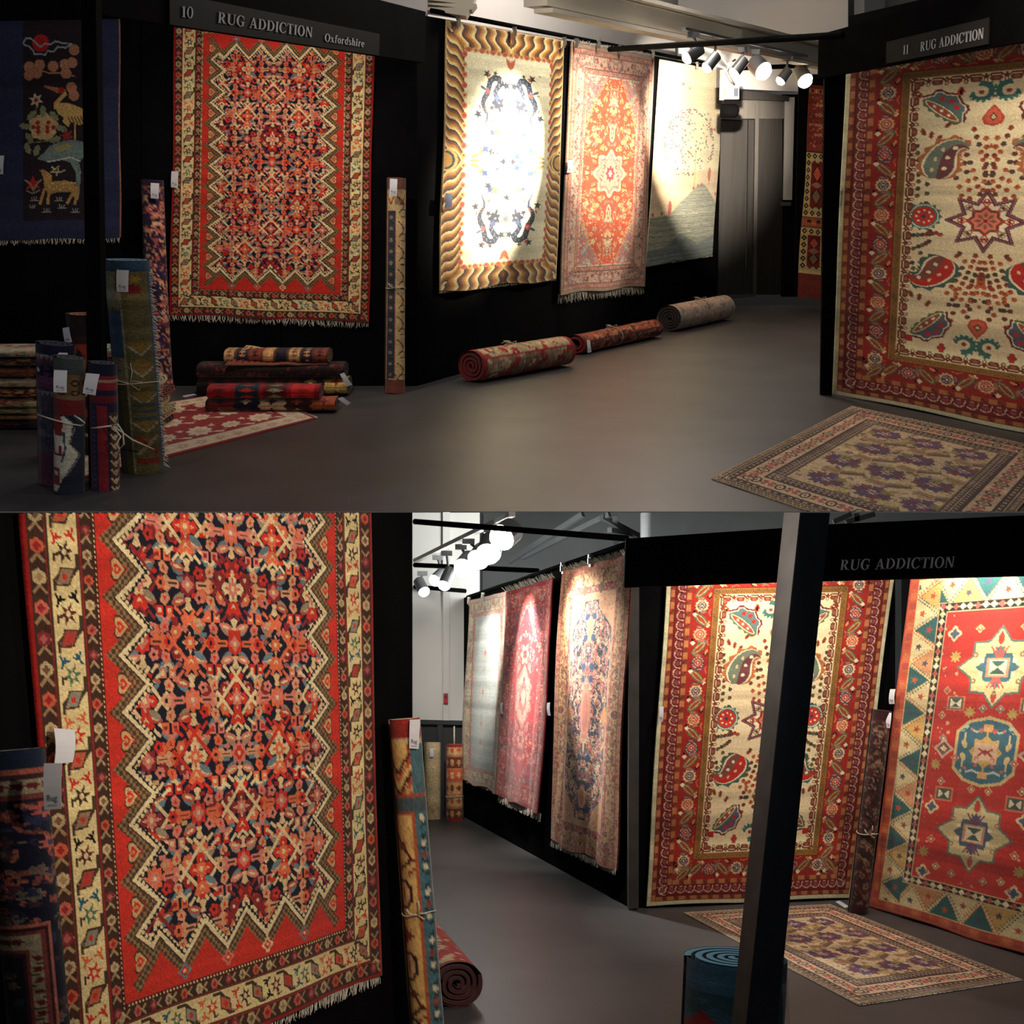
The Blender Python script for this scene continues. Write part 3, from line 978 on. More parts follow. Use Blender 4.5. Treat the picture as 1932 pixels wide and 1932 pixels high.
def rug_paisley(W):
    """cream field with paisleys and an eight-pointed star, wide red border"""
    U, Hn = 100.0, 163.0
    RB = (158, 44, 38)
    cv = Cv(W, U, Hn, IVORY, 5)
    f0 = 23.4
    # ---- field motifs (left half, mirrored) ----
    F = lambda fu, fv: (f0 + fu * (U / 2 - f0), f0 + fv * (Hn - 2 * f0))
    rng = cv.rng
    FD = (234, 214, 172)
    cv.rect(f0, f0, U - f0, Hn - f0, FD)
    # radiating lines of little leaves
    rows = [(.62, .20, .95, .44, 9), (.78, .17, 1.0, .40, 9), (.70, .28, .80, .46, 6), (.60, .33, .72, .45, 4), (.93, .20, .93, .40, 7), (1.0, .22, 1.0, .38, 4),
            (.12, .22, .16, .42, 8), (.22, .25, .28, .45, 6), (.12, .55, .40, .54, 6), (.13, .60, .36, .565, 5), (.14, .64, .14, .70, 3), (.24, .60, .26, .70, 4),
            (.62, .80, .92, .60, 10), (.72, .80, .98, .62, 8), (.58, .76, .80, .62, 6), (.80, .82, 1.0, .66, 7), (.66, .86, .70, .72, 5), (.86, .84, .88, .70, 5), (.93, .78, .96, .64, 5), (1.0, .80, 1.0, .66, 5),
            (.5, .545, .30, .53, 3), (.66, .62, .72, .60, 2)]
    for q, (u0, v0, u1, v1, n) in enumerate(rows):
        for k in range(n):
            t = (k + .5) / n
            u = u0 + (u1 - u0) * t + .03 * math.sin(3 * t); v = v0 + (v1 - v0) * t
            x, y = F(u, v)
            c = [(176, 86, 52), (150, 66, 46), (112, 62, 50), (84, 68, 60), (190, 100, 60)][(q + k) % 5] if u > .3 else [(70, 72, 62), (110, 96, 66)][(q + k) % 2]
            cv.poly([(x - .95, y + .2), (x - .5, y - .9), (x + .6, y - .8), (x + 1.0, y + .1), (x + .3, y + .95), (x - .6, y + .8)], c)
            cv.ell(x + .25, y - .35, .35, .3, (90, 44, 36), 6)
    for q in range(5):
        x, y = F(.2 + .1 * q, .185 + .012 * q * (1 if q < 3 else -.6)); cv.leaf(x, y, 3.2, 1.8, -1.9 + .35 * q, (164, 88, 58), (110, 54, 44), 4)
        x, y = F(.16 + .11 * q, .765 + .012 * q * q * .6); cv.leaf(x, y, 3.2, 1.8, -1.9 + .4 * q, (160, 92, 60), (110, 60, 46), 4)
    x, y = F(.42, .112); cut_palmette(cv, x, y, 7.6, 2.25, 1, (88, 118, 118), (92, 112, 78), (112, 46, 54))
    x, y = F(.43, .300); paisley(cv, x - .5, y, 9.4, .12, 1, (112, 124, 108), IVORY, (110, 62, 66), (176, 106, 66))
    x, y = F(.27, .480); sun_rosette(cv, x, y, 5.0, (72, 112, 108), (196, 54, 40), BLUE)
    x, y = F(.46, .665); paisley(cv, x + .8, y, 8.8, 3.6, 1, (186, 48, 42), IVORY, (126, 76, 66), (66, 94, 84))
    x, y = F(.40, .868); cut_palmette(cv, x, y, 7.2, 3.9, 1, (88, 96, 116), (92, 112, 78), (104, 46, 52))
    x, y = F(.10, .055); cv.leaf(x, y, 4, 2.6, .8, (190, 90, 50), NAVY, 4); x, y = F(.62, .055); cv.leaf(x, y, 3.6, 2.4, 1.6, (206, 70, 40), NAVY, 3)
    x, y = F(.16, .93); cv.rect(x - 1.3, y - 1.3, x + 1.3, y + 1.3, (176, 44, 40)); x, y = F(.58, .95); cv.leaf(x, y, 4, 2.8, 1.5, (150, 66, 56), RED, 3)
    # scroll pairs and drops on the axis
    for (v, s) in ((.062, 1), (.925, -1)):
        x, y = F(1, v)
        t = np.linspace(-.3, 4.4, 22)
        r = 3.2 - .25 * t
        sx = x - 4.2 + r * np.cos(t + math.pi * 1.5 + .3) * 1.1; sy = y + s * (r * np.sin(t + math.pi * 1.5 + .3))
        o = np.stack([sx, sy], 1)
        for k in range(21):
            cv.line([o[k], o[k + 1]], 2.0 - .05 * k, (64, 112, 104))
            if k % 2:
                cv.star(o[k][0] * 1.0 + (o[k][0] - x + 4.2) * .38, o[k][1] + (o[k][1] - y) * .38, .9, .4, 4, (64, 112, 104))
        cv.ell(x - 4.0, y, .9, .8, (150, 60, 46), 8)
    for (v, s) in ((.142, 1), (.862, -1)):
        x, y = F(1, v)
        cv.push(x, y, 0, 1, s)
        cv.poly([(0, -4.6), (2.2, -1.6), (3.4, .6), (2.6, 3.0), (0, 3.8), (-2.6, 3.0), (-3.4, .6), (-2.2, -1.6)], (186, 74, 56))
        cv.poly([(0, -3.6), (1.8, -1.2), (2.6, .6), (2.0, 2.4), (0, 3.0), (-2.0, 2.4), (-2.6, .6), (-1.8, -1.2)], (206, 96, 72))
        cv.poly([(0, -1.4), (1.2, .4), (0, 1.8), (-1.2, .4)], BROWN); cv.poly([(0, -.8), (.7, .4), (0, 1.2), (-.7, .4)], CREAM)
        cv.pop()
    # eight pointed star
    x, y = F(1, .49)
    cv.push(x, y, 0, .84); x = y = 0
    PL = (104, 56, 66)
    cv.star(x, y, 15.6, 9.6, 8, PL, math.pi / 8 * 0)
    cv.star(x, y, 14.6, 9.0, 8, (150, 110, 110)); cv.star(x, y, 14.1, 8.6, 8, PL); cv.star(x, y, 12.4, 7.4, 8, IVORY)
    for k in range(8):
        a = k * math.pi / 4
        cv.push(x, y, a)
        cv.leaf(8.6, 0, 3.8, 3.2, 0, [(176, 52, 44), (150, 130, 104)][k % 2], IVORY, 3); cv.ell(8.6, 0, .8, .8, (120, 50, 46), 6)
        cv.pop()
    cv.blob(x, y, 6.3, 8, (186, 66, 52), .1); cv.blob(x, y, 5.6, 8, (90, 60, 70), .1); cv.blob(x, y, 5.0, 8, (214, 120, 84), .12)
    for k in range(8):
        a = k * math.pi / 4
        cv.leaf(x + 2.8 * math.cos(a), y + 2.8 * math.sin(a), 2.6, 1.3, a, (90, 108, 104), (170, 60, 48))
    cv.star(x, y, 1.6, .7, 8, MAROON)
    cv.pop()
    cv.mirror_x()
    # ---- scalloped inner edge ----
    def scal(L):
        n = int(round(L / 6.2)); st = L / n
        for i in range(n):
            xx = (i + .5) * st
            cv.line([(xx - st / 2, .5), (xx - st * .42, 1.6), (xx - st * .25, .7), (xx + st * .25, .7), (xx + st * .42, 1.6), (xx + st / 2, .5)], .6, (112, 52, 34))
            cv.poly([(xx - 1.7, 1.2), (xx + 1.7, 1.2), (xx + 1.9, 2.4), (xx + 1.0, 3.4), (xx - 1.0, 3.4), (xx - 1.9, 2.4)], (120, 62, 42))
            cv.ell(xx, 2.2, .9, .7, (150, 92, 74), 8)
            cv.ell(xx + st / 2, 2.6, .75, 1.1, (120, 60, 38), 8); cv.ell(xx + st / 2, 2.7, .35, .6, FD, 6)
    cv.sides(f0, 4, scal)
    # ---- borders ----
    cv.frame(0, f0, RB)
    cv.frame(20.6, f0, (150, 108, 58))
    def herring(L):
        for i in range(int(L / .9)):
            cv.line([(i * .9, .3), (i * .9 + .6, 1.2), (i * .9, 2.1)], .3, (92, 64, 34))
    cv.sides(20.9, 2.4, herring); cv.frame(20.4, 20.8, (110, 40, 28))
    def main(L):
        n = int(round(L / 13.0)); st = L / n
        for i in range(n):
            xx = i * st
            k = i % 3
            cv.leaf(xx + st * .2, 4.6, 8.4, 3.5, [.8, -.8][i % 2], (96, 108, 78), RB, 8)
            cv.leaf(xx + st * .2, 4.6, 6.9, 2.1, [.8, -.8][i % 2], (214, 180, 120)); cv.leaf(xx + st * .2, 4.6, 6.3, 1.5, [.8, -.8][i % 2], (150, 74, 52))
            sun_rosette(cv, xx + st * .68, 4.6, 2.5, [(220, 190, 130), (70, 70, 84), (214, 150, 96)][k], [(110, 84, 96), (180, 80, 70), (190, 96, 72)][k], IVORY, 12)
            cv.leaf(xx + st * .45, 5.4, 3.6, 1.7, 1.4, [(110, 120, 120), (70, 64, 82)][i % 2], (200, 110, 80))
            cv.leaf(xx + st * .93, 4.2, 3.6, 1.7, 1.8, [(70, 64, 82), (120, 110, 96)][i % 2], (200, 110, 80))
            cv.blob(xx + st * .38, 1.8, .9, 4, IVORY); cv.blob(xx + st * .98, 7.6, .9, 4, [IVORY, NAVY][i % 2])
            cv.leaf(xx + st * .05, 7.8, 2.6, 1.0, .4, (216, 150, 90)); cv.blob(xx + st * .48, 1.5, .6, 5, NAVY)
            cv.line([(xx + st * .3, 8.6), (xx + st * .45, 7.8), (xx + st * .55, 8.4)], .35, (206, 116, 76))
    cv.sides(11.4, 9.2, main)
    def sband(L):
        n = int(round(L / 5.4)); st = L / n
        for i in range(n):
            xx = i * st
            cv.rect(xx, .1, xx + st * .55, 2.0, (184, 118, 74))
            cv.rect(xx + st * .55, .1, xx + st, 2.0, (136, 66, 48))
            cv.line([(xx + st * .62, .5), (xx + st * .75, .4), (xx + st * .78, 1.1), (xx + st * .9, 1.7), (xx + st * .97, 1.2)], .35, (96, 40, 30))
    cv.frame(9.0, 11.4, (120, 44, 32)); cv.sides(9.2, 2.1, sband)
    cv.frame(4.6, 9.0, (118, 36, 38))
    def tend(L):
        n = int(round(L / 4.3)); st = L / n
        for i in range(n):
            xx = (i + .5) * st
            cv.line([(xx - st / 2, 3.6), (xx - st * .42, 1.6), (xx - st * .15, .8), (xx + st * .2, .9), (xx + st * .42, 1.7), (xx + st / 2, 3.6)], .38, (202, 176, 150))
            cv.ell(xx, 2.5, 1.0, .95, (146, 72, 66), 8); cv.ell(xx + st / 2, 2.3, .55, .9, (64, 34, 44), 8); cv.ell(xx, 2.8, .4, .4, (70, 72, 96), 6)
            cv.line([(xx - .6, 3.6), (xx + .6, 3.6)], .3, (202, 176, 150))
    cv.sides(4.8, 4.1, tend); cv.frame(4.4, 4.7, (84, 30, 26)); cv.frame(8.9, 9.15, (84, 30, 26))
    cv.frame(1.9, 4.4, (120, 44, 32)); cv.sides(2.1, 2.1, sband)
    cv.frame(0, 2.0, (204, 200, 164))
    return cv.wool(.045, .05)


def stripes(cv, mask, ph, table):
    """paint the knots of a mask by the fraction of a phase"""
    f = (ph - np.floor(ph)) + 0 * cv.a[:, :, 0]
    for lo, hi, c in table:
        cv.a[mask & (f >= lo) & (f < hi)] = c


def scatter(cv, n, x0, y0, x1, y1, cols, r, kinds='flsd', test=None):
    """many small flowers, leaves, scrolls and dots"""
    g = cv.rng
    for _ in range(n):
        x, y = x0 + g.rand() * (x1 - x0), y0 + g.rand() * (y1 - y0)
        if test is not None and not test(x, y):
            continue
        c = cols[g.randint(len(cols))]; c2 = cols[g.randint(len(cols))]
        k = kinds[g.randint(len(kinds))]
        q = r * (.6 + .8 * g.rand())
        if k == 'f':
            cv.blob(x, y, q, 5, c); cv.ell(x, y, q * .4, q * .4, c2, 6)
        elif k == 'l':
            cv.leaf(x, y, q * 2.4, q * .9, g.rand() * 6.3, c)
        elif k == 's':
            t = np.linspace(0, 3.6, 8); o = g.rand() * 6.3
            rr = q * (1.5 - .3 * t)
            cv.line(np.stack([x + rr * np.cos(t + o), y + rr * np.sin(t + o)], 1), q * .35, c)
        else:
            cv.ell(x, y, q * .5, q * .5, c, 6)


def rug_dragon(W):
    U, Hn = 100.0, 212.0
    cv = Cv(W, U, Hn, (232, 226, 188), 7)
    X, Y = cv.grid()
    X = X + 0 * Y; Y = Y + 0 * X
    bx, by = 13.5, 19.5
    xs, ys = np.minimum(X, U - X), np.minimum(Y, Hn - Y)
    xm = np.abs(X - U / 2); ym = np.abs(Y - Hn / 2)
    tab = [(0, .22, (176, 120, 52)), (.22, .42, (124, 74, 34)), (.42, .54, (84, 54, 34)), (.54, .64, (34, 36, 46)), (.64, .86, (226, 200, 140)), (.86, 1.0, (206, 160, 84))]
    side = (xs / bx < ys / by) & (xs < bx)
    end = (~side) & (ys < by)
    stripes(cv, side, (ym + 1.05 * (xs) + 1.7 * np.sin(xs * .55)) / 8.2, tab)
    stripes(cv, end, (xm + .30 * ys + 1.5 * np.sin(ys * .5)) / 8.6, tab)
    # diamonds in the middle of the sides
    cv.ell(3.5, Hn / 2, 6.5, 9, (214, 176, 96)); cv.ell(2.5, Hn / 2, 5.6, 7.4, (52, 60, 70)); cv.ell(1.5, Hn / 2, 5.0, 6.0, (188, 142, 62))
    # beads along the inside
    n = 22
    for i in range(n):
        y = by + (i + .5) * (Hn - 2 * by) / n
        c = [(196, 90, 52), (206, 168, 96), (214, 120, 70)][i % 3]
        cv.ell(bx, y, 1.9, 2.6, c, 8); cv.ell(bx, y, .8, 1.1, (166, 56, 40), 6)
    for i in range(15):
        x = bx + (i + .5) * (U - 2 * bx) / 15
        for y in (by, Hn - by):
            cv.ell(x, y, 2.6, 2.1, [(186, 104, 60), (206, 160, 96)][i % 2], 8); cv.ell(x, y, 1.1, .9, (176, 64, 44), 6)
    # waves above the lower border
    for r in range(3):
        for i in range(16):
            x = bx + 3 + (i + .5 * (r % 2)) * 5; y = Hn - by - 3 - r * 3
            cv.line([(x - 2.5, y), (x - 1.2, y - 2), (x + 1.2, y - 2), (x + 2.5, y)], .5, (196, 186, 140))
    # crane-like tassels
    for (x, y, s) in ((U / 2, by + 8, 1), (U / 2, Hn - by - 9, -1)):
        for k in (-2, -1, 0, 1, 2):
            cv.leaf(x + k * 1.3, y + abs(k) * -.8 * s, 8, 1.6, math.pi / 2 + k * .12 * s, (186, 96, 60))
    for k in (-1, 0, 1):
        cv.leaf(22, Hn / 2 + k * 4, 8, 3, k * .35, (176, 120, 70))

    DK = (34, 40, 54)
    def dragon(f):
        P = [f(*q) for q in ((806, 1110), (785, 1040), (775, 990), (800, 945), (838, 900), (815, 850), (770, 836), (720, 862), (704, 920), (690, 985), (655, 1040), (636, 1090), (650, 1150), (690, 1215), (690, 1270), (660, 1320), (650, 1392))]
        P = np.array(P)
        tt = np.linspace(0, len(P) - 1, 70)
        Q = np.stack([np.interp(tt, np.arange(len(P)), P[:, 0]), np.interp(tt, np.arange(len(P)), P[:, 1])], 1)
        for k in range(69):
            t = k / 69.0
            w = 4.6 * min(1, .55 + 2 * t) * (1 if t < .6 else max(.12, 1 - (t - .6) / .42))
            cv.line([Q[k], Q[k + 1]], w, DK)
        for k in range(4, 60, 2):
            cv.ell(Q[k][0] + .7 * (k % 4 - 1), Q[k][1], .5, .5, (104, 124, 138), 5)
        hx, hy = f(806, 1105)
        cv.blob(hx, hy, 4.6, 5, DK, .25, .6); cv.star(hx - .5, hy - 4, 4.4, 1.6, 5, (60, 76, 104), .4); cv.ell(hx + 1, hy, .8, .8, (226, 200, 150), 6)
        cv.leaf(hx + 1.5, hy + 5, 6, 2.2, 1.4, DK)
        for (px, py, r) in ((680, 790, 3.9), (890, 930, 4.4), (585, 1205, 4.2), (742, 1150, 3.4), (775, 790, 2.4)):
            x, y = f(px, py)
            cv.star(x, y, r, r * .38, 5, (26, 28, 40), r)
            cv.ell(x, y, r * .45, r * .5, DK, 8)
        for (px, py) in ((700, 800), (600, 1130), (680, 1170), (740, 1290)):
            x, y = f(px, py); cv.leaf(x, y, 4, 1.6, 1.2, (196, 84, 60))
        x, y = f(690, 972); cv.ell(x, y, 1.9, 2.2, (200, 66, 52), 10)
        x, y = f(640, 935); cv.leaf(x, y, 6, 2.2, .5, (60, 76, 96))
    f = lambda x, y: ((x - 270) / 13.35, (y - 215 - .18 * (x - 270)) / 13.35 - 1)
    dragon(f)
    # small scattered emblems of the left half
    e = [(760, 1415, BLUE), (800, 1420, ORANGE), (640, 1600, (206, 150, 60)), (680, 1585, BLUE), (830, 1680, BLUE), (880, 1760, DK), (640, 1960, GOLD), (790, 1820, DK), (720, 2170, BLUE), (750, 2150, GOLD), (720, 2270, ORANGE)]
    for (px, py, c) in e:
        x, y = f(px, py); cv.blob(x, y, 2.6, 4, c, .3, x)
    cv.mirror_x()
    lo = cv.a[int(cv.H * .5):].copy()
    cv.mirror_y()
    # flames between the heads, coiled centre dragon (asymmetric)
    for y in (58, Hn - 58):
        cv.star(50, y, 6, 2.4, 6, (206, 104, 66), .5); cv.ell(50, y, 2, 2.4, (70, 84, 110), 8)
    for y in (44, Hn - 44):
        cv.leaf(50, y, 6, 2.4, 1.5, (70, 70, 90), (206, 160, 80))
    t = np.linspace(0, 1, 60)
    qx = 50 + 13 * np.sin(t * 8.6 + .6) * (1 - .25 * t); qy = 84 + 46 * t
    for k in range(59):
        cv.line([(qx[k], qy[k]), (qx[k + 1], qy[k + 1])], 4.4 - 2.6 * t[k], (112, 150, 182))
    for k in range(0, 60, 2):
        cv.ell(qx[k], qy[k], .6, .6, (200, 214, 220), 5)
    cv.star(54, 82, 6, 2.4, 7, (70, 104, 150), .2); cv.star(36, 98, 4.4, 1.6, 5, DK, .6); cv.star(34, 126, 4.6, 1.6, 5, DK, .2); cv.star(62, 106, 4.2, 1.8, 5, (50, 100, 160)); cv.star(50, 136, 4.6, 1.5, 5, DK, -.4)
    for i in range(16):
        x, y = 20 + cv.rng.rand() * 60, 30 + cv.rng.rand() * 150
        cv.leaf(x, y, 3, 1, cv.rng.rand() * 6, (150, 140, 100))
    cv.frame(0, .8, (200, 170, 120))
    return cv.wool(.06, .05)


def rug_floral(W, Hn, bands, field, fieldcols, medal, seed, dens=1.0, corner=None, r=1.5, kinds='flsd', axis=None, ky=1.0):
    """a fine floral rug: bands = [(width, ground, [colours], size)]"""
    U = 100.0
    cv = Cv(W, U, Hn, field, seed, ky)
    i0 = 0.0
    acc = []
    for (w, g, cols, sz) in bands:
        acc.append((i0, w, g, cols, sz)); i0 += w
    # field
    scatter(cv, int(i0 * 0 + (50 - i0) * (Hn - 2 * i0) * .16 * dens / r ** 1.2), i0, i0, 52, Hn - i0, fieldcols, r, kinds)
    if corner:
        X, Y = cv.grid()
        xs, ys = np.minimum(X, U - X), np.minimum(Y, Hn - Y)
        q = ((xs - i0) / corner[1] + (ys - i0) / corner[2]) + .1 * np.sin(xs) * np.sin(ys * .8)
        m = (q < 1) & (xs > i0) & (ys > i0)
        sub = cv.a[m]; rr = cv.rng.rand(len(sub))
        cv.a[m] = np.where((rr < .45)[:, None], corner[0], sub)
        m2 = (q > 1) & (q < 1.12) & (xs > i0) & (ys > i0); cv.a[m2] = corner[3]
    if axis:
        for k, (y, rr, c, c2, n) in enumerate(axis):
            cv.blob(50, y * Hn, rr, n, c, .12); cv.blob(50, y * Hn, rr * .7, n, c2, .15); cv.blob(50, y * Hn, rr * .35, 6, c, .2)
    if medal:
        for (rx, ry, c, n) in medal:
            t = np.arange(48) * math.pi / 24
            R = 1 + .08 * np.cos(n * t)
            cv.poly(np.stack([50 + rx * R * np.cos(t), Hn / 2 + ry * R * np.sin(t)], 1), c)
            scatter(cv, int(rx * ry * .12), 50 - rx * .75, Hn / 2 - ry * .75, 50, Hn / 2 + ry * .75, fieldcols, r * .8, kinds)
    for (a, w, g, cols, sz) in acc:
        cv.frame(a, a + w, g)
        if cols:
            scatter(cv, int(w * Hn * .26 / max(sz, .6) ** 1.2), a, a, a + w, Hn - a, cols, sz, kinds)
            for y0 in (a, Hn - a - w):
                scatter(cv, int(w * 50 * .26 / max(sz, .6) ** 1.2), a, y0, 52, y0 + w, cols, sz, kinds)
    for (a, w, g, cols, sz) in acc:
        cv.frame(a, a + .5, tuple(int(v * .62) for v in g))
    cv.mirror_x()
    cv.mirror_y()
    return cv


def rug_coral(W):
    P = (222, 168, 142)
    cv = rug_floral(W, 168.0, [(2.6, (176, 146, 118), None, 1), (3.4, (204, 140, 116), [(170, 92, 80), P], .8), (8.6, (218, 176, 148), [(120, 96, 92), (176, 80, 70), (150, 140, 130), (196, 110, 90)], 1.1),
                               (3.2, (206, 140, 116), [(170, 92, 80), P], .8), (1.8, (226, 190, 160), [(190, 110, 90)], .6)],
                    (222, 92, 52), [(240, 196, 140), (244, 214, 166), (226, 150, 110), (240, 180, 110), (150, 140, 130)], None, 11, 1.0, ((150, 158, 160), 20, 30, (226, 160, 110)), 1.5, ky=1.7)
    for (rx, ry, c) in ((17, 15, (236, 206, 170)), (14.5, 12.5, (176, 158, 140)), (12.5, 10.5, (230, 190, 156))):
        t = np.arange(64) * math.pi / 32
        R = 1 + .13 * np.cos(8 * t)
        cv.poly(np.stack([50 + rx * R * np.cos(t), 84 + ry * R * np.sin(t)], 1), c)
    scatter(cv, 50, 39, 74, 61, 94, [(206, 110, 90), (240, 214, 180), (150, 140, 130)], 1.2)
    cv.mirror_x()
    cv.blob(50, 84, 7, 8, (226, 190, 160), .15); cv.blob(50, 84, 5, 8, (204, 70, 84), .2); cv.blob(50, 84, 2.2, 6, (240, 214, 190))
    for y in (56, 112):
        cv.leaf(50, y, 13, 7, math.pi / 2, (240, 206, 160), (196, 110, 90)); cv.leaf(50, y, 5, 2, math.pi / 2, (244, 220, 180))
    return cv.wool(.08, .03)


def rug_tree(W):
    U, Hn = 100.0, 285.0
    cv = Cv(W, U, Hn, (240, 222, 176), 13)
    X, Y = cv.grid(); X = X + 0 * Y; Y = Y + 0 * X
    g = cv.rng
    warm = np.clip(1 - np.abs(Y - 40) / 60, 0, 1)[..., None]
    cv.a[:] = cv.a * (1 - .35 * warm) + np.array((232, 196, 150)) * .35 * warm
    m = (Y > 150); cv.a[m] = (238, 206, 160)
    hill = 216 - 46 * np.exp(-((X - 72) / 26) ** 2) - 8 * np.exp(-((X - 40) / 12) ** 2)
    cv.a[Y > hill] = (150, 152, 128)
    hill2 = 262 - 18 * np.exp(-((X - 46) / 16) ** 2) - 12 * np.clip((X - 70) / 30, 0, 1)
    cv.a[Y > hill2] = (104, 118, 110)
    rows = np.repeat(1 + .10 * g.randn(cv.H, 1), cv.W, 1) * (1 + .09 * np.repeat(g.randn(cv.H, cv.W // 6 + 1), 6, 1)[:, :cv.W])
    mm = Y > np.minimum(hill, hill2); cv.a[mm] *= rows[mm][:, None]
    cv.line([(60, 120), (61, 176)], 1.6, (206, 180, 110))
    # ring and cloud of small leaves
    for i in range(230):
        a = g.rand() * 6.283; r = math.sqrt(g.rand())
        if i < 80:
            r = .93 + .1 * g.rand(); a = -3.3 + 4.2 * g.rand()
        x, y = 50 + 38 * r * math.cos(a), 112 + 50 * r * math.sin(a)
        c = [(84, 84, 84), (110, 100, 90), (150, 74, 54), (70, 78, 84)][g.randint(4)]
        cv.leaf(x, y, 3.4, 1.7, g.rand() * 6, c)
    for (x, y, c) in ((34, 28, (206, 96, 70)), (44, 33, (150, 140, 110)), (88, 88, (196, 70, 50)), (80, 74, (170, 160, 120)), (76, 66, (180, 170, 130))):
        cv.star(x, y, 3.2, 1.4, 4, c, .4)
    for (x, y) in ((26, 204), (84, 156)):
        cv.leaf(x, y, 22, 5, math.pi / 2, (196, 92, 70)); cv.line([(x, y + 9), (x, y + 15)], .9, (150, 80, 60))
    for (x, y) in ((4, 212), (16, 211), (60, 176), (66, 173), (72, 171), (97, 186)):
        cv.ell(x, y, 1.6, 3, (176, 96, 66), 7)
    cv.frame(0, .8, (206, 190, 150))
    return cv.wool(.06, .03)


def rug_crane(W):
    U, Hn = 100.0, 150.0
    cv = Cv(W, U, Hn, (46, 52, 80), 17)
    NV = (22, 26, 48)
    k = 100.0 / 274.0
    f = lambda x, y: ((x + 46) * k, (y - 38) * k)       # photo pixels -> units
    cv.rect(*f(46, 30), *f(180, 412), (44, 36, 42))
    PE, YE, GR = (186, 128, 100), (206, 170, 104), (136, 140, 108)
    P = lambda pts: [f(*p) for p in pts]
    # sun and cloud
    x, y = f(80, 79); cv.ell(x, y, 5.8, 5.8, (190, 40, 44), 20)
    cl = [(47, 78), (52, 70), (60, 69), (66, 74), (72, 80), (80, 86), (88, 80), (98, 82), (108, 76), (122, 80), (138, 81), (126, 88), (112, 86), (104, 95), (94, 93), (88, 100), (78, 98), (68, 99), (66, 92), (58, 84), (50, 82)]
    cv.line(P(cl), 1.0, (160, 170, 176), True)
    # orange fruits on a branch
    for (a, b) in ((58, 121), (58, 136), (78, 118), (73, 133), (103, 121), (125, 118), (127, 134), (138, 115), (142, 92), (137, 160), (141, 175), (178, 131), (179, 162), (180, 188), (181, 208)):
        x, y = f(a, b); cv.ell(x, y, 3.7, 3.7, PE, 12)
    cv.line(P([(80, 128), (95, 133), (118, 133), (143, 140)]), .9, PE); cv.line(P([(104, 126), (104, 133)]), .8, PE)
    # crane
    cv.poly(P([(104, 192), (112, 188), (130, 188), (150, 196), (170, 206), (172, 226), (150, 230), (128, 220), (112, 208)]), YE)
    cv.line(P([(108, 198), (108, 188), (118, 178), (124, 172), (122, 166), (114, 164)]), 2.6, YE)
    cv.poly(P([(112, 160), (122, 162), (126, 168), (112, 170), (86, 158), (87, 155)]), (176, 110, 90)); x, y = f(118, 165); cv.ell(x, y, 2.6, 2.2, (170, 50, 44), 8)
    cv.poly(P([(122, 208), (136, 222), (130, 234), (120, 224)]), YE)
    for q in range(5):
        cv.line(P([(130 + 6 * q, 214), (136 + 6 * q, 228)]), .7, (50, 50, 50))
    cv.line(P([(143, 228), (143, 258)]), 1.2, YE)
    # peony
    for (a, b, r) in ((84, 232, 8.5), (72, 228, 5.5), (96, 228, 5.5), (84, 220, 5), (76, 242, 5), (93, 242, 5)):
        x, y = f(a, b); cv.blob(x, y, r, 5, (206, 176, 128), .15)
    for (a, b) in ((66, 232), (75, 233), (92, 233), (103, 233), (74, 224), (94, 224), (75, 241), (92, 241)):
        x, y = f(a, b); cv.ell(x, y, 1.6, 1.6, (166, 50, 46), 8)
    for (a, b, r) in ((50, 230, .2), (62, 210, -.8), (84, 203, 1.5), (104, 212, .8), (118, 236, .4), (58, 252, .9), (55, 272, 1.2), (72, 276, 1.9), (106, 256, -.3)):
        x, y = f(a, b); cv.leaf(x, y, 8, 4.4, r, GR, None, 4)
    cv.line(P([(52, 262), (76, 260), (96, 258)]), .8, GR); cv.line(P([(72, 214), (72, 192), (71, 184)]), .7, GR)
    x, y = f(71, 182); cv.star(x, y, 5.4, 2.4, 6, (206, 190, 160), .3); cv.ell(x, y, 1.6, 1.6, (176, 60, 50), 8)
    x, y = f(128, 250); cv.star(x, y, 5.5, 2.2, 6, (150, 60, 54), .2)
    # rock
    cv.poly(P([(72, 292), (86, 280), (96, 268), (116, 260), (140, 257), (160, 262), (178, 266), (186, 276), (182, 288), (158, 292), (150, 300), (154, 318), (150, 372), (146, 350), (144, 320), (134, 300), (116, 294), (92, 298)]), (120, 138, 134))
    cv.poly(P([(100, 270), (130, 264), (140, 272), (110, 280)]), (160, 150, 100)); cv.line(P([(92, 298), (116, 294), (134, 290), (152, 298)]), .9, (200, 206, 190))
    # deer
    cv.poly(P([(84, 338), (92, 332), (100, 336), (124, 334), (144, 340), (150, 352), (148, 372), (140, 366), (134, 356), (112, 356), (96, 360), (88, 352)]), (190, 148, 88))
    cv.poly(P([(80, 318), (90, 316), (100, 324), (100, 336), (86, 342), (84, 328)]), (190, 148, 88)); cv.poly(P([(76, 314), (84, 312), (94, 318), (88, 326)]), (176, 130, 84))
    for q in ((86, 350, 78, 378), (94, 356, 92, 378), (138, 360, 128, 378), (146, 364, 142, 380)):
        cv.line(P([q[:2], q[2:]]), 2.0, (190, 148, 88))
    for q in ([(98, 318), (108, 310), (114, 306)], [(102, 318), (116, 318), (124, 314)], [(104, 312), (100, 308)], [(112, 312), (108, 324)]):
        cv.line(P(q), .9, (206, 190, 150))
    for q in range(26):
        x, y = f(92 + 54 * cv.rng.rand(), 338 + 16 * cv.rng.rand()); cv.ell(x, y, .6, .6, (226, 196, 140), 5)
    # tulip and grass
    x, y = f(65, 341); cv.star(x, y, 6, 3, 6, (186, 50, 46), .5); cv.line(P([(50, 332), (60, 340), (66, 352), (72, 340), (80, 332)]), .9, (150, 160, 130)); cv.line(P([(52, 352), (64, 358), (78, 352)]), .9, (150, 160, 130))
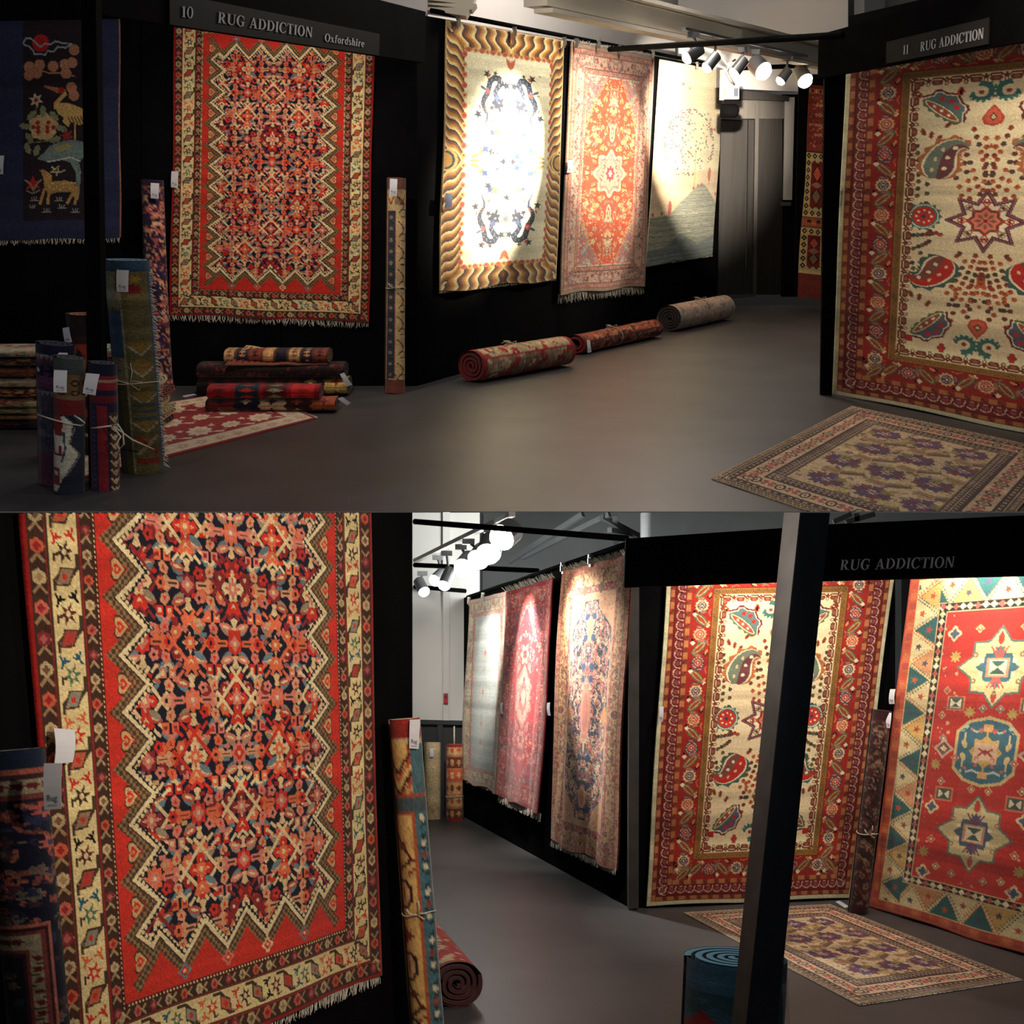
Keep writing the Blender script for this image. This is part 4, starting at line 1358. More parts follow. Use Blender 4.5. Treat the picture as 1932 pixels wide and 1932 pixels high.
    for (a, b) in ((67, 372), (64, 387), (113, 373), (118, 388), (90, 395), (143, 396)):
        for d in (-5, 0, 5):
            cv.line(P([(a + d * .5, b), (a + d, b - 7)]), .55, (170, 166, 160))
        cv.line(P([(a - 8, b), (a + 8, b)]), .5, (170, 166, 160))
    cv.rect(99.2, 0, 100, Hn, (150, 104, 84))
    return cv.wool(.1, .04)


def rug_medallions(W):
    """red field with stepped medallions, border of toothed triangles"""
    U, Hn = 100.0, 176.0
    RD = (186, 54, 46)
    cv = Cv(W, U, Hn, RD, 19)
    b = 22.5
    cx = 50
    def stepped(y, R, c1, c2, c3):
        for (s, c) in ((1.08, (96, 120, 110)), (1.0, c1), (.58, c2)):
            p = []
            for k in range(8):
                a = k * math.pi / 4 + math.pi / 8 * 0
                r1 = R * s * (1.12 if k % 2 == 0 else .98)
                p.append((cx + r1 * math.cos(a), y + r1 * 1.02 * math.sin(a)))
                a2 = a + math.pi / 8; p.append((cx + R * s * .78 * math.cos(a2), y + R * s * .8 * math.sin(a2)))
            cv.poly(p, c)
        cv.rect(cx - 5, y - 4.4, cx + 5, y + 4.4, (206, 150, 120)); cv.rect(cx - 4, y - 3.5, cx + 4, y + 3.5, IVORY)
        cv.poly([(cx - 3.6, y - 3), (cx + 3.6, y - 3), (cx, y)], (70, 100, 84)); cv.poly([(cx - 3.6, y + 3), (cx + 3.6, y + 3), (cx, y)], (70, 100, 84))
        for s in (1, -1):
            for q in (-1.6, -.8, 0, .8, 1.6):
                cv.line([(cx + q * .6, y + s * 4.6), (cx + q * 2.4, y + s * 9.4)], .7, c3)
            for q in range(6):
                a = q * 1.047 + .5; cv.ell(cx + R * .78 * math.cos(a), y + R * .78 * math.sin(a), 1.3, 1.3, (150, 120, 90), 8); cv.ell(cx + R * .78 * math.cos(a), y + R * .78 * math.sin(a), .6, .6, c1, 6)
            cv.leaf(cx, y + s * R * .86, 6, 2.4, math.pi / 2, (190, 70, 56)); cv.rect(cx - 8.4, y + s * 3 - 1, cx - 6.6, y + s * 3 + 1, IVORY)
    def hexa(y, R):
        for (s, c) in ((1.1, (206, 186, 130)), (1.0, (66, 108, 122)), ):
            p = [(cx - R * s, y - R * .62 * s), (cx - R * .62 * s, y - R * .98 * s), (cx, y - R * 1.12 * s), (cx + R * .62 * s, y - R * .98 * s), (cx + R * s, y - R * .62 * s),
                 (cx + R * s, y + R * .62 * s), (cx + R * .62 * s, y + R * .98 * s), (cx, y + R * 1.12 * s), (cx - R * .62 * s, y + R * .98 * s), (cx - R * s, y + R * .62 * s)]
            cv.poly(p, c)
        cv.star(cx, y, 8, 6, 8, (206, 166, 96)); cv.rect(cx - 5, y - 4, cx + 5, y + 4, (214, 180, 150)); cv.line([(cx - 3, y - 1.5), (cx, y + 1), (cx + 3, y - 1.5)], .9, (170, 70, 60)); cv.line([(cx - 3, y + 1.8), (cx, y - .6), (cx + 3, y + 1.8)], .9, (150, 60, 60))
        for s in (1, -1):
            cv.line([(cx, y + s * 7), (cx, y + s * 12)], 1.1, (206, 160, 96)); cv.rect(cx - 2, y + s * 11 - 1.6, cx + 2, y + s * 11 + 1.6, (226, 170, 110)); cv.line([(cx - 8, y + s * 10), (cx - 5, y + s * 9), (cx - 2, y + s * 10)], .9, (190, 206, 190)); cv.line([(cx - 10.4, y + s * 8), (cx - 10.4, y + s * 2)], .9, (206, 190, 140))
            cv.leaf(cx - 10.4, y + s * 3, 4, 2.4, 1.2, (214, 186, 130)); scatter(cv, 6, cx - 12, y + s * 6 - 3, cx, y + s * 12, [(190, 206, 190), (206, 110, 90)], .8, 'fl')
    stepped(49, 15.5, (226, 206, 150), (70, 112, 120), (206, 96, 86)); hexa(88, 13.5); stepped(127, 15.5, (206, 190, 140), (80, 96, 110), (110, 70, 96))
    small = [(28, 33), (40, 31), (30, 44), (28, 60), (27, 72), (33, 66), (29, 83), (27, 96), (31, 104), (34, 110), (28, 117), (30, 133), (27, 140), (34, 146), (42, 148), (28, 150), (46, 106), (40, 70), (46, 68), (36, 92)]
    for q, (x, y) in enumerate(small):
        c = [(206, 160, 120), (190, 170, 120), (150, 150, 130), (214, 140, 110)][q % 4]
        if q % 5 == 0:
            cv.blob(x, y, 3.2, 4, (214, 196, 150), .25); cv.blob(x, y, 2.0, 4, (80, 90, 110), .25)
        elif q % 5 == 2:
            cv.star(x, y, 3.0, 1.8, 8, (190, 160, 90))
        else:
            cv.flower(x, y, 1.7, c, (150, 96, 70), IVORY, 4)
    for y in (66, 110):
        cv.rect(28.6, y - 3.6, 37.4, y + 3.6, (206, 120, 96)); cv.rect(29.6, y - 2.8, 36.4, y + 2.8, (96, 100, 80)); cv.rect(30.3, y - 2.2, 35.7, y + 2.2, IVORY); cv.poly([(30.5, y - 2), (35.5, y - 2), (33, y)], (70, 90, 80)); cv.poly([(30.5, y + 2), (35.5, y + 2), (33, y)], (70, 90, 80))
    for y in (88,):
        cv.push(30, y); cv.star(0, 0, 5.2, 3.4, 4, (206, 170, 150)); cv.star(0, 0, 3.4, 2.4, 4, (120, 90, 76)); cv.star(0, 0, 1.6, 1.0, 4, IVORY); cv.pop()
    scatter(cv, 90, b, b, 50, Hn - b, [(214, 170, 130), (206, 150, 110), (160, 130, 100)], .7, 'fd', lambda x, y: abs(x - 50) > 18 or not (30 < y < 146))
    cv.mirror_x()
    # inner guard of stars
    cv.frame(b - 4.6, b, (214, 190, 140)); cv.frame(b - 4.1, b - .5, (44, 40, 38))
    def guard(L):
        n = int(round(L / 3.6)); st = L / n
        for i in range(n):
            cv.blob((i + .5) * st, 2.3, 1.35, 4, [IVORY, (206, 196, 150), (176, 90, 80)][i % 3], .2)
            cv.rect(i * st - .7, 2.0, i * st + .7, 2.6, (206, 180, 130))
    cv.sides(b - 4.6, 4.6, guard)
    # triangles
    cv.frame(6.0, b - 4.6, (214, 190, 134))
    dep = b - 4.6 - 6.0
    tc = [(52, 98, 98), (208, 170, 100), (222, 206, 156), (206, 150, 104)]
    def tri(L):
        n = int(round(L / 17.0)); st = L / n
        for i in range(n):
            x = i * st
            cv.poly([(x + st * .08, dep), (x + st * .92, dep), (x + st * .5, dep * .06)], tc[i % 4])
            cv.poly([(x - st * .42, 0), (x + st * .42, 0), (x, dep * .94)], tc[(i + 1) % 4 if i % 2 else (i + 2) % 4])
            for (p, q) in (((x, dep), (x + st * .5, 0)), ((x + st * .5, 0), (x + st, dep))):
                c = [(52, 84, 92), (180, 84, 56)][(i + (p[1] > 0)) % 2]
                p, q = np.array(p), np.array(q); d = q - p; nn = np.array([-d[1], d[0]]) / math.hypot(*d)
                for k in range(9):
                    m = p + d * (k + .5) / 9
                    cv.poly([m - d / 22, m + d / 22, m + nn * 1.5], c); cv.poly([m - d / 22, m + d / 22, m - nn * 1.5], c)
                cv.line([p, q], .7, (214, 200, 150))
            cv.star(x + st * .5, dep * .68, 2.1, .9, 5, [(190, 84, 60), (90, 84, 100), (176, 70, 56)][i % 3], .3)
            cv.star(x, dep * .3, 2.0, .9, 5, [(80, 76, 96), (190, 90, 60)][i % 2], .3)
    cv.sides(6.0, dep, tri)
    cv.frame(0, 6.0, (196, 96, 62)); cv.frame(5.6, 6.0, (226, 196, 140)); cv.frame(0, .9, (176, 52, 42))
    def outer(L):
        for i in range(int(L / 5)):
            cv.rect(i * 5 + .6, 1.6, i * 5 + 4.2, 4.8, [(186, 84, 60), (176, 76, 66), (206, 116, 76)][i % 3])
    cv.sides(.2, 5, outer)
    return cv.wool(.05, .07)


def rug_birds(W):
    """flat-woven floor rug: cream field with purple sprays, dark guards, cream border of rings"""
    U, Hn = 100.0, 128.0
    cv = Cv(W, U, Hn, (214, 184, 138), 23)
    b = 22.0
    g = cv.rng
    scatter(cv, 360, b, b, U - b, Hn - b, [(150, 116, 70), (118, 86, 70), (168, 140, 80), (120, 70, 70)], 1.3, 'lfd')
    for j in range(4):
        for i in range(3):
            x, y = b + 9 + i * 19 + (j % 2) * 4, b + 9 + j * 22
            for q in range(7):
                a = q * .9 + j
                cv.blob(x + 5.4 * math.cos(a), y + 4.2 * math.sin(a), 2.6, 5, [(96, 58, 78), (120, 62, 66), (86, 62, 96), (150, 126, 66)][q % 4], .3)
            cv.star(x, y, 4.6, 1.4, 6, (62, 46, 116), .3); cv.blob(x, y, 1.8, 4, (206, 170, 130))
            cv.line([(x - 8, y - 3), (x, y), (x + 8, y + 3.5)], .7, (66, 48, 118))
            cv.push(x + 9, y + 10, -.5); cv.rect(-5, -2.1, 5, 2.1, (112, 84, 68)); cv.line([(-4.4, -1.2), (4.4, -1.2)], .5, (190, 150, 110)); cv.line([(-4.4, 1.2), (4.4, 1.2)], .5, (90, 66, 56)); cv.pop()
            cv.push(x + 1, y + 12, .2); cv.rect(-4, -2.4, 4, 2.4, (172, 132, 92)); cv.line([(-3, 0), (3, 0)], 1.2, (140, 104, 74)); cv.pop()
            for q in range(3):
                cv.ell(x + 5 + 3 * q, y + 5 + q, 1.5, 1.1, (196, 166, 80), 8)
    # guards and borders
    cv.frame(15.6, b, (62, 48, 46))
    def inner(L):
        n = int(L / 2.3)
        for i in range(n):
            x = (i + .5) * L / n
            cv.line([(x - .8, 5.2), (x, 3.8), (x + .8, 5.2)], .5, (176, 146, 120)); cv.rect(x - .5, 1.0, x + .3, 2.4, (190, 150, 120)); cv.ell(x, 4.9, .4, .4, (150, 130, 120), 5)
    cv.sides(15.6, 6.4, inner); cv.frame(18.4, 18.8, (196, 160, 130)); cv.frame(b - .5, b, (150, 120, 60))
    cv.frame(7.0, 15.6, (216, 176, 136)); cv.frame(6.8, 7.3, (60, 40, 40)); cv.frame(15.2, 15.6, (60, 40, 40))
    def main(L):
        n = int(round(L / 11)); st = L / n
        for i in range(n):
            x = (i + .3) * st
            cv.ell(x, 4.2, 2.2, 2.9, (52, 42, 40), 12); cv.ell(x, 4.2, 1.3, 2.0, (214, 174, 130), 10); cv.ell(x, 4.2, .5, .9, (120, 76, 60), 8)
            for s in (1, -1):
                cv.ell(x + s * 3.2, 3.2, .8, .7, (90, 60, 50), 6); cv.ell(x + s * 3.2, 5.4, .8, .7, (90, 60, 50), 6)
            xx = x + st * .5
            cv.rect(xx - 1.9, 2.0, xx - .6, 6.4, (186, 84, 76)); cv.rect(xx + .6, 2.0, xx + 1.9, 6.4, (186, 84, 76)); cv.line([(xx - 1.2, 3), (xx + 1.2, 5.4)], .8, (186, 84, 76))
    cv.sides(7.0, 8.4, main)
    cv.frame(0, 6.8, (58, 44, 42))
    def outer(L):
        n = int(L / 3.1)
        for i in range(n):
            x = (i + .5) * L / n
            cv.line([(x - 1.3, 2.8), (x - .4, 1.2), (x + .4, 2.8), (x + 1.3, 1.2)], .55, (190, 156, 116)); cv.rect(x - .8, 4.6, x + .6, 6.0, (204, 166, 126)); cv.ell(x - .2, 5.3, .4, .4, (110, 60, 56), 5)
    cv.sides(0, 6.8, outer); cv.frame(3.6, 3.95, (196, 166, 130)); cv.frame(0, .7, (176, 150, 116))
    cv.a[:] = 255 * (cv.a / 255) ** .8
    return cv.wool(.09, .04)


def rug_crimson_white(W):
    U, Hn = 100.0, 66.0
    C = (150, 34, 38)
    cv = Cv(W, U, Hn, C, 29)
    WH = (226, 204, 176)
    for j in range(3):
        for i in range(7):
            x, y = 8 + i * 14.5 + 7 * (j % 2), 14 + j * 17
            cv.blob(x, y, 5.2 if (i + j) % 2 else 3.8, 9, WH, .16); cv.blob(x, y, 2.6, 7, (212, 180, 150), .2)
            cv.leaf(x + 7, y + 5, 5, 2, .5, WH); cv.star(x + 7, y - 4, 2.2, .8, 5, WH)
            cv.line([(x, y), (x + 7, y + 6), (x + 13, y + 2)], .6, (200, 160, 130))
    cv.frame(0, 10.5, WH); cv.frame(10.2, 10.8, (170, 60, 56))
    def bd(L):
        for i in range(int(L / 8)):
            cv.flower(i * 8 + 4, 5.5, 2.4, (206, 176, 150), (190, 150, 126), WH, 5); cv.line([(i * 8, 5), (i * 8 + 3, 7)], .5, (190, 166, 140))
    cv.sides(0, 10, bd); cv.frame(0, 1.8, (140, 34, 38))
    return cv.wool(.05, .04)


def rug_pale(W):
    cv = rug_floral(W, 190.0, [(4, (206, 170, 156), None, 1), (11, (220, 206, 172), [(206, 160, 140), (190, 186, 176), (196, 140, 120)], 1.7), (4, (210, 166, 150), [(190, 130, 116)], 1.0)],
                    (186, 192, 188), [(200, 200, 192), (206, 178, 160), (174, 184, 184)], None, 31, .35, None, 1.8, ky=2.1)
    for y in (56, 94, 126, 144):
        cv.blob(50, y, 3, 5, (206, 130, 116)); cv.line([(50, y), (50, y + 22)], 1.0, (196, 170, 156))
    return cv.wool(.05, .05)


def rug_scarlet(W):
    cv = rug_floral(W, 190.0, [(3, (170, 34, 40), None, 1), (13, (196, 78, 72), [(226, 150, 130), (150, 50, 60), (206, 130, 110), (130, 90, 100)], 1.6), (3.5, (206, 110, 96), [(170, 50, 56)], 1.0)],
                    (194, 44, 52), [(222, 130, 116), (160, 30, 44), (226, 160, 140), (206, 80, 76), (150, 90, 100)], None, 37, .9, ((136, 100, 110), 26, 36, (206, 120, 110)), 1.8, ky=2.2)
    for (rx, ry, c) in ((19, 24, (214, 130, 114)), (16, 20, (226, 160, 140)), (10, 13, (206, 104, 96)), (6, 7, (226, 170, 150))):
        cv.poly([(50 + rx * x, 95 + ry * y) for x, y in ((0, -1.2), (.5, -.8), (1, -.4), (.8, 0), (1, .4), (.5, .8), (0, 1.2), (-.5, .8), (-1, .4), (-.8, 0), (-1, -.4), (-.5, -.8))], c)
    scatter(cv, 70, 34, 76, 64, 114, [(206, 90, 84), (226, 170, 150), (160, 60, 66)], 1.5)
    for y in (58, 132):
        cv.blob(50, y, 8, 6, (222, 140, 120)); cv.blob(50, y, 4, 5, (170, 36, 44))
    cv.mirror_x()
    return cv.wool(.09, .04)


def rug_garden(W):
    """peach border, navy flowering field"""
    PE = (214, 156, 112)
    cv = rug_floral(W, 186.0, [(5, (208, 140, 108), [(176, 90, 76)], .9), (9, (216, 170, 122), [(120, 80, 64), (190, 120, 90), (176, 90, 70)], 1.4), (4, (190, 84, 76), [(222, 170, 130), (130, 50, 54)], .9), (2.5, (220, 166, 124), None, 1)],
                    PE, [(206, 140, 104), (190, 110, 90)], None, 41, .2, None, 1.6, ky=2.0)
    X, Y = cv.grid()
    wid = lambda y: 28 - 1.2 * np.cos(y / 186 * 2 * math.pi * 5) - 18 * np.clip((np.abs(y - 93) - 52) / 14, 0, 1)
    m = (np.abs(X - 50) < wid(Y)) & (np.abs(Y - 93) < 70)
    cv.a[m] = (34, 36, 56)
    scatter(cv, 1150, 22, 23, 51, 163, [(206, 130, 110), (222, 180, 140), (176, 96, 100), (206, 110, 90), (120, 110, 130), (226, 196, 160)], 1.5, 'fsls', lambda x, y: abs(x - 50) < wid(y) - 1.5)
    for y in (40, 148):
        cv.leaf(50, y, 15, 10, math.pi / 2, (228, 166, 116), (206, 130, 96))
    cv.leaf(50, 93, 36, 16, math.pi / 2, (206, 130, 104), (190, 104, 90))
    for y in (33, 46, 64, 72, 122, 140, 156):
        cv.ell(44, y, 3.2, 2.2, (34, 62, 104), 8)
    cv.ell(26, 95, 5, 6, (222, 150, 96), 12)
    for y in (16, 170):
        cv.blob(38, y, 3, 4, (120, 84, 60))
    cv.mirror_x()
    return cv.wool(.08, .03)


def rug_runner(W):
    """long bag strip: red knotted ends, cream and black kilim between"""
    U, Hn = 100.0, 900.0
    cv = Cv(W, U, Hn, (118, 52, 44), 43)
    scatter(cv, 260, 8, 20, 92, 262, [(176, 90, 70), (120, 44, 40), (196, 130, 100)], 3, 'fd')
    for y in (80, 120, 160, 200):
        for x in (36, 50, 64):
            cv.blob(x, y, 6, 4, (196, 150, 120)); cv.blob(x, y, 3, 4, (150, 40, 40))
    cv.rect(0, 16, 100, 34, (176, 110, 80))
    for i in range(5):
        cv.rect(8 + i * 18, 18, 17 + i * 18, 32, [(70, 40, 36), (206, 170, 120)][i % 2])
    for (y0, y1) in ((272, 545), (590, 790)):
        cv.rect(0, y0, 100, y1, (190, 170, 122))
        for j in range(int((y1 - y0) / 30)):
            for i in range(4):
                x, y = 12.5 + i * 25, y0 + 16 + j * 30
                cv.poly([(x - 10, y), (x, y - 13), (x + 10, y), (x, y + 13)], (34, 26, 26)); cv.poly([(x - 4, y), (x, y - 5), (x + 4, y), (x, y + 5)], (180, 160, 116))
        m = (y0 + y1) / 2; h = (y1 - y0) * .34
        cv.rect(26, m - h, 74, m + h, (120, 36, 34))
        for s in (-1, 1):
            cv.poly([(50, m + s * h * .95), (72, m + s * h * .5), (50, m + s * 4), (28, m + s * h * .5)], (52, 40, 34)); cv.poly([(50, m + s * h * .85), (66, m + s * h * .5), (50, m + s * h * .18), (34, m + s * h * .5)], [(186, 84, 66), (130, 110, 84)][s > 0])
            cv.poly([(28, m), (50, m + s * 14), (72, m)], (150, 110, 96))
    cv.rect(0, 548, 100, 586, (156, 92, 64))
    for i in range(4):
        cv.rect(20 + i * 18, 556 + (i % 2) * 10, 36 + i * 18, 568 + (i % 2) * 10, [(60, 36, 34), (196, 110, 70)][i % 2])
    scatter(cv, 120, 6, 796, 94, 896, [(120, 60, 54), (104, 44, 40)], 3, 'fd')
    cv.rect(0, 270, 100, 274, (60, 40, 36))
    return cv.wool(.08, .05)


def roll_cloth(W, Hn, ground, cols, seed, style='floral', ends=None, dens=1.0, size=3.0):
    """cloth of a rolled or folded rug: x runs round the roll, y along it"""
    cv = Cv(W, 100.0, Hn, ground, seed)
    if style == 'floral':
        scatter(cv, int(100 * Hn * .05 * dens / size ** 1.3 * 2), 0, 0, 100, Hn, cols, size)
    elif style == 'bands':
        n = max(3, int(Hn / (size * 5))); st = Hn / n
        for i in range(n):
            cv.rect(0, i * st, 100, (i + .82) * st, cols[i % len(cols)])
            c2 = cols[(i + 2) % len(cols)]
            for j in range(int(100 / size / 2)):
                x = (j + .5) * size * 2
                cv.poly([(x - size * .7, (i + .4) * st), (x, (i + .12) * st), (x + size * .7, (i + .4) * st), (x, (i + .7) * st)], c2)
    elif style == 'kilim':
        n = max(3, int(Hn / (size * 6))); st = Hn / n
        for i in range(n):
            c = cols[i % len(cols)]
            pts = [(0, i * st)] + [(k * 100 / 12.0, i * st + (size if k % 2 else 0)) for k in range(13)] + [(100, (i + 1) * st + size), (0, (i + 1) * st + size)]
            cv.poly(pts, c)
            for k in range(4):
                x = 12 + k * 25
                cv.star(x, (i + .55) * st, size * 1.6, size * .7, 4, cols[(i + k + 1) % len(cols)])
    elif style == 'stripes':
        for i in range(6):
            cv.rect(i * 100 / 6.0, 0, (i + 1) * 100 / 6.0, Hn, cols[i % len(cols)])
        scatter(cv, int(Hn * dens * 2), 0, 0, 100, Hn, cols, size, 'fld')
        for i in range(7):
            cv.rect(i * 100 / 6.0 - .8, 0, i * 100 / 6.0 + .8, Hn, cols[(i + 3) % len(cols)])
    if ends:
        cv.rect(0, 0, 100, ends[1], ends[0]); cv.rect(0, Hn - ends[1], 100, Hn, ends[0])
        cv.rect(0, ends[1], 100, ends[1] * 1.25, ends[2] if len(ends) > 2 else cols[0])
    return cv.wool(.08, .04)


def cloth_tall_kilim():
    cv = Cv(120, 100.0, 300.0, (84, 78, 52), 101)
    # the half that shows runs from 0 to 50
    cv.rect(0, 0, 22, 300, (52, 56, 44)); cv.rect(0, 14, 22, 66, (122, 124, 104)); cv.rect(0, 66, 22, 132, (42, 66, 98)); cv.rect(0, 132, 22, 168, (104, 98, 80))
    cv.blob(10, 150, 7, 6, (60, 66, 84)); cv.ell(10, 150, 3, 3, (110, 104, 88), 8); cv.rect(0, 168, 16, 300, (34, 36, 34)); cv.rect(16, 168, 22, 300, (64, 58, 42))
    for x in range(0, 22, 3):
        cv.rect(x, 62, x + 1.5, 70, (60, 62, 46))
    cv.rect(23, 14, 46, 60, (96, 88, 56)); cv.star(32, 38, 9, 5, 8, (120, 34, 36)); cv.star(34, 24, 8, 3, 6, (150, 110, 50))
    for y in (110, 140, 180, 220):
        cv.poly([(24, y), (34, y + 16), (44, y)], (112, 90, 46)); cv.line([(24, y + 4), (34, y + 18), (44, y + 4)], 2.0, (140, 132, 110)); cv.poly([(26, y + 32), (34, y + 20), (42, y + 32)], (104, 84, 48))
    for y in (196, 206, 216):
        cv.rect(24, y, 44, y + 5, (56, 68, 74))
    cv.line([(26, 244), (42, 270)], 4, (120, 44, 38)); cv.line([(42, 244), (26, 270)], 4, (130, 116, 100)); cv.rect(24, 276, 44, 284, (110, 40, 36))
    cv.rect(45, 0, 60, 300, (48, 66, 86)); cv.rect(0, 0, 100, 14, (44, 66, 88)); cv.line([(22.5, 10), (22.5, 300)], 1.0, (128, 124, 104))
    return cv.wool(.1, .08)


def cloth_white_red():
    cv = Cv(110, 100.0, 200.0, (40, 44, 58), 102)
    cv.rect(0, 0, 100, 22, (58, 66, 66)); cv.rect(0, 22, 100, 58, (110, 88, 60)); cv.rect(0, 58, 100, 80, (104, 34, 34))
    for x in (22, 36, 50):
        cv.ell(x, 34, 5, 5, (40, 36, 36), 10); cv.ell(x, 34, 2.4, 2.4, (120, 100, 70), 8); cv.ell(x, 48, 5, 4, (40, 36, 36), 10); cv.ell(x, 48, 2.4, 2, (120, 100, 70), 8)
    cv.poly([(2, 196), (6, 130), (10, 92), (24, 82), (34, 92), (30, 120), (40, 138), (30, 160), (22, 178), (16, 196)], (186, 184, 172))
    cv.poly([(6, 86), (18, 80), (24, 92), (22, 112), (12, 112)], (120, 36, 40)); cv.line([(8, 118), (10, 140), (20, 140), (20, 128)], 4, (120, 36, 44)); cv.line([(24, 106), (26, 130), (22, 150)], 2.4, (52, 70, 84))
    cv.rect(8, 160, 20, 186, (120, 40, 48)); cv.rect(11, 165, 17, 172, (186, 184, 172)); cv.poly([(34, 100), (52, 90), (56, 196), (26, 196), (44, 150)], (36, 44, 62)); cv.line([(36, 96), (30, 122), (42, 138), (26, 172)], 1.4, (110, 116, 120))
    return cv.wool(.08, .05)


def cloth_red_navy():
    cv = Cv(110, 100.0, 200.0, (34, 32, 60), 103)
    cv.rect(0, 0, 100, 18, (26, 28, 50)); cv.rect(0, 18, 100, 40, (116, 36, 44)); cv.rect(0, 24, 100, 28, (150, 120, 100)); cv.rect(0, 48, 100, 60, (90, 30, 40))
    for y in range(70, 200, 9):
        cv.star(10, y, 5, 2.4, 6, (116, 40, 48)); cv.star(17, y + 4, 3.6, 1.8, 6, (60, 54, 96))
    cv.rect(22, 64, 34, 200, (120, 36, 44)); cv.rect(36, 74, 50, 200, (70, 50, 44))
    for y in range(80, 200, 14):
        cv.line([(37, y), (43, y + 10), (49, y)], 2.4, (190, 166, 140)); cv.ell(43, y + 3, 2, 3, (190, 166, 140), 8)
    return cv.wool(.08, .05)


def cloth_mauve():
    cv = Cv(110, 100.0, 200.0, (84, 80, 92), 104)
    cv.rect(0, 0, 100, 14, (24, 26, 52)); cv.rect(0, 14, 100, 64, (96, 60, 84)); cv.rect(0, 150, 100, 200, (104, 62, 80))
    for x in (6, 26):
        cv.star(x + 6, 36, 12, 7, 8, (36, 30, 60)); cv.ell(x + 6, 36, 3, 3, (190, 186, 190), 8)
    for x in range(0, 60, 5):
        cv.poly([(x, 14), (x + 2.5, 22), (x + 5, 14)], (150, 136, 124)); cv.poly([(x, 64), (x + 2.5, 72), (x + 5, 64)], (150, 140, 140))
    scatter(cv, 40, 0, 80, 50, 150, [(110, 108, 120), (70, 66, 84), (120, 90, 104)], 4)
    return cv.wool(.1, .06)


def cloth_runner():
    cv = Cv(100, 100.0, 420.0, (196, 168, 122), 105)
    cv.rect(0, 0, 100, 22, (110, 70, 60)); cv.rect(0, 392, 100, 420, (120, 66, 58)); cv.rect(0, 60, 7, 390, (190, 130, 96))
    cv.rect(9, 62, 25, 390, (52, 60, 72)); cv.rect(8, 62, 9.5, 390, (140, 70, 56)); cv.rect(25, 62, 26.5, 390, (140, 70, 56))
    for y in range(74, 390, 22):
        cv.blob(17, y, 3.4, 6, (150, 134, 112)); cv.ell(17, y, 1.4, 1.4, (110, 50, 46), 6); cv.line([(12, y + 9), (22, y + 13)], 1.6, (34, 38, 48))
    for y in range(36, 392, 46):
        cv.line([(30, y), (44, y + 14), (32, y + 30)], 2.4, (70, 48, 40)); cv.line([(36, y + 24), (46, y + 24), (46, y + 36), (36, y + 36)], 2, (60, 44, 38)); cv.leaf(40, y + 12, 10, 4, 1.0, (130, 66, 50))
    cv.line([(6, 30), (16, 50), (26, 30), (36, 50), (46, 30)], 3, (140, 76, 56)); cv.line([(6, 396), (20, 372), (34, 396)], 2, (80, 54, 44))
    return cv.wool(.07, .04)


# ==============================================================================================
# structure and things: helpers
# ==============================================================================================
def struct_root(name, room, base, label):
    o = link(name, None, room, base)
    o["base"] = [float(v) for v in base]
    o["kind"] = "structure"; o["label"] = label
    return o


def panels(name, room, pl, xs, top, bot, m, label, thick=.05, gap=.004):
    """a partition built of upright panels: xs = picture columns of the joints at the base, top/bot = functions column -> picture row"""
    root = struct_root(name, room, room.on(xs[0], bot(xs[0]), pl) * [1, 1, 0], label)
    for a, b in zip(xs[:-1], xs[1:]):
        A0, B0 = room.on(a, bot(a), pl), room.on(b, bot(b), pl)
        A1, B1 = room.on(a, top(a), pl), room.on(b, top(b), pl)
        e = (B0 - A0) / np.linalg.norm(B0 - A0)
        slab('panel', room, [A1 + e * gap, B1 - e * gap, B0 - e * gap, A0 + e * gap], thick, m, root)
        Zm = (A0 + B0) / 2
    return root


def hung_rug(room, name, px, pl, cv, label, off=.025, cat='rug', fr=None, fr_n=150, group='rugs hanging on the stands', top_fr=None, seed=0, **kw):
    q = [room.on(x, y, pl) for x, y in px]
    b = (q[2] + q[3]) / 2
    t = thing(name, room, b, label, cat, group)
    rug_sheet('pile', room, q, cv, pl[1], off, t, seed=seed, **kw)
    dn = np.array([0, 0, -1.0])
    if fr:
        fringe(room, q[3] + pl[1] * off, q[2] + pl[1] * off, dn, fr, fr_n, t, seed, out=pl[1] * .3)
    if top_fr:
        fringe(room, q[0] + pl[1] * (off + .008), q[1] + pl[1] * (off + .008), -dn * .7 + pl[1] * .5, top_fr, fr_n, t, seed + 3, name='top_fringe', spread=.6)
    return t, q


def clip(room, px, py, pl, label, off=.078, w=.035, h=.07):
    c = room.on(px, py, pl) + pl[1] * off
    e = np.cross(pl[1], [0, 0, 1.0])
    t = thing('bulldog_clip', room, c - [0, 0, h / 2], label, 'clip', 'clips along the rug tops')
    V, Fc = boxpts(c, e * w / 2, pl[1] * .006, np.array([0, 0, h / 2])); mesh('jaw', room, V, Fc, M['clip'], t)
    V, Fc = boxpts(c + [0, 0, h * .55], e * w * .32, pl[1] * .016, np.array([0, 0, h * .16])); mesh('spring', room, V, Fc, M['clip'], t)
    V, Fc = boxpts(c + [0, 0, h * .05] + pl[1] * .012, e * w * .2, pl[1] * .008, np.array([0, 0, h * .3])); mesh('lever', room, V, Fc, M['clip'], t)
    return t


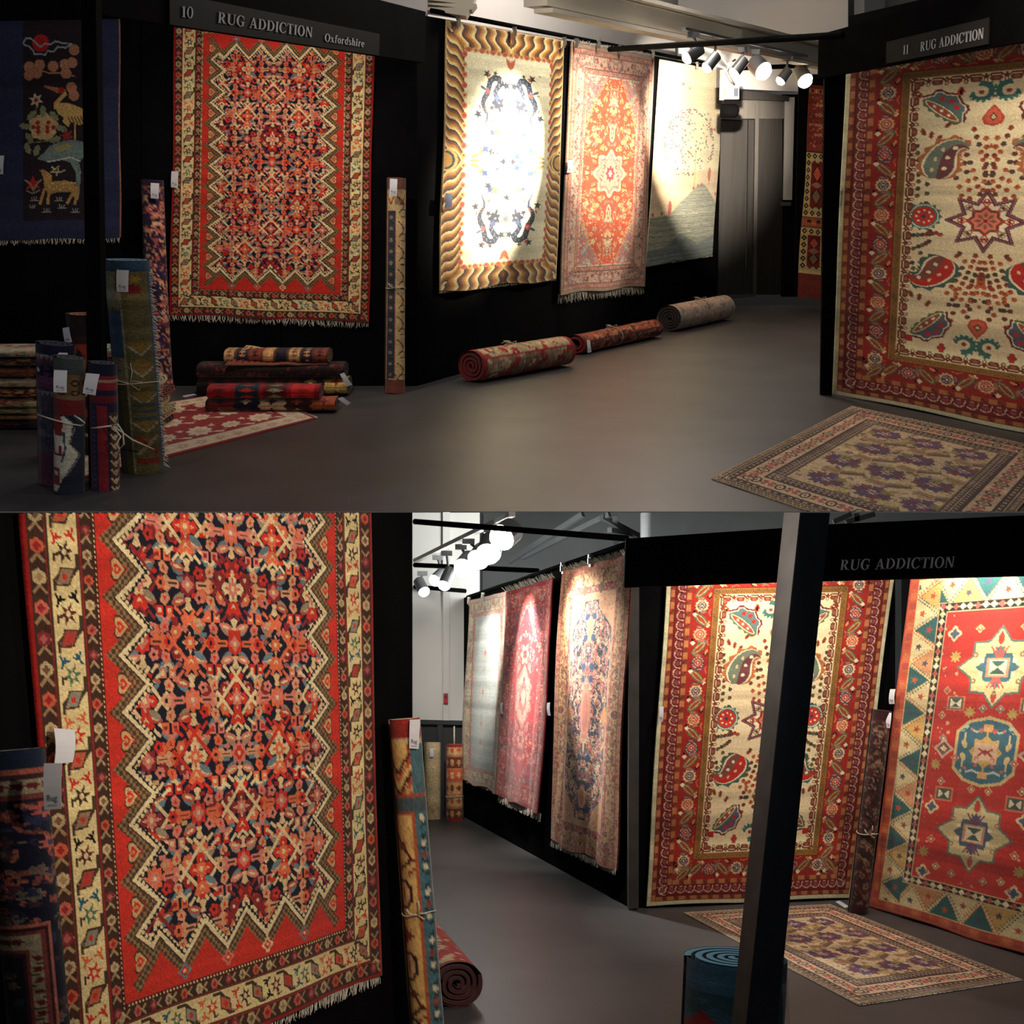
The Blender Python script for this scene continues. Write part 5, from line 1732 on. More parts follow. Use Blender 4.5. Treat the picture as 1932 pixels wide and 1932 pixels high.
def spotlight(room, mount, rear, face, Y, rpx, label, target=None, watts=0, deg=50, bulb='bulb', dY=0.0, col=(1, .87, .72)):
    a = room.at(*rear, Y); b = room.at(*face, Y - dY)
    mt = room.at(*mount, Y)
    r = rpx * Y / FPX
    t = thing('track_spotlight', room, mt, label, 'spotlight', 'spotlights on the tracks')
    V, Fc = boxpts(mt, [.05, 0, 0], [0, .03, 0], [0, 0, .022]); mesh('track_adapter', room, V, Fc, M['alu'], t)
    tube('stem', room, [mt, a + (b - a) * .25], .012, M['alu'], t, 8)
    d = (b - a) / np.linalg.norm(b - a)
    hs = tube('housing', room, [a - d * .01, a, b - d * .01, b], [r * .55, r * .95, r * 1.02, r * 1.02], M['alu'], t, 20, smooth=False)
    # rounded lamp face
    tube('lamp_face', room, [b - d * r * .15, b + d * r * .05, b + d * r * .45, b + d * r * .75], [r * .93, r * .98, r * .8, r * .3], M[bulb], hs, 20)
    if target is not None:
        spot('spot_lamp', room, b + d * r * 1.1, target, watts, deg, .7, col, .04)
    return t


def roll_thing(room, A, B, R, cv, label, name='rolled_rug', R2=None, string=None, group='rolled and folded rugs', **kw):
    t = thing(name, room, np.asarray(A, float) * [1, 1, 1], label, 'rug', group)
    spiral_roll('pile', room, A, B, R, R2 or R, cv, t, **kw)
    if string is not None:
        tie(room, A, B, string, R, R2 or R, t, e1=kw.get('e1'), bow=max(.03, R * .5), r=.0028)
    return t


# canvases shared by both rooms
CV_KARA_BIG, CV_KARA = rug_karabagh(430), rug_karabagh(280)
CV_PAIS = rug_paisley(300)
CV_BIRDS = rug_birds(250)

# ==============================================================================================
# UPPER ROOM
# ==============================================================================================
r = UP
yf = r.floor(966, CUT - 1)[1]
V = np.array([[-12, yf, 0], [12, yf, 0], [12, 27, 0], [-12, 27, 0], [-12, yf + .02, -.001], [12, yf + .02, -.001], [12, 27, -.25], [-12, 27, -.25]], float)
fl = mesh('floor', r, V, [[0, 1, 2, 3], [7, 6, 5, 4], [0, 4, 5, 1], [1, 5, 6, 2], [2, 6, 7, 3], [3, 7, 4, 0]], M['floor'], kind='structure')
fl["label"] = "dark grey vinyl floor of the upper room"

Yw = r.floor(500, 728)[1]
PW = front_plane(Yw)
cor = r.floor(788, 728)
far = r.floor(1362, 566)
PB = wall_plane(cor, far)
panels('wall_left', r, PW, [-80, 92, 266, 530], lambda x: -40, lambda x: 728, M['black'], 'black felt back wall of the corner stand')
panels('wall_left_corner', r, PW, [530, 788], lambda x: 20, lambda x: 728, M['black'], 'black felt wall beside the rolled runner')
bl = lambda x: np.interp(x, [788, 1362], [728, 566])
wb = panels('wall_back', r, PB, [788, 1055, 1230, 1362], lambda x: np.interp(x, [788, 1362], [27, 128]), bl, M['black'], 'black felt wall with three hanging rugs', thick=.06)
# black end of the partition
PBe = (r.on(1362, 566, PB), PB[1])

# white hall wall above and behind the partition, back wall with the lift
off = PB[0] - PB[1] * .55
e = (far - cor) / np.linalg.norm(far - cor)
Yc = 18.6
s1 = off + e * .45; s2 = off + e * ((Yc + .6 - off[1]) / e[1])
slab('wall_hall', r, [s1 + [0, 0, 6.5], s2 + [0, 0, 6.5], s2 + [0, 0, 1.2], s1 + [0, 0, 1.2]], .1, M['white'], kind='structure')["label"] = "white hall wall above the stands"
PC = front_plane(Yc)
pxslab('wall_hall_front', r, [(560, -60), (806, -60), (806, 60), (560, 60)], front_plane(Yw + .45), .08, M['white'], kind='structure')["label"] = "white hall wall above the corner stand"
pxslab('wall_lift', r, [(1280, -60), (1600, -60), (1600, 178), (1280, 162)], PC, .12, M['white'], kind='structure')["label"] = "white wall above the lift"
pxslab('wall_lift_side', r, [(1476, 178), (1600, 178), (1600, 560), (1476, 560)], PC, .12, M['black2'], kind='structure')["label"] = "black wall beside the lift"

# lift: steel doors in a steel frame
lift = struct_root('door_1', r, r.on(1420, 556, PC), 'brushed steel lift doors at the far end')
pxslab('lintel', r, [(1352, 166), (1486, 182), (1486, 192), (1352, 186)], PC, .1, M['steeld'], lift, off=.10)
pxslab('header_panel', r, [(1362, 187), (1480, 192), (1480, 224), (1362, 224)], PC, .1, M['steel'], lift, off=.02)
pxslab('door_panel', r, [(1362, 224), (1412, 226), (1408, 556), (1355, 560)], PC, .05, M['steeld'], lift, off=-.06)
pxslab('door_panel', r, [(1413, 226), (1424, 227), (1420, 556), (1409, 556)], PC, .05, M['steeld'], lift, off=-.04)
pxslab('jamb', r, [(1424, 196), (1431, 196), (1426, 556), (1419, 556)], PC, .08, M['steel'], lift, off=.05)
pxslab('side_panel', r, [(1431, 196), (1479, 196), (1474, 556), (1426, 556)], PC, .05, M['steeld'], lift, off=.0)
pxslab('threshold', r, [(1352, 556), (1420, 554), (1424, 558), (1352, 566)], PC, .2, M['steel'], lift, off=.10)
# grey service panel on the wall
t = thing('wall_panel', r, r.on(1486, 378, PC), 'tall pale grey enamel panel fixed beside the lift', 'panel')
pxslab('panel_front', r, [(1479, 184), (1497, 184), (1492, 377), (1476, 377)], PC, .05, M['gpanel'], t, off=.08)
pxslab('bracket', r, [(1472, 381), (1490, 381), (1490, 388), (1472, 388)], PC, .05, M['dgrey'], t, off=.08)
# black rounded bracket, white socket box and pale batten at the partition end
c1, c2 = r.at(1360, 209, 17.2), r.at(1386, 209, 17.2)
tag(tube('rail_end', r, [c1, c2, c2 + (c2 - c1) * .25, c2 + (c2 - c1) * .33], [.075, .075, .055, .02], M['black2'], n=16), 'black rounded rail end poking out past the partition', 'bracket')
t = thing('junction_box', r, r.at(1382, 188, 17.0), 'white plastic socket box on the partition end', 'box')
slab('box_body', r, [r.at(x, y, 17.0) for x, y in ((1370, 160), (1395, 158), (1394, 187), (1369, 187))], .12, M['plastic'], t)
slab('socket_plate', r, [r.at(x, y, 16.97) for x, y in ((1385, 166), (1393, 166), (1393, 182), (1385, 182))], .02, M['ink'], t)
tag(slab('timber_batten', r, [r.at(x, y, 17.1) for x, y in ((1359, 132), (1367, 132), (1366, 189), (1358, 189))], .05, M['wood']), 'short pale timber batten beside the white socket box', 'batten')
cab = [[r.at(1385, 160, 16.9), r.at(1378, 150, 16.8), r.at(1372, 138, 16.5), r.at(1366, 128, 16.3), r.at(1350, 122, 16.2), r.at(1340, 126, 16.1)],
       [r.at(1372, 134, 16.5), r.at(1378, 118, 16.4), r.at(1388, 112, 16.4), r.at(1372, 122, 16.4), r.at(1360, 106, 16.4)]]
tag(tubes('lamp_cable', r, cab, .012, M['cable']), 'looped white cable hanging between the spotlights', 'cable')
tag(tube('smoke_detector', r, [r.on(1528, 90, PC) + [0, -.02, 0], r.on(1528, 90, PC) + [0, -.10, 0], r.on(1528, 90, PC) + [0, -.16, 0]], [.10, .10, .06], M['plastic'], n=20), 'round white alarm dome on the far white wall', 'alarm')

# moulded beam and vent on the white wall
b0, b1 = r.at(1010, -10, 11.3), r.at(1585, 118, 18.2)
tag(bar('trim_1', r, b0, b1, .20, .15, M['cream'], kind='structure'), 'pale moulded beam under the ceiling')
for k, dz in enumerate((-.11, .11)):
    bar('moulding', r, b0 + [.06, -.06, dz], b1 + [.06, -.06, dz], .16, .03, M['cream'], bpy.data.objects['trim_1'])
t = struct_root('trim_2', r, r.at(845, 20, 11.6), 'pale moulded bracket above the first hanging rug')
for k, (y0, y1, w) in enumerate(((-30, 4, 0), (5, 12, 3), (13, 24, -2))):
    slab('moulding', r, [r.at(x, y, 11.7 - .03 * k) for x, y in ((796 - w, y0), (902 + w - 6 * k, y0 + 2), (893 - 6 * k + w, y1 + 6), (796 - w, y1 - 6))], .3, M['cream'], t)

# black bars across the hall
def rod(nm, A, B, rr, label, room=UP):
    return tag(tube(nm, room, [A, B], rr, M['black2'], n=8), label, 'rail')
rod('tie_bar', r.at(1150, 93, 13.2), r.at(1590, 66, 9.9), .022, 'long black tie bar from the back wall to the right-hand stand')
rod('tie_bar', r.at(1395, 129, 17.8), r.at(1560, 122, 17.6), .025, 'short black bar high up in front of the lift wall')
rod('hanging_rail', r.at(1522, 154, 17.3), r.at(1572, 153, 17.2), .025, 'black rail carrying the long narrow bag strip')
top_l = [r.on(x, y, PB) + PB[1] * .01 + [0, 0, .035] for x, y in ((812, 30), (1364, 131))]
rod('hanging_rail', top_l[0], top_l[1], .018, 'thin black rail along the top of the three-rug wall')

# ---------------- right-hand stand (eleven)
pA, pBq = r.floor(1566, 741), r.floor(1945, 819)
PD = wall_plane(pA, pBq)
bd = lambda x: 741 + (x - 1566) * 78.0 / 379
panels('wall_right', r, PD, [1600, 1790, 2080, 2500], lambda x: np.interp(x, [1560, 2500], [40, -176]), bd, M['black'], 'black felt wall behind the cream paisley rug', thick=.06)
Yp = r.floor(1560, 741)[1]
sp = np.array([r.at(x, y, Yp - .14) for x, y in ((1556, 149), (1592, 142), (1570, 745), (1549, 745))]); sp[2:, 2] = 0
tag(slab('stand_post', r, sp, .05, M['black2']), 'black square corner post of the right-hand stand', 'post')
PF = (PD[0] + PD[1] * .30, PD[1])
f2 = thing('fascia_board', r, r.on(1560, 148, PF), 'black fascia board with the brown number eleven sign', 'board', 'fascia boards')
pxslab('board', r, [(1555, 66), (2500, -190), (2500, -20), (1553, 148)], PF, .05, M['black2'], f2, off=.05)
pxslab('sign_plate', r, [(1687, 80), (1881, 34), (1879, 84), (1686, 121)], PF, .012, M['board2'], f2, off=.066)
PS = (PF[0] + PF[1] * .067, PF[1])
sign_text(r, '11', [r.on(x, y, PS) for x, y in ((1705, 86), (1716, 83.5), (1715, 101), (1704, 103))], PS[1], f2, 'letter')
sign_text(r, 'RUG ADDICTION', [r.on(x, y, PS) for x, y in ((1738, 79.5), (1857, 52.5), (1856, 73), (1737, 97))], PS[1], f2, 'letter')
t = tag(pxslab('hall_column', r, [(1632, -60), (1672, -60), (1668, 60), (1630, 60)], front_plane(14.0), .4, M['dgrey']), 'dark grey hall column rising behind the fascia', 'column')
t["kind"] = 'structure'
slab('wall_far_right', r, [r.at(x, y, 21) for x, y in ((1590, -80), (2300, -80), (2300, 420), (1590, 420))], .1, M['grey'], kind='structure')["label"] = "dim grey wall far behind the right-hand stand"

# cream paisley rug: a true rectangle on the wall, partly outside the picture
TL, BL = r.on(1606, 56, PD), r.on(1577, 741, PD)
mid = r.on(1866, 425, PD)
eD = (pBq - pA) / np.linalg.norm(pBq - pA)
half = np.dot(mid - (TL + BL) / 2, eD)
TR, BR = TL + eD * 2 * half, BL + eD * 2 * half
t = thing('hanging_rug', r, (BL + BR) / 2, 'cream rug with paisleys and a plum star, red border, under the number eleven sign', 'rug', 'rugs hanging on the stands')
rug_sheet('pile', r, [TL, TR, BR, BL], CV_PAIS, PD[1], .03, t, wave=.005, seed=3)
price_tag(r, [(1584, 354), (1598, 354), (1597, 384), (1583, 383)], PD, 'white tag on the left edge of the upper cream paisley rug', .07)

# bag strip on the dark wall by the lift
PRn = front_plane(17.4)
hung_rug(r, 'hanging_bag_strip', [(1528, 160), (1568, 164), (1556, 566), (1503, 560)], PRn, rug_runner(70), 'long narrow bag strip, rusty red ends, cream and black kilim middle', off=.03, wave=.012, folds=.6, seed=4, cat='bag strip', group='narrow strips')
tag(slab('strip_backing', r, [r.at(x, y, 17.55) for x, y in ((1508, 140), (1600, 140), (1590, 560), (1498, 560))], .05, M['black'], kind='structure'), 'black panel behind the bag strip')

# ---------------- corner stand (ten)
post_y = 7.3
pp = lambda x, y: r.at(x, y, post_y)
xb = [(152, -40), (180, -40), (192, 878), (163, 878)]
fr_ = np.array([pp(*q) for q in xb]); fr_[2:, 2] = 0
tag(slab('stand_post', r, fr_, .1, M['black2']), 'black square post at the front of the corner stand', 'post')
A0, B0 = r.at(165, 300, post_y), r.at(800, 300, Yw - .12)
PA = wall_plane(A0 * [1, 1, 0], B0 * [1, 1, 0])
f1 = thing('fascia_board', r, r.on(480, 71, PA), 'black fascia board with the number ten Oxfordshire sign', 'board', 'fascia boards')
bt = lambda x: 23.5 + (x - 165) * .149
pxslab('board', r, [(130, -150), (803, 22), (802, bt(802)), (130, bt(130))], PA, .05, M['black2'], f1)
pxslab('sign_plate', r, [(316, -14), (713, 64), (712, 105), (316, 46)], PA, .012, M['board'], f1, off=.014)
PS = (PA[0] + PA[1] * .015, PA[1])
sign_text(r, '10', [r.on(x, y, PS) for x, y in ((341, 11), (364, 14), (363, 35), (341, 32))], PS[1], f1, 'letter')
sign_text(r, 'RUG ADDICTION', [r.on(x, y, PS) for x, y in ((411, 22.5), (589, 52), (588, 71), (410, 43))], PS[1], f1, 'letter')
sign_text(r, 'Oxfordshire', [r.on(x, y, PS) for x, y in ((612, 63), (687, 75.5), (686, 89), (611, 78))], PS[1], f1, 'letter')

hung_rug(r, 'hanging_rug', [(332, 4), (708, 12), (697, 607), (322, 592)], PW, CV_KARA, 'red rug with zigzag dark centre and cream border, under the number ten sign', off=.03, fr=.045, fr_n=190, wave=.006, seed=11)
price_tag(r, [(327, 323), (340, 324), (339, 355), (326, 353)], PW, 'white tag on the left border of the upper red zigzag rug', .06)
hung_rug(r, 'hanging_rug', [(-46, 42), (228, 37), (230, 448), (-46, 454)], PW, rug_crane(190), 'midnight blue pictorial rug with a crane and a deer', off=.03, fr=.035, fr_n=120, wave=.005, seed=12)
price_tag(r, [(-2, 293), (13, 294), (11, 329), (-3, 328)], PW, 'white tag on the blue crane rug at the picture edge', .06)

# ---------------- three rugs on the back wall
hung_rug(r, 'hanging_rug', [(836, 38), (1058, 77), (1044, 527), (822, 551)], PB, rug_dragon(210), 'cream rug with blue dragons and a wavy gold striped border', off=.03, wave=.012, seed=13, fr=.012, fr_n=120)
hung_rug(r, 'hanging_rug', [(1071, 80), (1227, 108), (1209, 540), (1048, 556)], PB, rug_coral(150), 'coral rug with pale pink floral borders and white fringe', off=.03, wave=.010, seed=14, fr=.075, fr_n=170, top_fr=.04)
hung_rug(r, 'hanging_rug', [(1240, 112), (1362, 135), (1340, 482), (1214, 502)], PB, rug_tree(130), 'cream rug with a ring of leaves over grey green hills', off=.03, wave=.008, seed=15, fr=.012, fr_n=90)
price_tag(r, [(1058, 303), (1068, 302), (1067, 325), (1057, 326)], PB, 'white tag on the left edge of the coral rug', .07)
price_tag(r, [(826, 364), (838, 366), (837, 392), (824, 392)], PB, 'blue grey tag on the left border of the dragon rug', .07, lettered=False, m='bluecard')
CL = [(848, 46, 'left end of the dragon rug'), (955, 64, 'middle of the dragon rug top'), (1050, 82, 'right end of the dragon rug'), (1073, 84, 'left end of the coral rug'), (1115, 84, 'coral rug left of its middle'), (1156, 96, 'middle of the coral rug top'),
      (1219, 104, 'right end of the coral rug'), (1303, 126, 'middle of the leaf ring rug'), (1358, 138, 'right end of the leaf ring rug')]
for x, y, w in CL:
    clip(r, x, y, PB, 'steel clip holding the ' + w)

# ---------------- rolled rugs along the back wall
def lying(room, a, b, R, dz=0):
    A, B = room.floor(*a), room.floor(*b)
    return A + [0, 0, R + dz], B + [0, 0, R + dz]
A, B = lying(r, (889, 722), (1062, 690), .136)
roll_thing(r, A, B, .140, roll_cloth(120, 120, (196, 176, 140), [(196, 176, 140), (206, 186, 150), (120, 104, 88), (170, 40, 42), (160, 36, 40), (150, 120, 96)], 51, 'stripes', ((150, 40, 40), 4), 1.2, 4), 'fat rolled rug, red and cream, nearest on the back wall floor', R2=.128, turns=3.2, back=(120, 34, 36), edge=(60, 46, 44), cap=(120, 44, 46), string=.42, start=.5, power=2.2)
A, B = lying(r, (1084, 669), (1232, 636), .095)
roll_thing(r, A, B, .120, roll_cloth(110, 120, (130, 36, 32), [(176, 90, 60), (96, 26, 28), (196, 140, 90), (70, 30, 30)], 52, 'stripes', ((120, 26, 28), 5), 1.4, 3.4), 'slack rolled dark red rug in the middle of the wall floor', R2=.092, turns=1.6, back=(90, 26, 28), edge=(110, 30, 32), string=.45, start=.3, hole=.5)
A, B = lying(r, (1261, 626), (1364, 603), .145)
roll_thing(r, A, B, .150, roll_cloth(110, 110, (196, 176, 156), [(150, 130, 120), (206, 186, 166), (120, 120, 130), (190, 150, 134)], 53, 'floral', ((190, 176, 160), 6), 1.3, 3.2), 'rolled pale beige rug with a dark coiled end nearest the lift', R2=.142, turns=4.0, back=(30, 28, 28), edge=(36, 34, 34), cap=(60, 58, 58), string=.55, start=.2)
PBt = wall_plane(r.floor(1100, 672), r.floor(1240, 641))
price_tag(r, [(1107, 641), (1113, 642), (1116, 664), (1109, 666)], front_plane(r.floor(1108, 672)[1] - .02), 'white tag hanging from the slack dark red roll', .0)

# ---------------- corner rolls
def leaning(room, base, top, zt, R, **kw):
    A = room.floor(*base); B = room.at(top[0], top[1], A[1] + kw.pop('back', 0.0))
    return A, B
A, B = leaning(r, (745, 741), (748, 336), 0, .075, back=.12)
roll_thing(r, B, A, .074, cloth_runner(), 'slim rolled cream and blue runner leaning at the corner beside the red rug', nu=80, nv=220, turns=2.6, back=(206, 190, 160), edge=(206, 180, 140), string=.5, start=3.14, spread=1.12)
price_tag(r, [(736, 337), (750, 338), (749, 370), (735, 369)], front_plane(A[1] - .02), 'white tag near the top of the cream and blue runner roll', .01)
A, B = leaning(r, (302, 738), (287, 339), 0, .09, back=.04)
roll_thing(r, B, A, .088, roll_cloth(90, 460, (40, 32, 54), [(176, 90, 90), (206, 130, 100), (60, 40, 70), (150, 60, 70), (206, 160, 130), (40, 40, 80)], 55, 'floral', ((46, 32, 50), 14, (170, 90, 80)), 1.6, 5), 'tall dark blue and rose rolled rug standing left of the red rug', turns=2.4, back=(40, 36, 50), edge=(30, 30, 44), start=3.14, spread=1.25)
price_tag(r, [(285, 345), (301, 346), (300, 375), (285, 374)], front_plane(A[1] - .07), 'white tag on the tall dark rolled rug left of the red rug', .01)

# ---------------- folded pile by the wall and red-white rug below it
q = [r.floor(*p) for p in ((118, 793), (472, 735), (597, 791), (150, 906))]
t = thing('floor_rug', r, q[3], 'crimson and cream floral rug lying on the floor by the folded pile', 'rug', 'rugs lying on the floor')
rug_sheet('pile', r, q, rug_crimson_white(180), np.array([0, 0, 1.0]), .009, t, wave=.001, thick=.009, seed=21)
fringe(r, q[1] + [0, 0, .006], q[2] + [0, 0, .006], np.array([.9, .2, -.05]), .03, 60, t, 4)

def flat(room, xl, xr, yb, z0, h, depth, cv, label, Yoff=0.0, **kw):
    A, B = room.floor(xl, yb), room.floor(xr, yb)
    Y = A[1] + Yoff
    sc = Y / A[1]
    A, B = A * [sc, sc, 1] + [0, depth, z0 + h], B * [sc, sc, 1] + [0, depth, z0 + h]
    return roll_thing(room, A, B, depth, cv, label, 'folded_rug', R2=h, e1=np.array([0, -1.0, 0]), power=3.0, group='rolled and folded rugs', **kw)
DK = [(30, 22, 24), (90, 34, 36), (54, 40, 36), (120, 50, 44), (40, 34, 40)]
flat(r, 388, 632, 781, .012, .042, .16, roll_cloth(90, 190, (50, 34, 38), [(110, 36, 40), (30, 28, 48), (196, 170, 140), (60, 30, 30), (170, 84, 50)], 61, 'kilim', None, 1, 6), 'folded kilim with white and orange zigzags, lowest in the front pile', turns=2.6, back=(60, 40, 40), edge=(40, 30, 32))
flat(r, 393, 604, 781, .098, .046, .14, roll_cloth(90, 170, (140, 26, 34), [(150, 28, 36), (24, 44, 54), (90, 22, 30), (190, 40, 40), (120, 140, 110)], 62, 'bands', None, 1, 7), 'folded bright red and green banded rug on the front of the pile', turns=2.4, back=(110, 26, 32), edge=(90, 24, 30))
flat(r, 372, 655, 752, .012, .060, .19, roll_cloth(90, 200, (44, 26, 28), DK + [(196, 160, 90), (150, 36, 40)], 63, 'kilim', None, 1, 5), 'dark brown folded rug with yellow arches, at the bottom behind the red one', Yoff=.06, turns=2.6, back=(40, 26, 26), edge=(44, 30, 30))
flat(r, 374, 650, 752, .134, .055, .19, roll_cloth(90, 200, (38, 26, 26), DK, 64, 'floral', None, 1, 4), 'very dark folded rug in the middle of the pile', Yoff=.06, turns=2.4, back=(34, 26, 26), edge=(40, 30, 28))
top_fold = flat(r, 428, 622, 752, .246, .050, .17, roll_cloth(100, 170, (96, 66, 52), [(206, 170, 120), (50, 40, 60), (150, 70, 50), (206, 150, 100), (40, 34, 50)], 65, 'bands', None, 1, 4), 'folded tan and blue patterned rug on top of the pile', Yoff=.10, turns=2.2, back=(120, 84, 66), edge=(120, 90, 70))
# its loose top layer, turned up at the left corner
cy = r.floor(500, 752)[1]
fq = [r.at(x, y, cy + d) for x, y, d in ((464, 654, .30), (622, 679, .34), (618, 690, .12), (424, 691, .06))]
n_ = np.cross(fq[1] - fq[0], fq[3] - fq[0]); n_ /= np.linalg.norm(n_)
n_ = n_ if n_[2] > 0 else -n_
cvT = roll_cloth(120, 50, (120, 84, 66), [(206, 170, 120), (60, 46, 60), (150, 70, 50), (206, 160, 110), (50, 40, 56)], 66, 'bands', None, 1, 3)
rug_sheet('turned_corner', r, fq, cvT, n_, .012, top_fold, wave=.006, thick=.012, seed=3)
for (p4, w, Yt) in (([(641, 706), (649, 703), (665, 726), (655, 729)], 'right behind the dark rugs of the pile', 9.7), ([(637, 752), (646, 749), (662, 760), (655, 765)], 'right of the folded zigzag kilim', 9.0), ([(344, 747), (366, 743), (372, 745), (350, 750)], 'left of the dark rugs of the pile', 9.4)):
    price_tag(r, p4, front_plane(Yt), 'white tag sticking out ' + w, .0, lettered=False)

# left pile of folded rugs behind the standing rolls
pile = [(812, .000, .030, (60, 44, 40), DK, 'dark brown folded rug at the very bottom of the left pile', 302), (812, .062, .018, (196, 160, 110), [(150, 110, 70), (176, 90, 60)], 'thin tan folded rug, second from the floor in the left pile', 308),
        (812, .100, .018, (196, 190, 140), [(190, 90, 60), (120, 140, 90)], 'thin yellow green folded rug, third from the floor in the left pile', 310), (812, .138, .033, (214, 196, 150), [(176, 130, 90), (196, 60, 50)], 'cream folded rug with faint flowers, fourth in the left pile', 300),
        (812, .206, .031, (120, 40, 36), [(206, 170, 130), (60, 40, 40), (206, 150, 70)], 'red and black patterned folded rug in the middle of the left pile', 312), (812, .270, .033, (220, 204, 164), [(190, 170, 130), (206, 150, 120)], 'plain cream folded rug above the red patterned one in the left pile', 298),
        (812, .338, .035, (150, 84, 56), [(120, 60, 44), (176, 110, 80)], 'rust brown folded rug, third from the top in the left pile', 292), (812, .410, .026, (90, 60, 50), [(196, 150, 110), (60, 44, 44)], 'dark folded rug, second from the top of the left pile', 288),
        (812, .464, .034, (226, 204, 170), [(196, 90, 70), (110, 140, 150), (206, 170, 130)], 'cream folded rug with red and blue flowers on top of the left pile', 284)]
for k, (yb, z0, h, gr, cs, lab, xr) in enumerate(pile):
    flat(r, -60 - 5 * (k % 3), xr, yb, z0, h, .20, roll_cloth(70, 150, gr, cs, 70 + k, 'floral', None, 1.3, 3.6), lab, turns=2.2, back=tuple(int(v * .7) for v in gr), edge=tuple(int(v * .8) for v in gr), nv=80)

# ---------------- bundle of standing rolls at the front left
def standing(room, xc, yb, ytop, R, cv, label, lean=0, string=None, **kw):
    A = room.floor(xc, yb) ; A = A + [0, R * .9, 0]
    B = room.at(xc + lean, ytop, A[1])
    return A, B, roll_thing(room, B, A, R, cv, label, string=string, **kw)
KB = [(92, 84, 64), (40, 66, 96), (110, 104, 76), (150, 40, 36), (70, 84, 88)]
A, B, t = standing(r, 262, 895, 490, .128, cloth_tall_kilim(), 'tall blue and olive kilim roll with a fringed edge, tallest of the tied bundle', lean=-24, nu=80, nv=220, turns=3.4, back=(60, 84, 100), edge=(36, 52, 66), cap=(120, 160, 186), start=3.14, string=.56)
fringe(r, B + [.128, -.03, -.06], A + [.128, -.03, .03], np.array([1.0, -.3, -.1]), .03, 110, t, 8, m=M['yarn'])
A, B, t = standing(r, 176, 862, 592, .110, roll_cloth(80, 200, (44, 34, 32), [(50, 38, 34), (150, 60, 40), (196, 170, 120), (40, 32, 34)], 82, 'bands', ((40, 34, 34), 30), 1, 7), 'dark roll with an orange coiled top standing behind the post', lean=-18, turns=3.0, back=(60, 44, 40), edge=(50, 40, 38), cap=(190, 120, 84), start=3.14)
A, B, t = standing(r, 98, 918, 648, .105, cloth_mauve(), 'mauve and grey roll at the left end of the tied bundle', lean=6, nu=80, nv=220, turns=3.0, back=(40, 40, 70), edge=(30, 32, 60), start=3.14)
A, B, t = standing(r, 122, 934, 674, .084, cloth_white_red(), 'front roll of the bundle with white, red and navy shapes', lean=8, nu=80, nv=220, turns=2.8, back=(60, 56, 60), edge=(50, 56, 60), start=3.14)
A, B, t = standing(r, 192, 927, 684, .080, cloth_red_navy(), 'slim red and navy banded roll at the front right of the bundle', lean=0, nu=80, nv=220, turns=2.6, back=(30, 30, 54), edge=(26, 28, 50), start=3.14)
Yt = r.floor(150, 934)[1] - .03
for p4, Yq, lab in (([(102, 698), (127, 699), (126, 741), (101, 740)], Yt, 'white tag on the front white, red and navy roll'), ([(163, 704), (188, 706), (180, 746), (156, 742)], Yt - .02, 'tilted white tag on the slim red and navy roll'),
                    ([(220, 509), (243, 510), (242, 551), (220, 550)], r.floor(262, 895)[1] - .02, 'white tag near the top of the tall kilim roll'), ([(118, 619), (130, 617), (136, 645), (123, 649)], r.floor(176, 862)[1] - .02, 'crooked white tag beside the dark roll with the orange top'),
                    ([(107, 665), (128, 666), (126, 680), (104, 679)], r.floor(124, 934)[1] + .22, 'white tag poking out between the mauve and front rolls')):
    price_tag(r, p4, front_plane(Yq), lab, .0)
Yq = r.floor(150, 934)[1]
stl = [[r.at(x, y, Yq + d) for x, y, d in ((70, 782, .0), (95, 790, -.06), (130, 800, -.05), (155, 803, -.06), (160, 798, -.08), (150, 790, -.08), (140, 784, -.07))],
       [r.at(x, y, Yq + d) for x, y, d in ((172, 808, -.03), (190, 806, -.06), (212, 803, -.04), (225, 812, .02), (250, 830, .05), (290, 848, .25))],
       [r.at(x, y, Yq + d) for x, y, d in ((212, 803, -.05), (222, 800, -.08), (232, 815, -.09), (234, 838, -.09), (225, 848, -.08), (220, 836, -.08), (228, 824, -.08), (214, 806, -.06))]]
tag(tubes('bundle_string', r, stl, .0045, M['string']), 'white string with a bow tying the bundle of standing rolls', 'string')

# ---------------- floor rug at the right
L_, T_, Rr = r.floor(1342, 905), r.floor(1607, 768), r.floor(2010, 856)
Bb = L_ + (Rr - T_)
t = thing('floor_rug', r, (L_ + T_) / 2, 'flat woven floor rug with purple sprays, in front of the upper paisley rug', 'rug', 'rugs lying on the floor')
rug_sheet('pile', r, [T_, Rr, Bb, L_], CV_BIRDS, np.array([0, 0, 1.0]), .007, t, wave=.0012, thick=.007, seed=31, cut='above')
fringe(r, T_ + [0, 0, .004], Rr * .75 + T_ * .25 + [0, 0, .004], np.array([0.1, 1.0, .1]), .03, 120, t, 5)

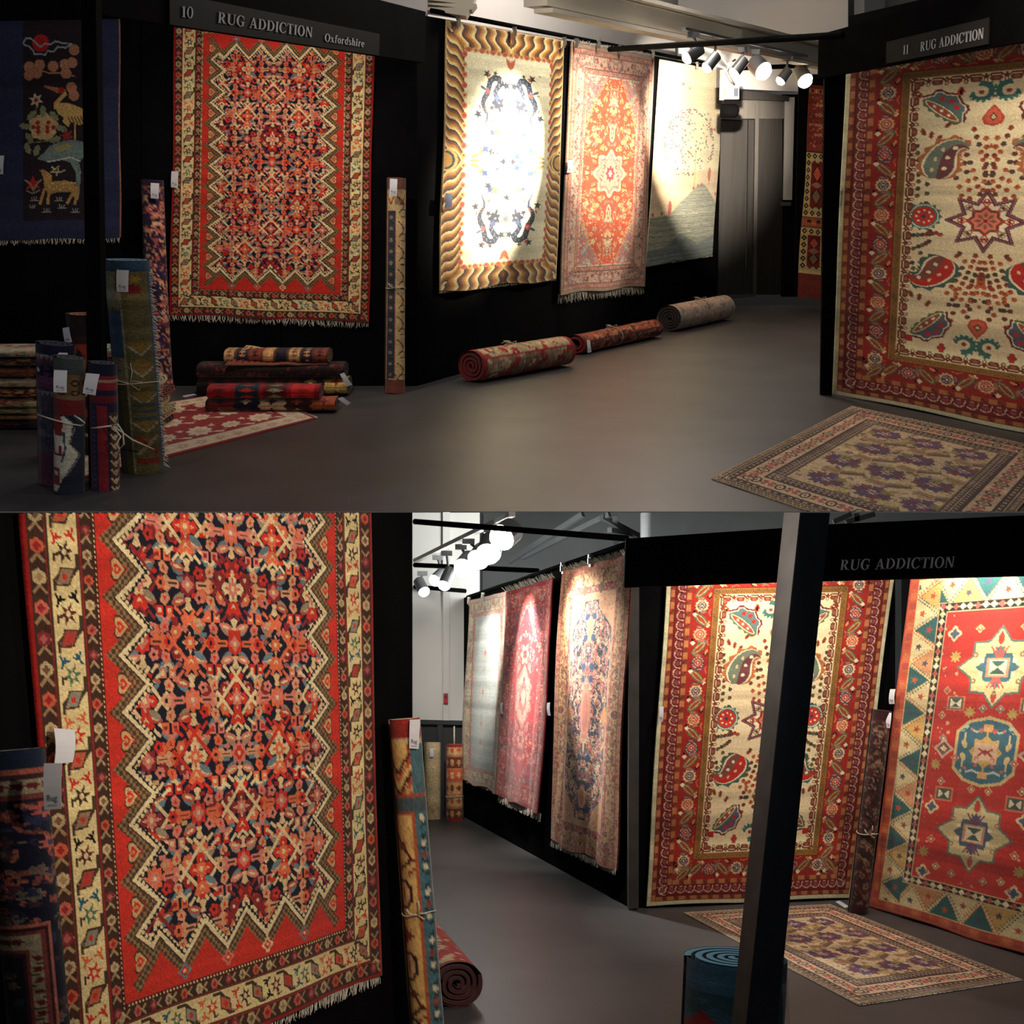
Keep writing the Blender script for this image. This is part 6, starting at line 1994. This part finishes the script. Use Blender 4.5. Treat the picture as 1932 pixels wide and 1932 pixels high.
# track lights over the back wall
tl = [((1308, 66), (1323, 90), (1297, 108), 12.6, 11, 'first track spotlight, over the leaf ring rug'), ((1350, 81), (1353, 104), (1334, 127), 13.4, 9.5, 'second track spotlight, dark housing, over the leaf ring rug'), ((1402, 94), (1405, 112), (1386, 136), 14.3, 9.5, 'third track spotlight, beside the white cable loops'),
      ((1423, 98), (1424, 118), (1440, 134), 15.0, 15, 'glaring fourth track spotlight facing the viewer'), ((1486, 111), (1488, 132), (1473, 152), 16.0, 8.5, 'fifth track spotlight seen from the side'), ((1511, 116), (1508, 132), (1519, 152), 16.8, 13, 'glaring last track spotlight next to the bag strip')]
TG = [(1100, 250), (950, 300), (1290, 250), None, (1150, 330), None]
for k, (mt, re_, fa, Y, rp, lab) in enumerate(tl):
    tgt = r.on(*TG[k], PB) if TG[k] else None
    spotlight(r, mt, re_, fa, Y, rp, lab, tgt, UPW[k], UPD[k], dY=.12 if k in (3, 5) else .03)
tag(bar('light_track', r, r.at(1290, 54, 12.4), r.at(1545, 111, 17.4), .035, .02, M['alu']), 'pale light track carrying the row of spotlights', 'track')

# ==============================================================================================
# LOWER ROOM
# ==============================================================================================
r = LO
V = np.array([[-12, 1.2, 0], [12, 1.2, 0], [12, 20, 0], [-12, 20, 0], [-12, 1.2, -.2], [12, 1.2, -.2], [12, 20, -.2], [-12, 20, -.2]], float)
fl = mesh('floor_lower', r, V, [[0, 1, 2, 3], [7, 6, 5, 4], [0, 4, 5, 1], [1, 5, 6, 2], [2, 6, 7, 3], [3, 7, 4, 0]], M['floor'], kind='structure')
fl["label"] = "dark grey vinyl floor of the lower room"
TOP = CUT + 1.2

# left wall with the large red rug
wA = r.floor(780, 1962)
dv = r.ray(2086, 1265); dv = np.array([dv[0], dv[1], 0]) / math.hypot(dv[0], dv[1])
PE = wall_plane(wA, wA + dv)
panels('wall_left_lower', r, PE, [-140, 330, 779], lambda x: TOP, lambda x: r.pix(np.array([r.on(x, 1500, PE) * [1, 1, 0]]))[1][0], M['dgrey'] if False else M['black'], 'black felt wall behind the large red rug', thick=.07)

# rug as a true rectangle on the wall, its top outside the lower picture
s_of = lambda P: np.dot(P - wA, dv)
zb = r.on(704, 1838, PE)[2]
unit = .01564
Ht = 159 * unit
def edge(px0, py0, px1, py1):
    a, b = r.on(px0, py0, PE), r.on(px1, py1, PE)
    k = (s_of(b) - s_of(a)) / (b[2] - a[2])
    return lambda z: s_of(a) + k * (z - a[2])
eL, eR = edge(25, 968, 97, 1926), edge(685, 968, 704, 1838)
W3 = lambda s, z: wA + dv * s + np.array([0, 0, z])
q = [W3(eL(zb + Ht), zb + Ht), W3(eR(zb + Ht), zb + Ht), W3(eR(zb), zb), W3(eL(zb), zb)]
t = thing('hanging_rug', r, (q[2] + q[3]) / 2, 'large red rug with zigzag dark centre filling the lower left', 'rug', 'rugs hanging on the stands')
rug_sheet('pile', r, q, CV_KARA_BIG, PE[1], .03, t, wave=.005, seed=41, cut='below')
fringe(r, q[3] + PE[1] * .03, q[2] + PE[1] * .03, np.array([0, 0, -1.0]), .035, 300, t, 9, r=.0018)

# far end: white wall, dark dado, alarm call point
Yf = r.floor(830, 1541)[1]
PFw = front_plane(Yf)
pxslab('wall_far', r, [(200, TOP), (905, TOP), (905, 1362), (200, 1356)], PFw, .1, M['white'], kind='structure')["label"] = "white end wall of the lower room"
pxslab('trim_3', r, [(836, TOP), (849, TOP), (848, 1364), (836, 1360)], PFw, .04, M['white'], kind='structure', off=.05)["label"] = "slim white pilaster on the end wall"
dado = panels('wall_far_dado', r, PFw, [200, 700, 828, 900], lambda x: 1362, lambda x: 1541, M['dgrey'], 'dark grey boarded dado below the white end wall', thick=.12)
pxslab('dado_rail', r, [(700, 1356), (900, 1360), (900, 1368), (700, 1364)], PFw, .1, M['dgrey'], dado, off=.06)
pxslab('batten', r, [(826, 1366), (836, 1366), (836, 1541), (826, 1541)], PFw, .05, M['dgrey'], dado, off=.05)
t = thing('fire_call_point', r, r.on(842, 1326, PFw) + [0, -.05, 0], 'small red fire alarm call point on the white end wall', 'alarm')
pxslab('case', r, [(838, 1308), (846, 1308), (846, 1326), (838, 1326)], PFw, .04, M['redbox'], t, off=.10)
pxslab('window_plate', r, [(840, 1312), (844, 1312), (844, 1317), (840, 1317)], PFw, .01, M['ink'], t, off=.108)
# dim hall beyond
pxslab('wall_hall_lower', r, [(886, TOP), (1990, TOP), (1990, 1400), (886, 1400)], front_plane(15.6), .1, M['grey'], kind='structure')["label"] = "dim grey hall wall above the lower stands"
t = tag(pxslab('hall_column', r, [(887, TOP), (911, TOP), (907, 1240), (886, 1240)], front_plane(14.9), .3, M['dgrey']), 'dark column behind the pale rug of the lower row', 'column'); t["kind"] = 'structure'
t = tag(pxslab('hall_column', r, [(1228, TOP), (1296, TOP), (1290, 1100), (1226, 1100)], front_plane(12.5), .3, M['dgrey']), 'wide dark column behind the lower fascia', 'column'); t["kind"] = 'structure'
t = tag(pxslab('hall_column', r, [(1210, TOP), (1229, TOP), (1227, 1060), (1210, 1060)], front_plane(12.6), .1, M['alu']), 'pale grey edge strip of the wide column', 'column'); t["kind"] = 'structure'
# roof bracing and pipes
br = [((1100, 968), (960, 1060)), ((1150, 968), (985, 1052)), ((1150, 1000), (1215, 1012)), ((1160, 968), (1163, 1030)), ((1135, 975), (1230, 1025))]
for k, (a, b) in enumerate(br):
    w = ['long diagonal roof brace, left', 'long diagonal roof brace, right', 'short roof brace near the fascia corner', 'upright roof strut near the fascia corner', 'slanting roof brace near the fascia corner'][k]
    tag(bar('roof_brace', r, r.at(a[0], max(a[1], TOP + 3), 13.0), r.at(*b, 13.6), .05, .05, M['dgrey']), w, 'brace')
for k, (a, b) in enumerate((((1572, 985), (1606, 970)), ((1596, 985), (1650, 970)), ((1616, 984), (1616, 969)))):
    tag(bar('roof_brace', r, r.at(*a, 11.0), r.at(*b, 11.0), .04, .04, M['dgrey']), ['left slanting brace above the lettered fascia', 'right slanting brace above the lettered fascia', 'upright brace above the lettered fascia'][k], 'brace')
rod('tie_bar', r.at(782, 984, 9.6), r.at(1184, 1016, 8.4), .020, 'topmost black tie bar over the lower aisle', LO)
rod('tie_bar', r.at(782, 1066, 12.4), r.at(1015, 1077, 11.4), .022, 'middle black tie bar behind the glaring lamps', LO)
rod('tie_bar', r.at(782, 1107, 13.9), r.at(878, 1115, 13.5), .022, 'lowest black bar across the white end wall', LO)

# three-rug wall
gA, gB = r.floor(875, 1541), r.floor(1188, 1713)
PG = wall_plane(gA, gB)
bg = lambda x: np.interp(x, [875, 1188], [1541, 1713])
panels('wall_middle', r, PG, [875, 968, 1063, 1188], lambda x: np.interp(x, [884, 1190], [1128, 1026]), bg, M['black'], 'black felt wall with three hanging rugs in the lower aisle', thick=.06)
g1, _ = hung_rug(r, 'hanging_rug', [(893, 1133), (968, 1114), (951, 1498), (881, 1473)], PG, rug_pale(95), 'pale blue grey rug with pink border, farthest of the aisle', off=.03, wave=.014, seed=42, fr=.012, fr_n=60)
g2, _ = hung_rug(r, 'hanging_rug', [(970, 1118), (1062, 1090), (1034, 1536), (951, 1500)], PG, rug_scarlet(115), 'scarlet floral rug with thick white fringes, middle of the aisle', off=.055, wave=.014, seed=43, fr=.055, fr_n=130, top_fr=.06)
g3, _ = hung_rug(r, 'hanging_rug', [(1073, 1078), (1207, 1044), (1171, 1640), (1047, 1586)], PG, rug_garden(150), 'peach rug with a dark flowering centre, nearest of the aisle', off=.03, wave=.016, seed=44, fr=.040, fr_n=150, top_fr=.045)
for p4, lab in (([(963, 1326), (967, 1325), (967, 1347), (963, 1347)], 'white tag at the left edge of the scarlet rug'), ([(1053, 1326), (1059, 1325), (1060, 1350), (1055, 1350)], 'white tag at the left edge of the peach rug')):
    price_tag(r, p4, PG, lab, .09, lettered=False)
for x, y, w in ((894, 1136, 'left end of the pale rug'), (921, 1128, 'middle of the pale rug top'), (1074, 1074, 'left end of the peach rug'), (1127, 1060, 'middle of the peach rug top')):
    clip(r, x, y, PG, 'steel clip holding the ' + w, off=.05)
top_l = [r.on(x, y, PG) + PG[1] * .01 + [0, 0, .03] for x, y in ((884, 1132), (1188, 1034))]
rod('hanging_rail', top_l[0], top_l[1], .018, 'thin black rail along the tops of the aisle rugs', LO)

# stand eleven, seen from the front
Yh = r.floor(1300, 1712)[1]
PH = wall_plane(r.floor(1190, 1714), r.floor(1640, 1694))
panels('wall_right_lower', r, PH, [1190, 1420, 1690], lambda x: 1020, lambda x: 1714 - (x - 1190) * .0444, M['black'], 'black felt back wall of the lettered stand', thick=.06)
tag(pxslab('stand_post', r, [(1186, 1108), (1206, 1108), (1205, 1713), (1186, 1716)], front_plane(Yh - .10), .1, M['postl']), 'slim dark post at the end of the aisle wall', 'post')
hung_rug(r, 'hanging_rug', [(1258, 1026), (1692, 1020), (1604, 1692), (1216, 1708)], PH, CV_PAIS, 'cream paisley rug with red border behind the dark post', off=.03, wave=.005, seed=45)
price_tag(r, [(1237, 1333), (1245, 1332), (1243, 1361), (1235, 1360)], PH, 'white tag on the left edge of the lower paisley rug', .07)
Yfa = 6.9
PFa = front_plane(Yfa)
f3 = thing('fascia_board', r, r.on(1500, 1098, PFa), 'wide black fascia board lettered in grey above the lower stand', 'board', 'fascia boards')
pxslab('board', r, [(1181, 1016), (1480, 996), (1480, 1098), (1178, 1108)], PFa, .05, M['black2'], f3)
pxslab('board', r, [(1480, 993), (1950, 971.5), (1950, 1086), (1480, 1098)], PFa, .05, M['black2'], f3)
PS = (PFa[0] + PFa[1] * .004, PFa[1])
sign_text(r, 'RUG ADDICTION', [r.on(x, y, PS) for x, y in ((1587, 1056), (1802, 1050), (1799, 1071), (1584, 1076))], PS[1], f3, 'letter')

# right wall with the red medallion rug
iA, iB = r.floor(1612, 1700), r.floor(1940, 1803)
PI = wall_plane(iA, iB)
panels('wall_side_lower', r, PI, [1700, 1840, 2060, 2500], lambda x: 1085, lambda x: 1699 + (x - 1612) * .314, M['black'], 'black felt side wall of the lettered stand', thick=.06)
TL, BL = r.on(1729, 1076, PI), r.on(1649, 1708.7, PI)
eI = (iB - iA) / np.linalg.norm(iB - iA)
mid = r.on(1868, 1418, PI)
# the field's axis passes the middle medallion
half = np.dot(mid - (TL + BL) / 2, eI)
TR, BR = TL + eI * 2 * half, BL + eI * 2 * half
t = thing('hanging_rug', r, (BL + BR) / 2, 'red rug with star medallions and a border of toothed triangles', 'rug', 'rugs hanging on the stands')
rug_sheet('pile', r, [TL, TR, BR, BL], rug_medallions(230), PI[1], .03, t, wave=.006, seed=46)
price_tag(r, [(1698, 1300), (1708, 1300), (1706, 1328), (1696, 1328)], PI, 'white tag on the left edge of the red medallion rug', .07)

# dark roll in the corner
A = r.floor(1618, 1724); B = r.at(1664, 1340, A[1] - .04)
roll_thing(r, B, A, .064, roll_cloth(90, 420, (52, 34, 32), [(80, 44, 40), (110, 84, 70), (40, 28, 28), (90, 36, 36), (120, 100, 84)], 91, 'floral', ((52, 26, 30), 20, (70, 40, 40)), 1.4, 5), 'dark brown rolled rug standing in the corner between two red rugs', turns=2.4, back=(50, 26, 34), edge=(56, 24, 34), string=.6, start=3.14)
price_tag(r, [(1670, 1344), (1682, 1345), (1679, 1374), (1668, 1373)], front_plane(A[1] - .09), 'white tag on the dark brown corner roll', .0)
# dropped tag
tg = [r.floor(*p, z=.004) for p in ((1576, 1701), (1584, 1699), (1602, 1710), (1594, 1713))]
V_, F_ = prism(np.array(tg), np.array(tg) - [0, 0, .003])
tag(mesh('price_tag', r, V_, F_, M['card']), 'white tag lying flat on the floor by the corner roll', 'tag', 'paper tags on the rugs')

# floor rug
q = [r.floor(*p) for p in ((1290, 1724), (1566, 1708), (1927, 1850), (1620, 1898))]
t = thing('floor_rug', r, q[3], 'flat woven floor rug with purple sprays, in front of the lower stand', 'rug', 'rugs lying on the floor')
rug_sheet('pile', r, q, CV_BIRDS, np.array([0, 0, 1.0]), .007, t, wave=.0012, thick=.007, seed=47)
fringe(r, q[3] + [0, 0, .004], q[2] + [0, 0, .004], np.array([.1, -1.0, .05]), .015, 160, t, 6)
fringe(r, q[0] + [0, 0, .004], q[1] + [0, 0, .004], np.array([.1, 1.0, .1]), .02, 110, t, 7)

# front post: two dark faces
def line3(x0, y0, x1, y1, Y):
    a, b = r.at(x0, y0, Y), r.at(x1, y1, Y)
    k = -a[2] / (b[2] - a[2]) if abs(b[2] - a[2]) > 1e-6 else 0
    return a, a + (b - a) * k
e1t, e1b = line3(1481, TOP, 1382, 1932, 4.42)
e2t, e2b = line3(1511, TOP, 1409, 1932, 4.34)
e3t, e3b = line3(1566, TOP, 1466, 1932, 4.46)
e4t, e4b = e3t + (e1t - e2t), e3b + (e1b - e2b)
t = thing('stand_post', r, (e2b + e4b) / 2, 'dark square post standing in front of the paisley rug', 'post')
mesh('post_core', r, np.array([e1t, e2t, e3t, e4t, e1b, e2b, e3b, e4b]), [[0, 1, 2, 3], [7, 6, 5, 4], [1, 5, 6, 2], [2, 6, 7, 3], [3, 7, 4, 0], [0, 4, 5, 1]], M['postb'], t)
nl = np.cross(e2t - e1t, e1b - e1t); nl /= np.linalg.norm(nl)
if np.dot(nl, e1t - r.C) > 0:
    nl = -nl
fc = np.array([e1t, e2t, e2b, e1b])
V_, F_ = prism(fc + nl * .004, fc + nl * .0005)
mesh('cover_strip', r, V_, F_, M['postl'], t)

# blue kilim roll behind the post
A = r.floor(1378, 2035); B = r.at(1389, 1806, A[1])
t = roll_thing(r, B, A, .197, roll_cloth(140, 130, (40, 76, 96), [(34, 66, 74), (44, 84, 104), (120, 34, 36), (30, 64, 62), (130, 150, 140), (36, 70, 90)], 92, 'kilim', ((44, 84, 110), 30, (30, 62, 70)), 1, 12), 'blue and red kilim roll with a coiled top, behind the dark post', turns=4.2, back=(44, 84, 106), edge=(30, 58, 76), cap=(96, 156, 186), start=3.14, hole=.12, nu=70)
V_, F_ = [], []
ths = np.linspace(-.5, .75, 10)
for i, zz in enumerate(np.linspace(.02, .40, 8)):
    for th in ths:
        rr = .215 + .012 * math.sin(7 * th + 9 * zz) + .02 * (1 - zz / .4) * 0
        V_.append(A + np.array([rr * math.cos(th), -rr * math.sin(th), zz]))
for i in range(7):
    for j in range(9):
        b_ = i * 10 + j
        F_.append([b_, b_ + 1, b_ + 11, b_ + 10])
mesh('plastic_wrap', r, np.array(V_), F_, M['wrap'], t, smooth=True)

# roll leaning on the end of the left wall
A = r.floor(812, 2003); B = r.at(763, 1356, A[1])
e1 = np.array([1.0, -.2, 0])
cvL = Cv(110, 100.0, 620.0, (206, 166, 104), 93)
cvL.push(0, 0, 0, .58, 1)
cvL.rect(50, 0, 100, 620, (74, 104, 112)); cvL.rect(46, 0, 50, 620, (170, 84, 52)); cvL.rect(0, 0, 4, 620, (170, 84, 52))
cvL.rect(0, 0, 100, 34, (140, 44, 40)); cvL.rect(0, 34, 100, 44, (206, 180, 130))
for y in range(60, 130, 12):
    cvL.line([(0, y), (25, y + 36), (50, y)], 5, [(170, 80, 60), (206, 170, 110), (60, 40, 36)][(y // 12) % 3])
cvL.rect(0, 132, 100, 140, (160, 70, 48)); cvL.rect(0, 140, 100, 166, (70, 84, 88)); cvL.rect(0, 166, 46, 172, (160, 70, 48))
for y in (205, 470):
    cvL.line([(10, y), (40, y + 44), (14, y + 60)], 7, (80, 40, 38)); cvL.star(22, y + 20, 12, 5, 6, (110, 60, 44)); cvL.line([(30, y + 70), (44, y + 60)], 4, (130, 50, 50))
for y in (310, 440, 560):
    cvL.poly([(2, y - 26), (24, y - 26), (38, y - 12), (38, y + 12), (24, y + 26), (2, y + 26)], (50, 30, 30)); cvL.poly([(2, y - 20), (22, y - 20), (32, y - 10), (32, y + 10), (22, y + 20), (2, y + 20)], (206, 164, 120)); cvL.line([(6, y - 10), (18, y - 10), (18, y + 8)], 3, (50, 30, 30))
cvL.poly([(0, 360), (34, 385), (0, 410)], (130, 40, 50))
for y in range(176, 620, 22):
    cvL.blob(66, y, 6, 5, [(206, 190, 160), (60, 110, 124), (206, 190, 160), (150, 60, 50)][(y // 22) % 4]); cvL.line([(58, y + 8), (76, y + 14)], 3, (40, 50, 60)); cvL.line([(72, y + 4), (62, y + 18)], 2.5, (40, 50, 60))
cvL.rect(84, 0, 100, 620, (206, 196, 170))
cvL.pop()
cvL.wool(.07, .03)
t = roll_thing(r, B, A, .064, cvL, 'tan and teal rolled runner leaning at the end of the red rug wall', turns=2.2, back=(206, 190, 150), edge=(200, 184, 150), start=3.14, string=.56, nu=60, spread=1.1, name='rolled_rug')
price_tag(r, [(773, 1358), (793, 1357), (790, 1413), (772, 1412)], front_plane(A[1] - .07), 'bluish white tag on the leaning tan and teal runner', .0)

# dark floral roll at the left edge
A = np.array([(95 - PPX) / FPX * 3.35, 3.35, 0]); B = r.at(24, 1415, 3.36)
cvD = roll_cloth(150, 620, (22, 24, 42), [(120, 66, 64), (150, 90, 76), (40, 44, 70), (70, 44, 54), (96, 92, 84)], 94, 'floral', None, .8, 5)
for y in (70, 110, 150):
    cvD.star(14 + (y % 37), y, 13, 6, 8, (170, 86, 76), .3); cvD.ell(14 + (y % 37), y, 4, 4, (50, 60, 80), 8)
cvD.rect(0, 0, 100, 22, (24, 34, 54))
for k_, (y0, c_) in enumerate(((22, (150, 84, 72)), (28, (60, 34, 40)), (34, (150, 140, 116)), (50, (120, 60, 56)), (56, (40, 30, 40)))):
    cvD.rect(0, y0, 100, y0 + 6 if k_ != 2 else 50, c_)
for x in range(0, 100, 9):
    cvD.blob(x + 4, 42, 4, 5, (96, 36, 42))
for k_, (i_, c_) in enumerate(((0, (176, 104, 90)), (2, (60, 30, 36)), (4, (120, 60, 58)), (6, (150, 140, 116)), (13, (120, 56, 56)), (15, (60, 30, 40)), (17, (18, 22, 36)))):
    cvD.rect(-10, 200 + i_ * 2.2, 43 - i_, 620, c_)
for y in range(240, 620, 13):
    cvD.blob(33.5, y, 3.0, 5, (96, 34, 40)); cvD.line([(30.5, y + 6), (36.5, y + 7)], 1.2, (60, 44, 44))
for x in range(0, 30, 6):
    cvD.blob(x, 220, 3.2, 5, (96, 34, 40))
g_ = np.random.RandomState(5)
for k_ in range(60):
    cvD.blob(1 + 22 * g_.rand(), 250 + 360 * g_.rand(), 2.5 + 2 * g_.rand(), 5, [(60, 56, 60), (90, 50, 56), (34, 48, 60), (110, 96, 84)][k_ % 4])
cvD.wool(.08, .04)
t = roll_thing(r, B, A, .080, cvD, 'dark blue floral roll standing at the lower left picture edge', turns=2.4, back=(30, 36, 56), edge=(26, 34, 54), start=3.14, nu=110, nv=300)
price_tag(r, [(83, 1440), (117, 1440), (116, 1526), (84, 1528)], front_plane(3.24), 'white tag in front of the dark floral roll', .0)
price_tag(r, [(69, 1373), (109, 1376), (105, 1437), (70, 1440)], PE, 'blank white tag on the red rug border above the dark floral roll', .06, lettered=False)

# red roll lying behind the leaning runner
A = r.floor(864, 1900); B = r.floor(792, 1800)
R_ = .108
t = roll_thing(r, A + [0, 0, R_], B + [0, 0, R_], R_ * 1.08, roll_cloth(110, 110, (160, 40, 40), [(176, 44, 42), (206, 176, 140), (150, 36, 38), (190, 150, 120), (170, 44, 42)], 95, 'stripes', ((150, 50, 46), 4), 1.2, 5), 'fat red rolled rug lying on the floor behind the leaning runner', R2=R_, turns=3.4, back=(120, 26, 34), edge=(70, 44, 44), start=.4, power=2.3)

# far rolls on the end wall
for (xa, xb, yt, yb, cvx, lab, bk) in ((801, 832, 1401, 1545, roll_cloth(50, 240, (214, 192, 150), [(206, 184, 140), (196, 160, 120)], 96, 'floral', None, .2, 4), 'plain cream roll standing against the end wall', (206, 190, 150)), (841, 874, 1404, 1548, roll_cloth(60, 240, (190, 120, 76), [(206, 170, 120), (110, 60, 44), (196, 90, 60), (206, 150, 100)], 97, 'bands', ((150, 50, 44), 10), 1, 7), 'orange banded roll standing against the end wall', (150, 50, 40))):
    A = r.floor((xa + xb) / 2, yb); B = r.at((xa + xb) / 2, yt, A[1])
    roll_thing(r, B, A, (xb - xa) / 2 * A[1] / FPX, cvx, lab, turns=2.2, back=bk, edge=bk, start=3.14, string=.68 if 'orange' in lab else None)
price_tag(r, [(811, 1412), (818, 1412), (818, 1428), (811, 1428)], front_plane(A[1] + .045), 'small white tag on the plain cream roll', .0, lettered=False)
tag(tube('wall_cord', r, [r.at(857, 1370, A[1] + .05), r.at(857, 1404, A[1] + .02)], .008, M['string'], n=6), 'white cord running up from the orange banded roll', 'cord')

# track with glaring lamps
tag(bar('light_track', r, r.at(784, 1058, 13.6), r.at(966, 970, 9.6), .05, .035, M['plastic']), 'white light track with the row of glaring lamps', 'track')
ll = [((797, 1082), (790, 1096), (800, 1116), 13.4, 9, 'dim small lamp lowest at the left end of the lower track'), ((826, 1052), (838, 1078), (821, 1095), 12.6, 10, 'second lamp from the left on the lower track'), ((843, 1044), (850, 1076), (838, 1104), 12.0, 10, 'third lamp from the left on the lower track'),
      ((870, 1032), (888, 1055), (876, 1072), 11.4, 17, 'fourth glaring lamp on the lower track'), ((884, 1022), (912, 1040), (902, 1056), 10.8, 17, 'fifth glaring lamp on the lower track'), ((925, 1000), (928, 1020), (922, 1044), 10.2, 19, 'sixth glaring lamp on the lower track'), ((960, 992), (966, 1000), (947, 1014), 9.7, 21, 'largest glaring lamp at the near end of the lower track')]
TG2 = [None, None, (930, 1250), (930, 1200), (1010, 1250), (1120, 1230), (1020, 1420)]
for k, (mt, re_, fa, Y, rp, lab) in enumerate(ll):
    tgt = r.on(*TG2[k], PG) if TG2[k] else None
    spotlight(r, mt, re_, fa, Y, rp * 1.2, lab, tgt, LOW[k], 60, bulb='bulb2', dY=.10, col=(1, .95, .85))
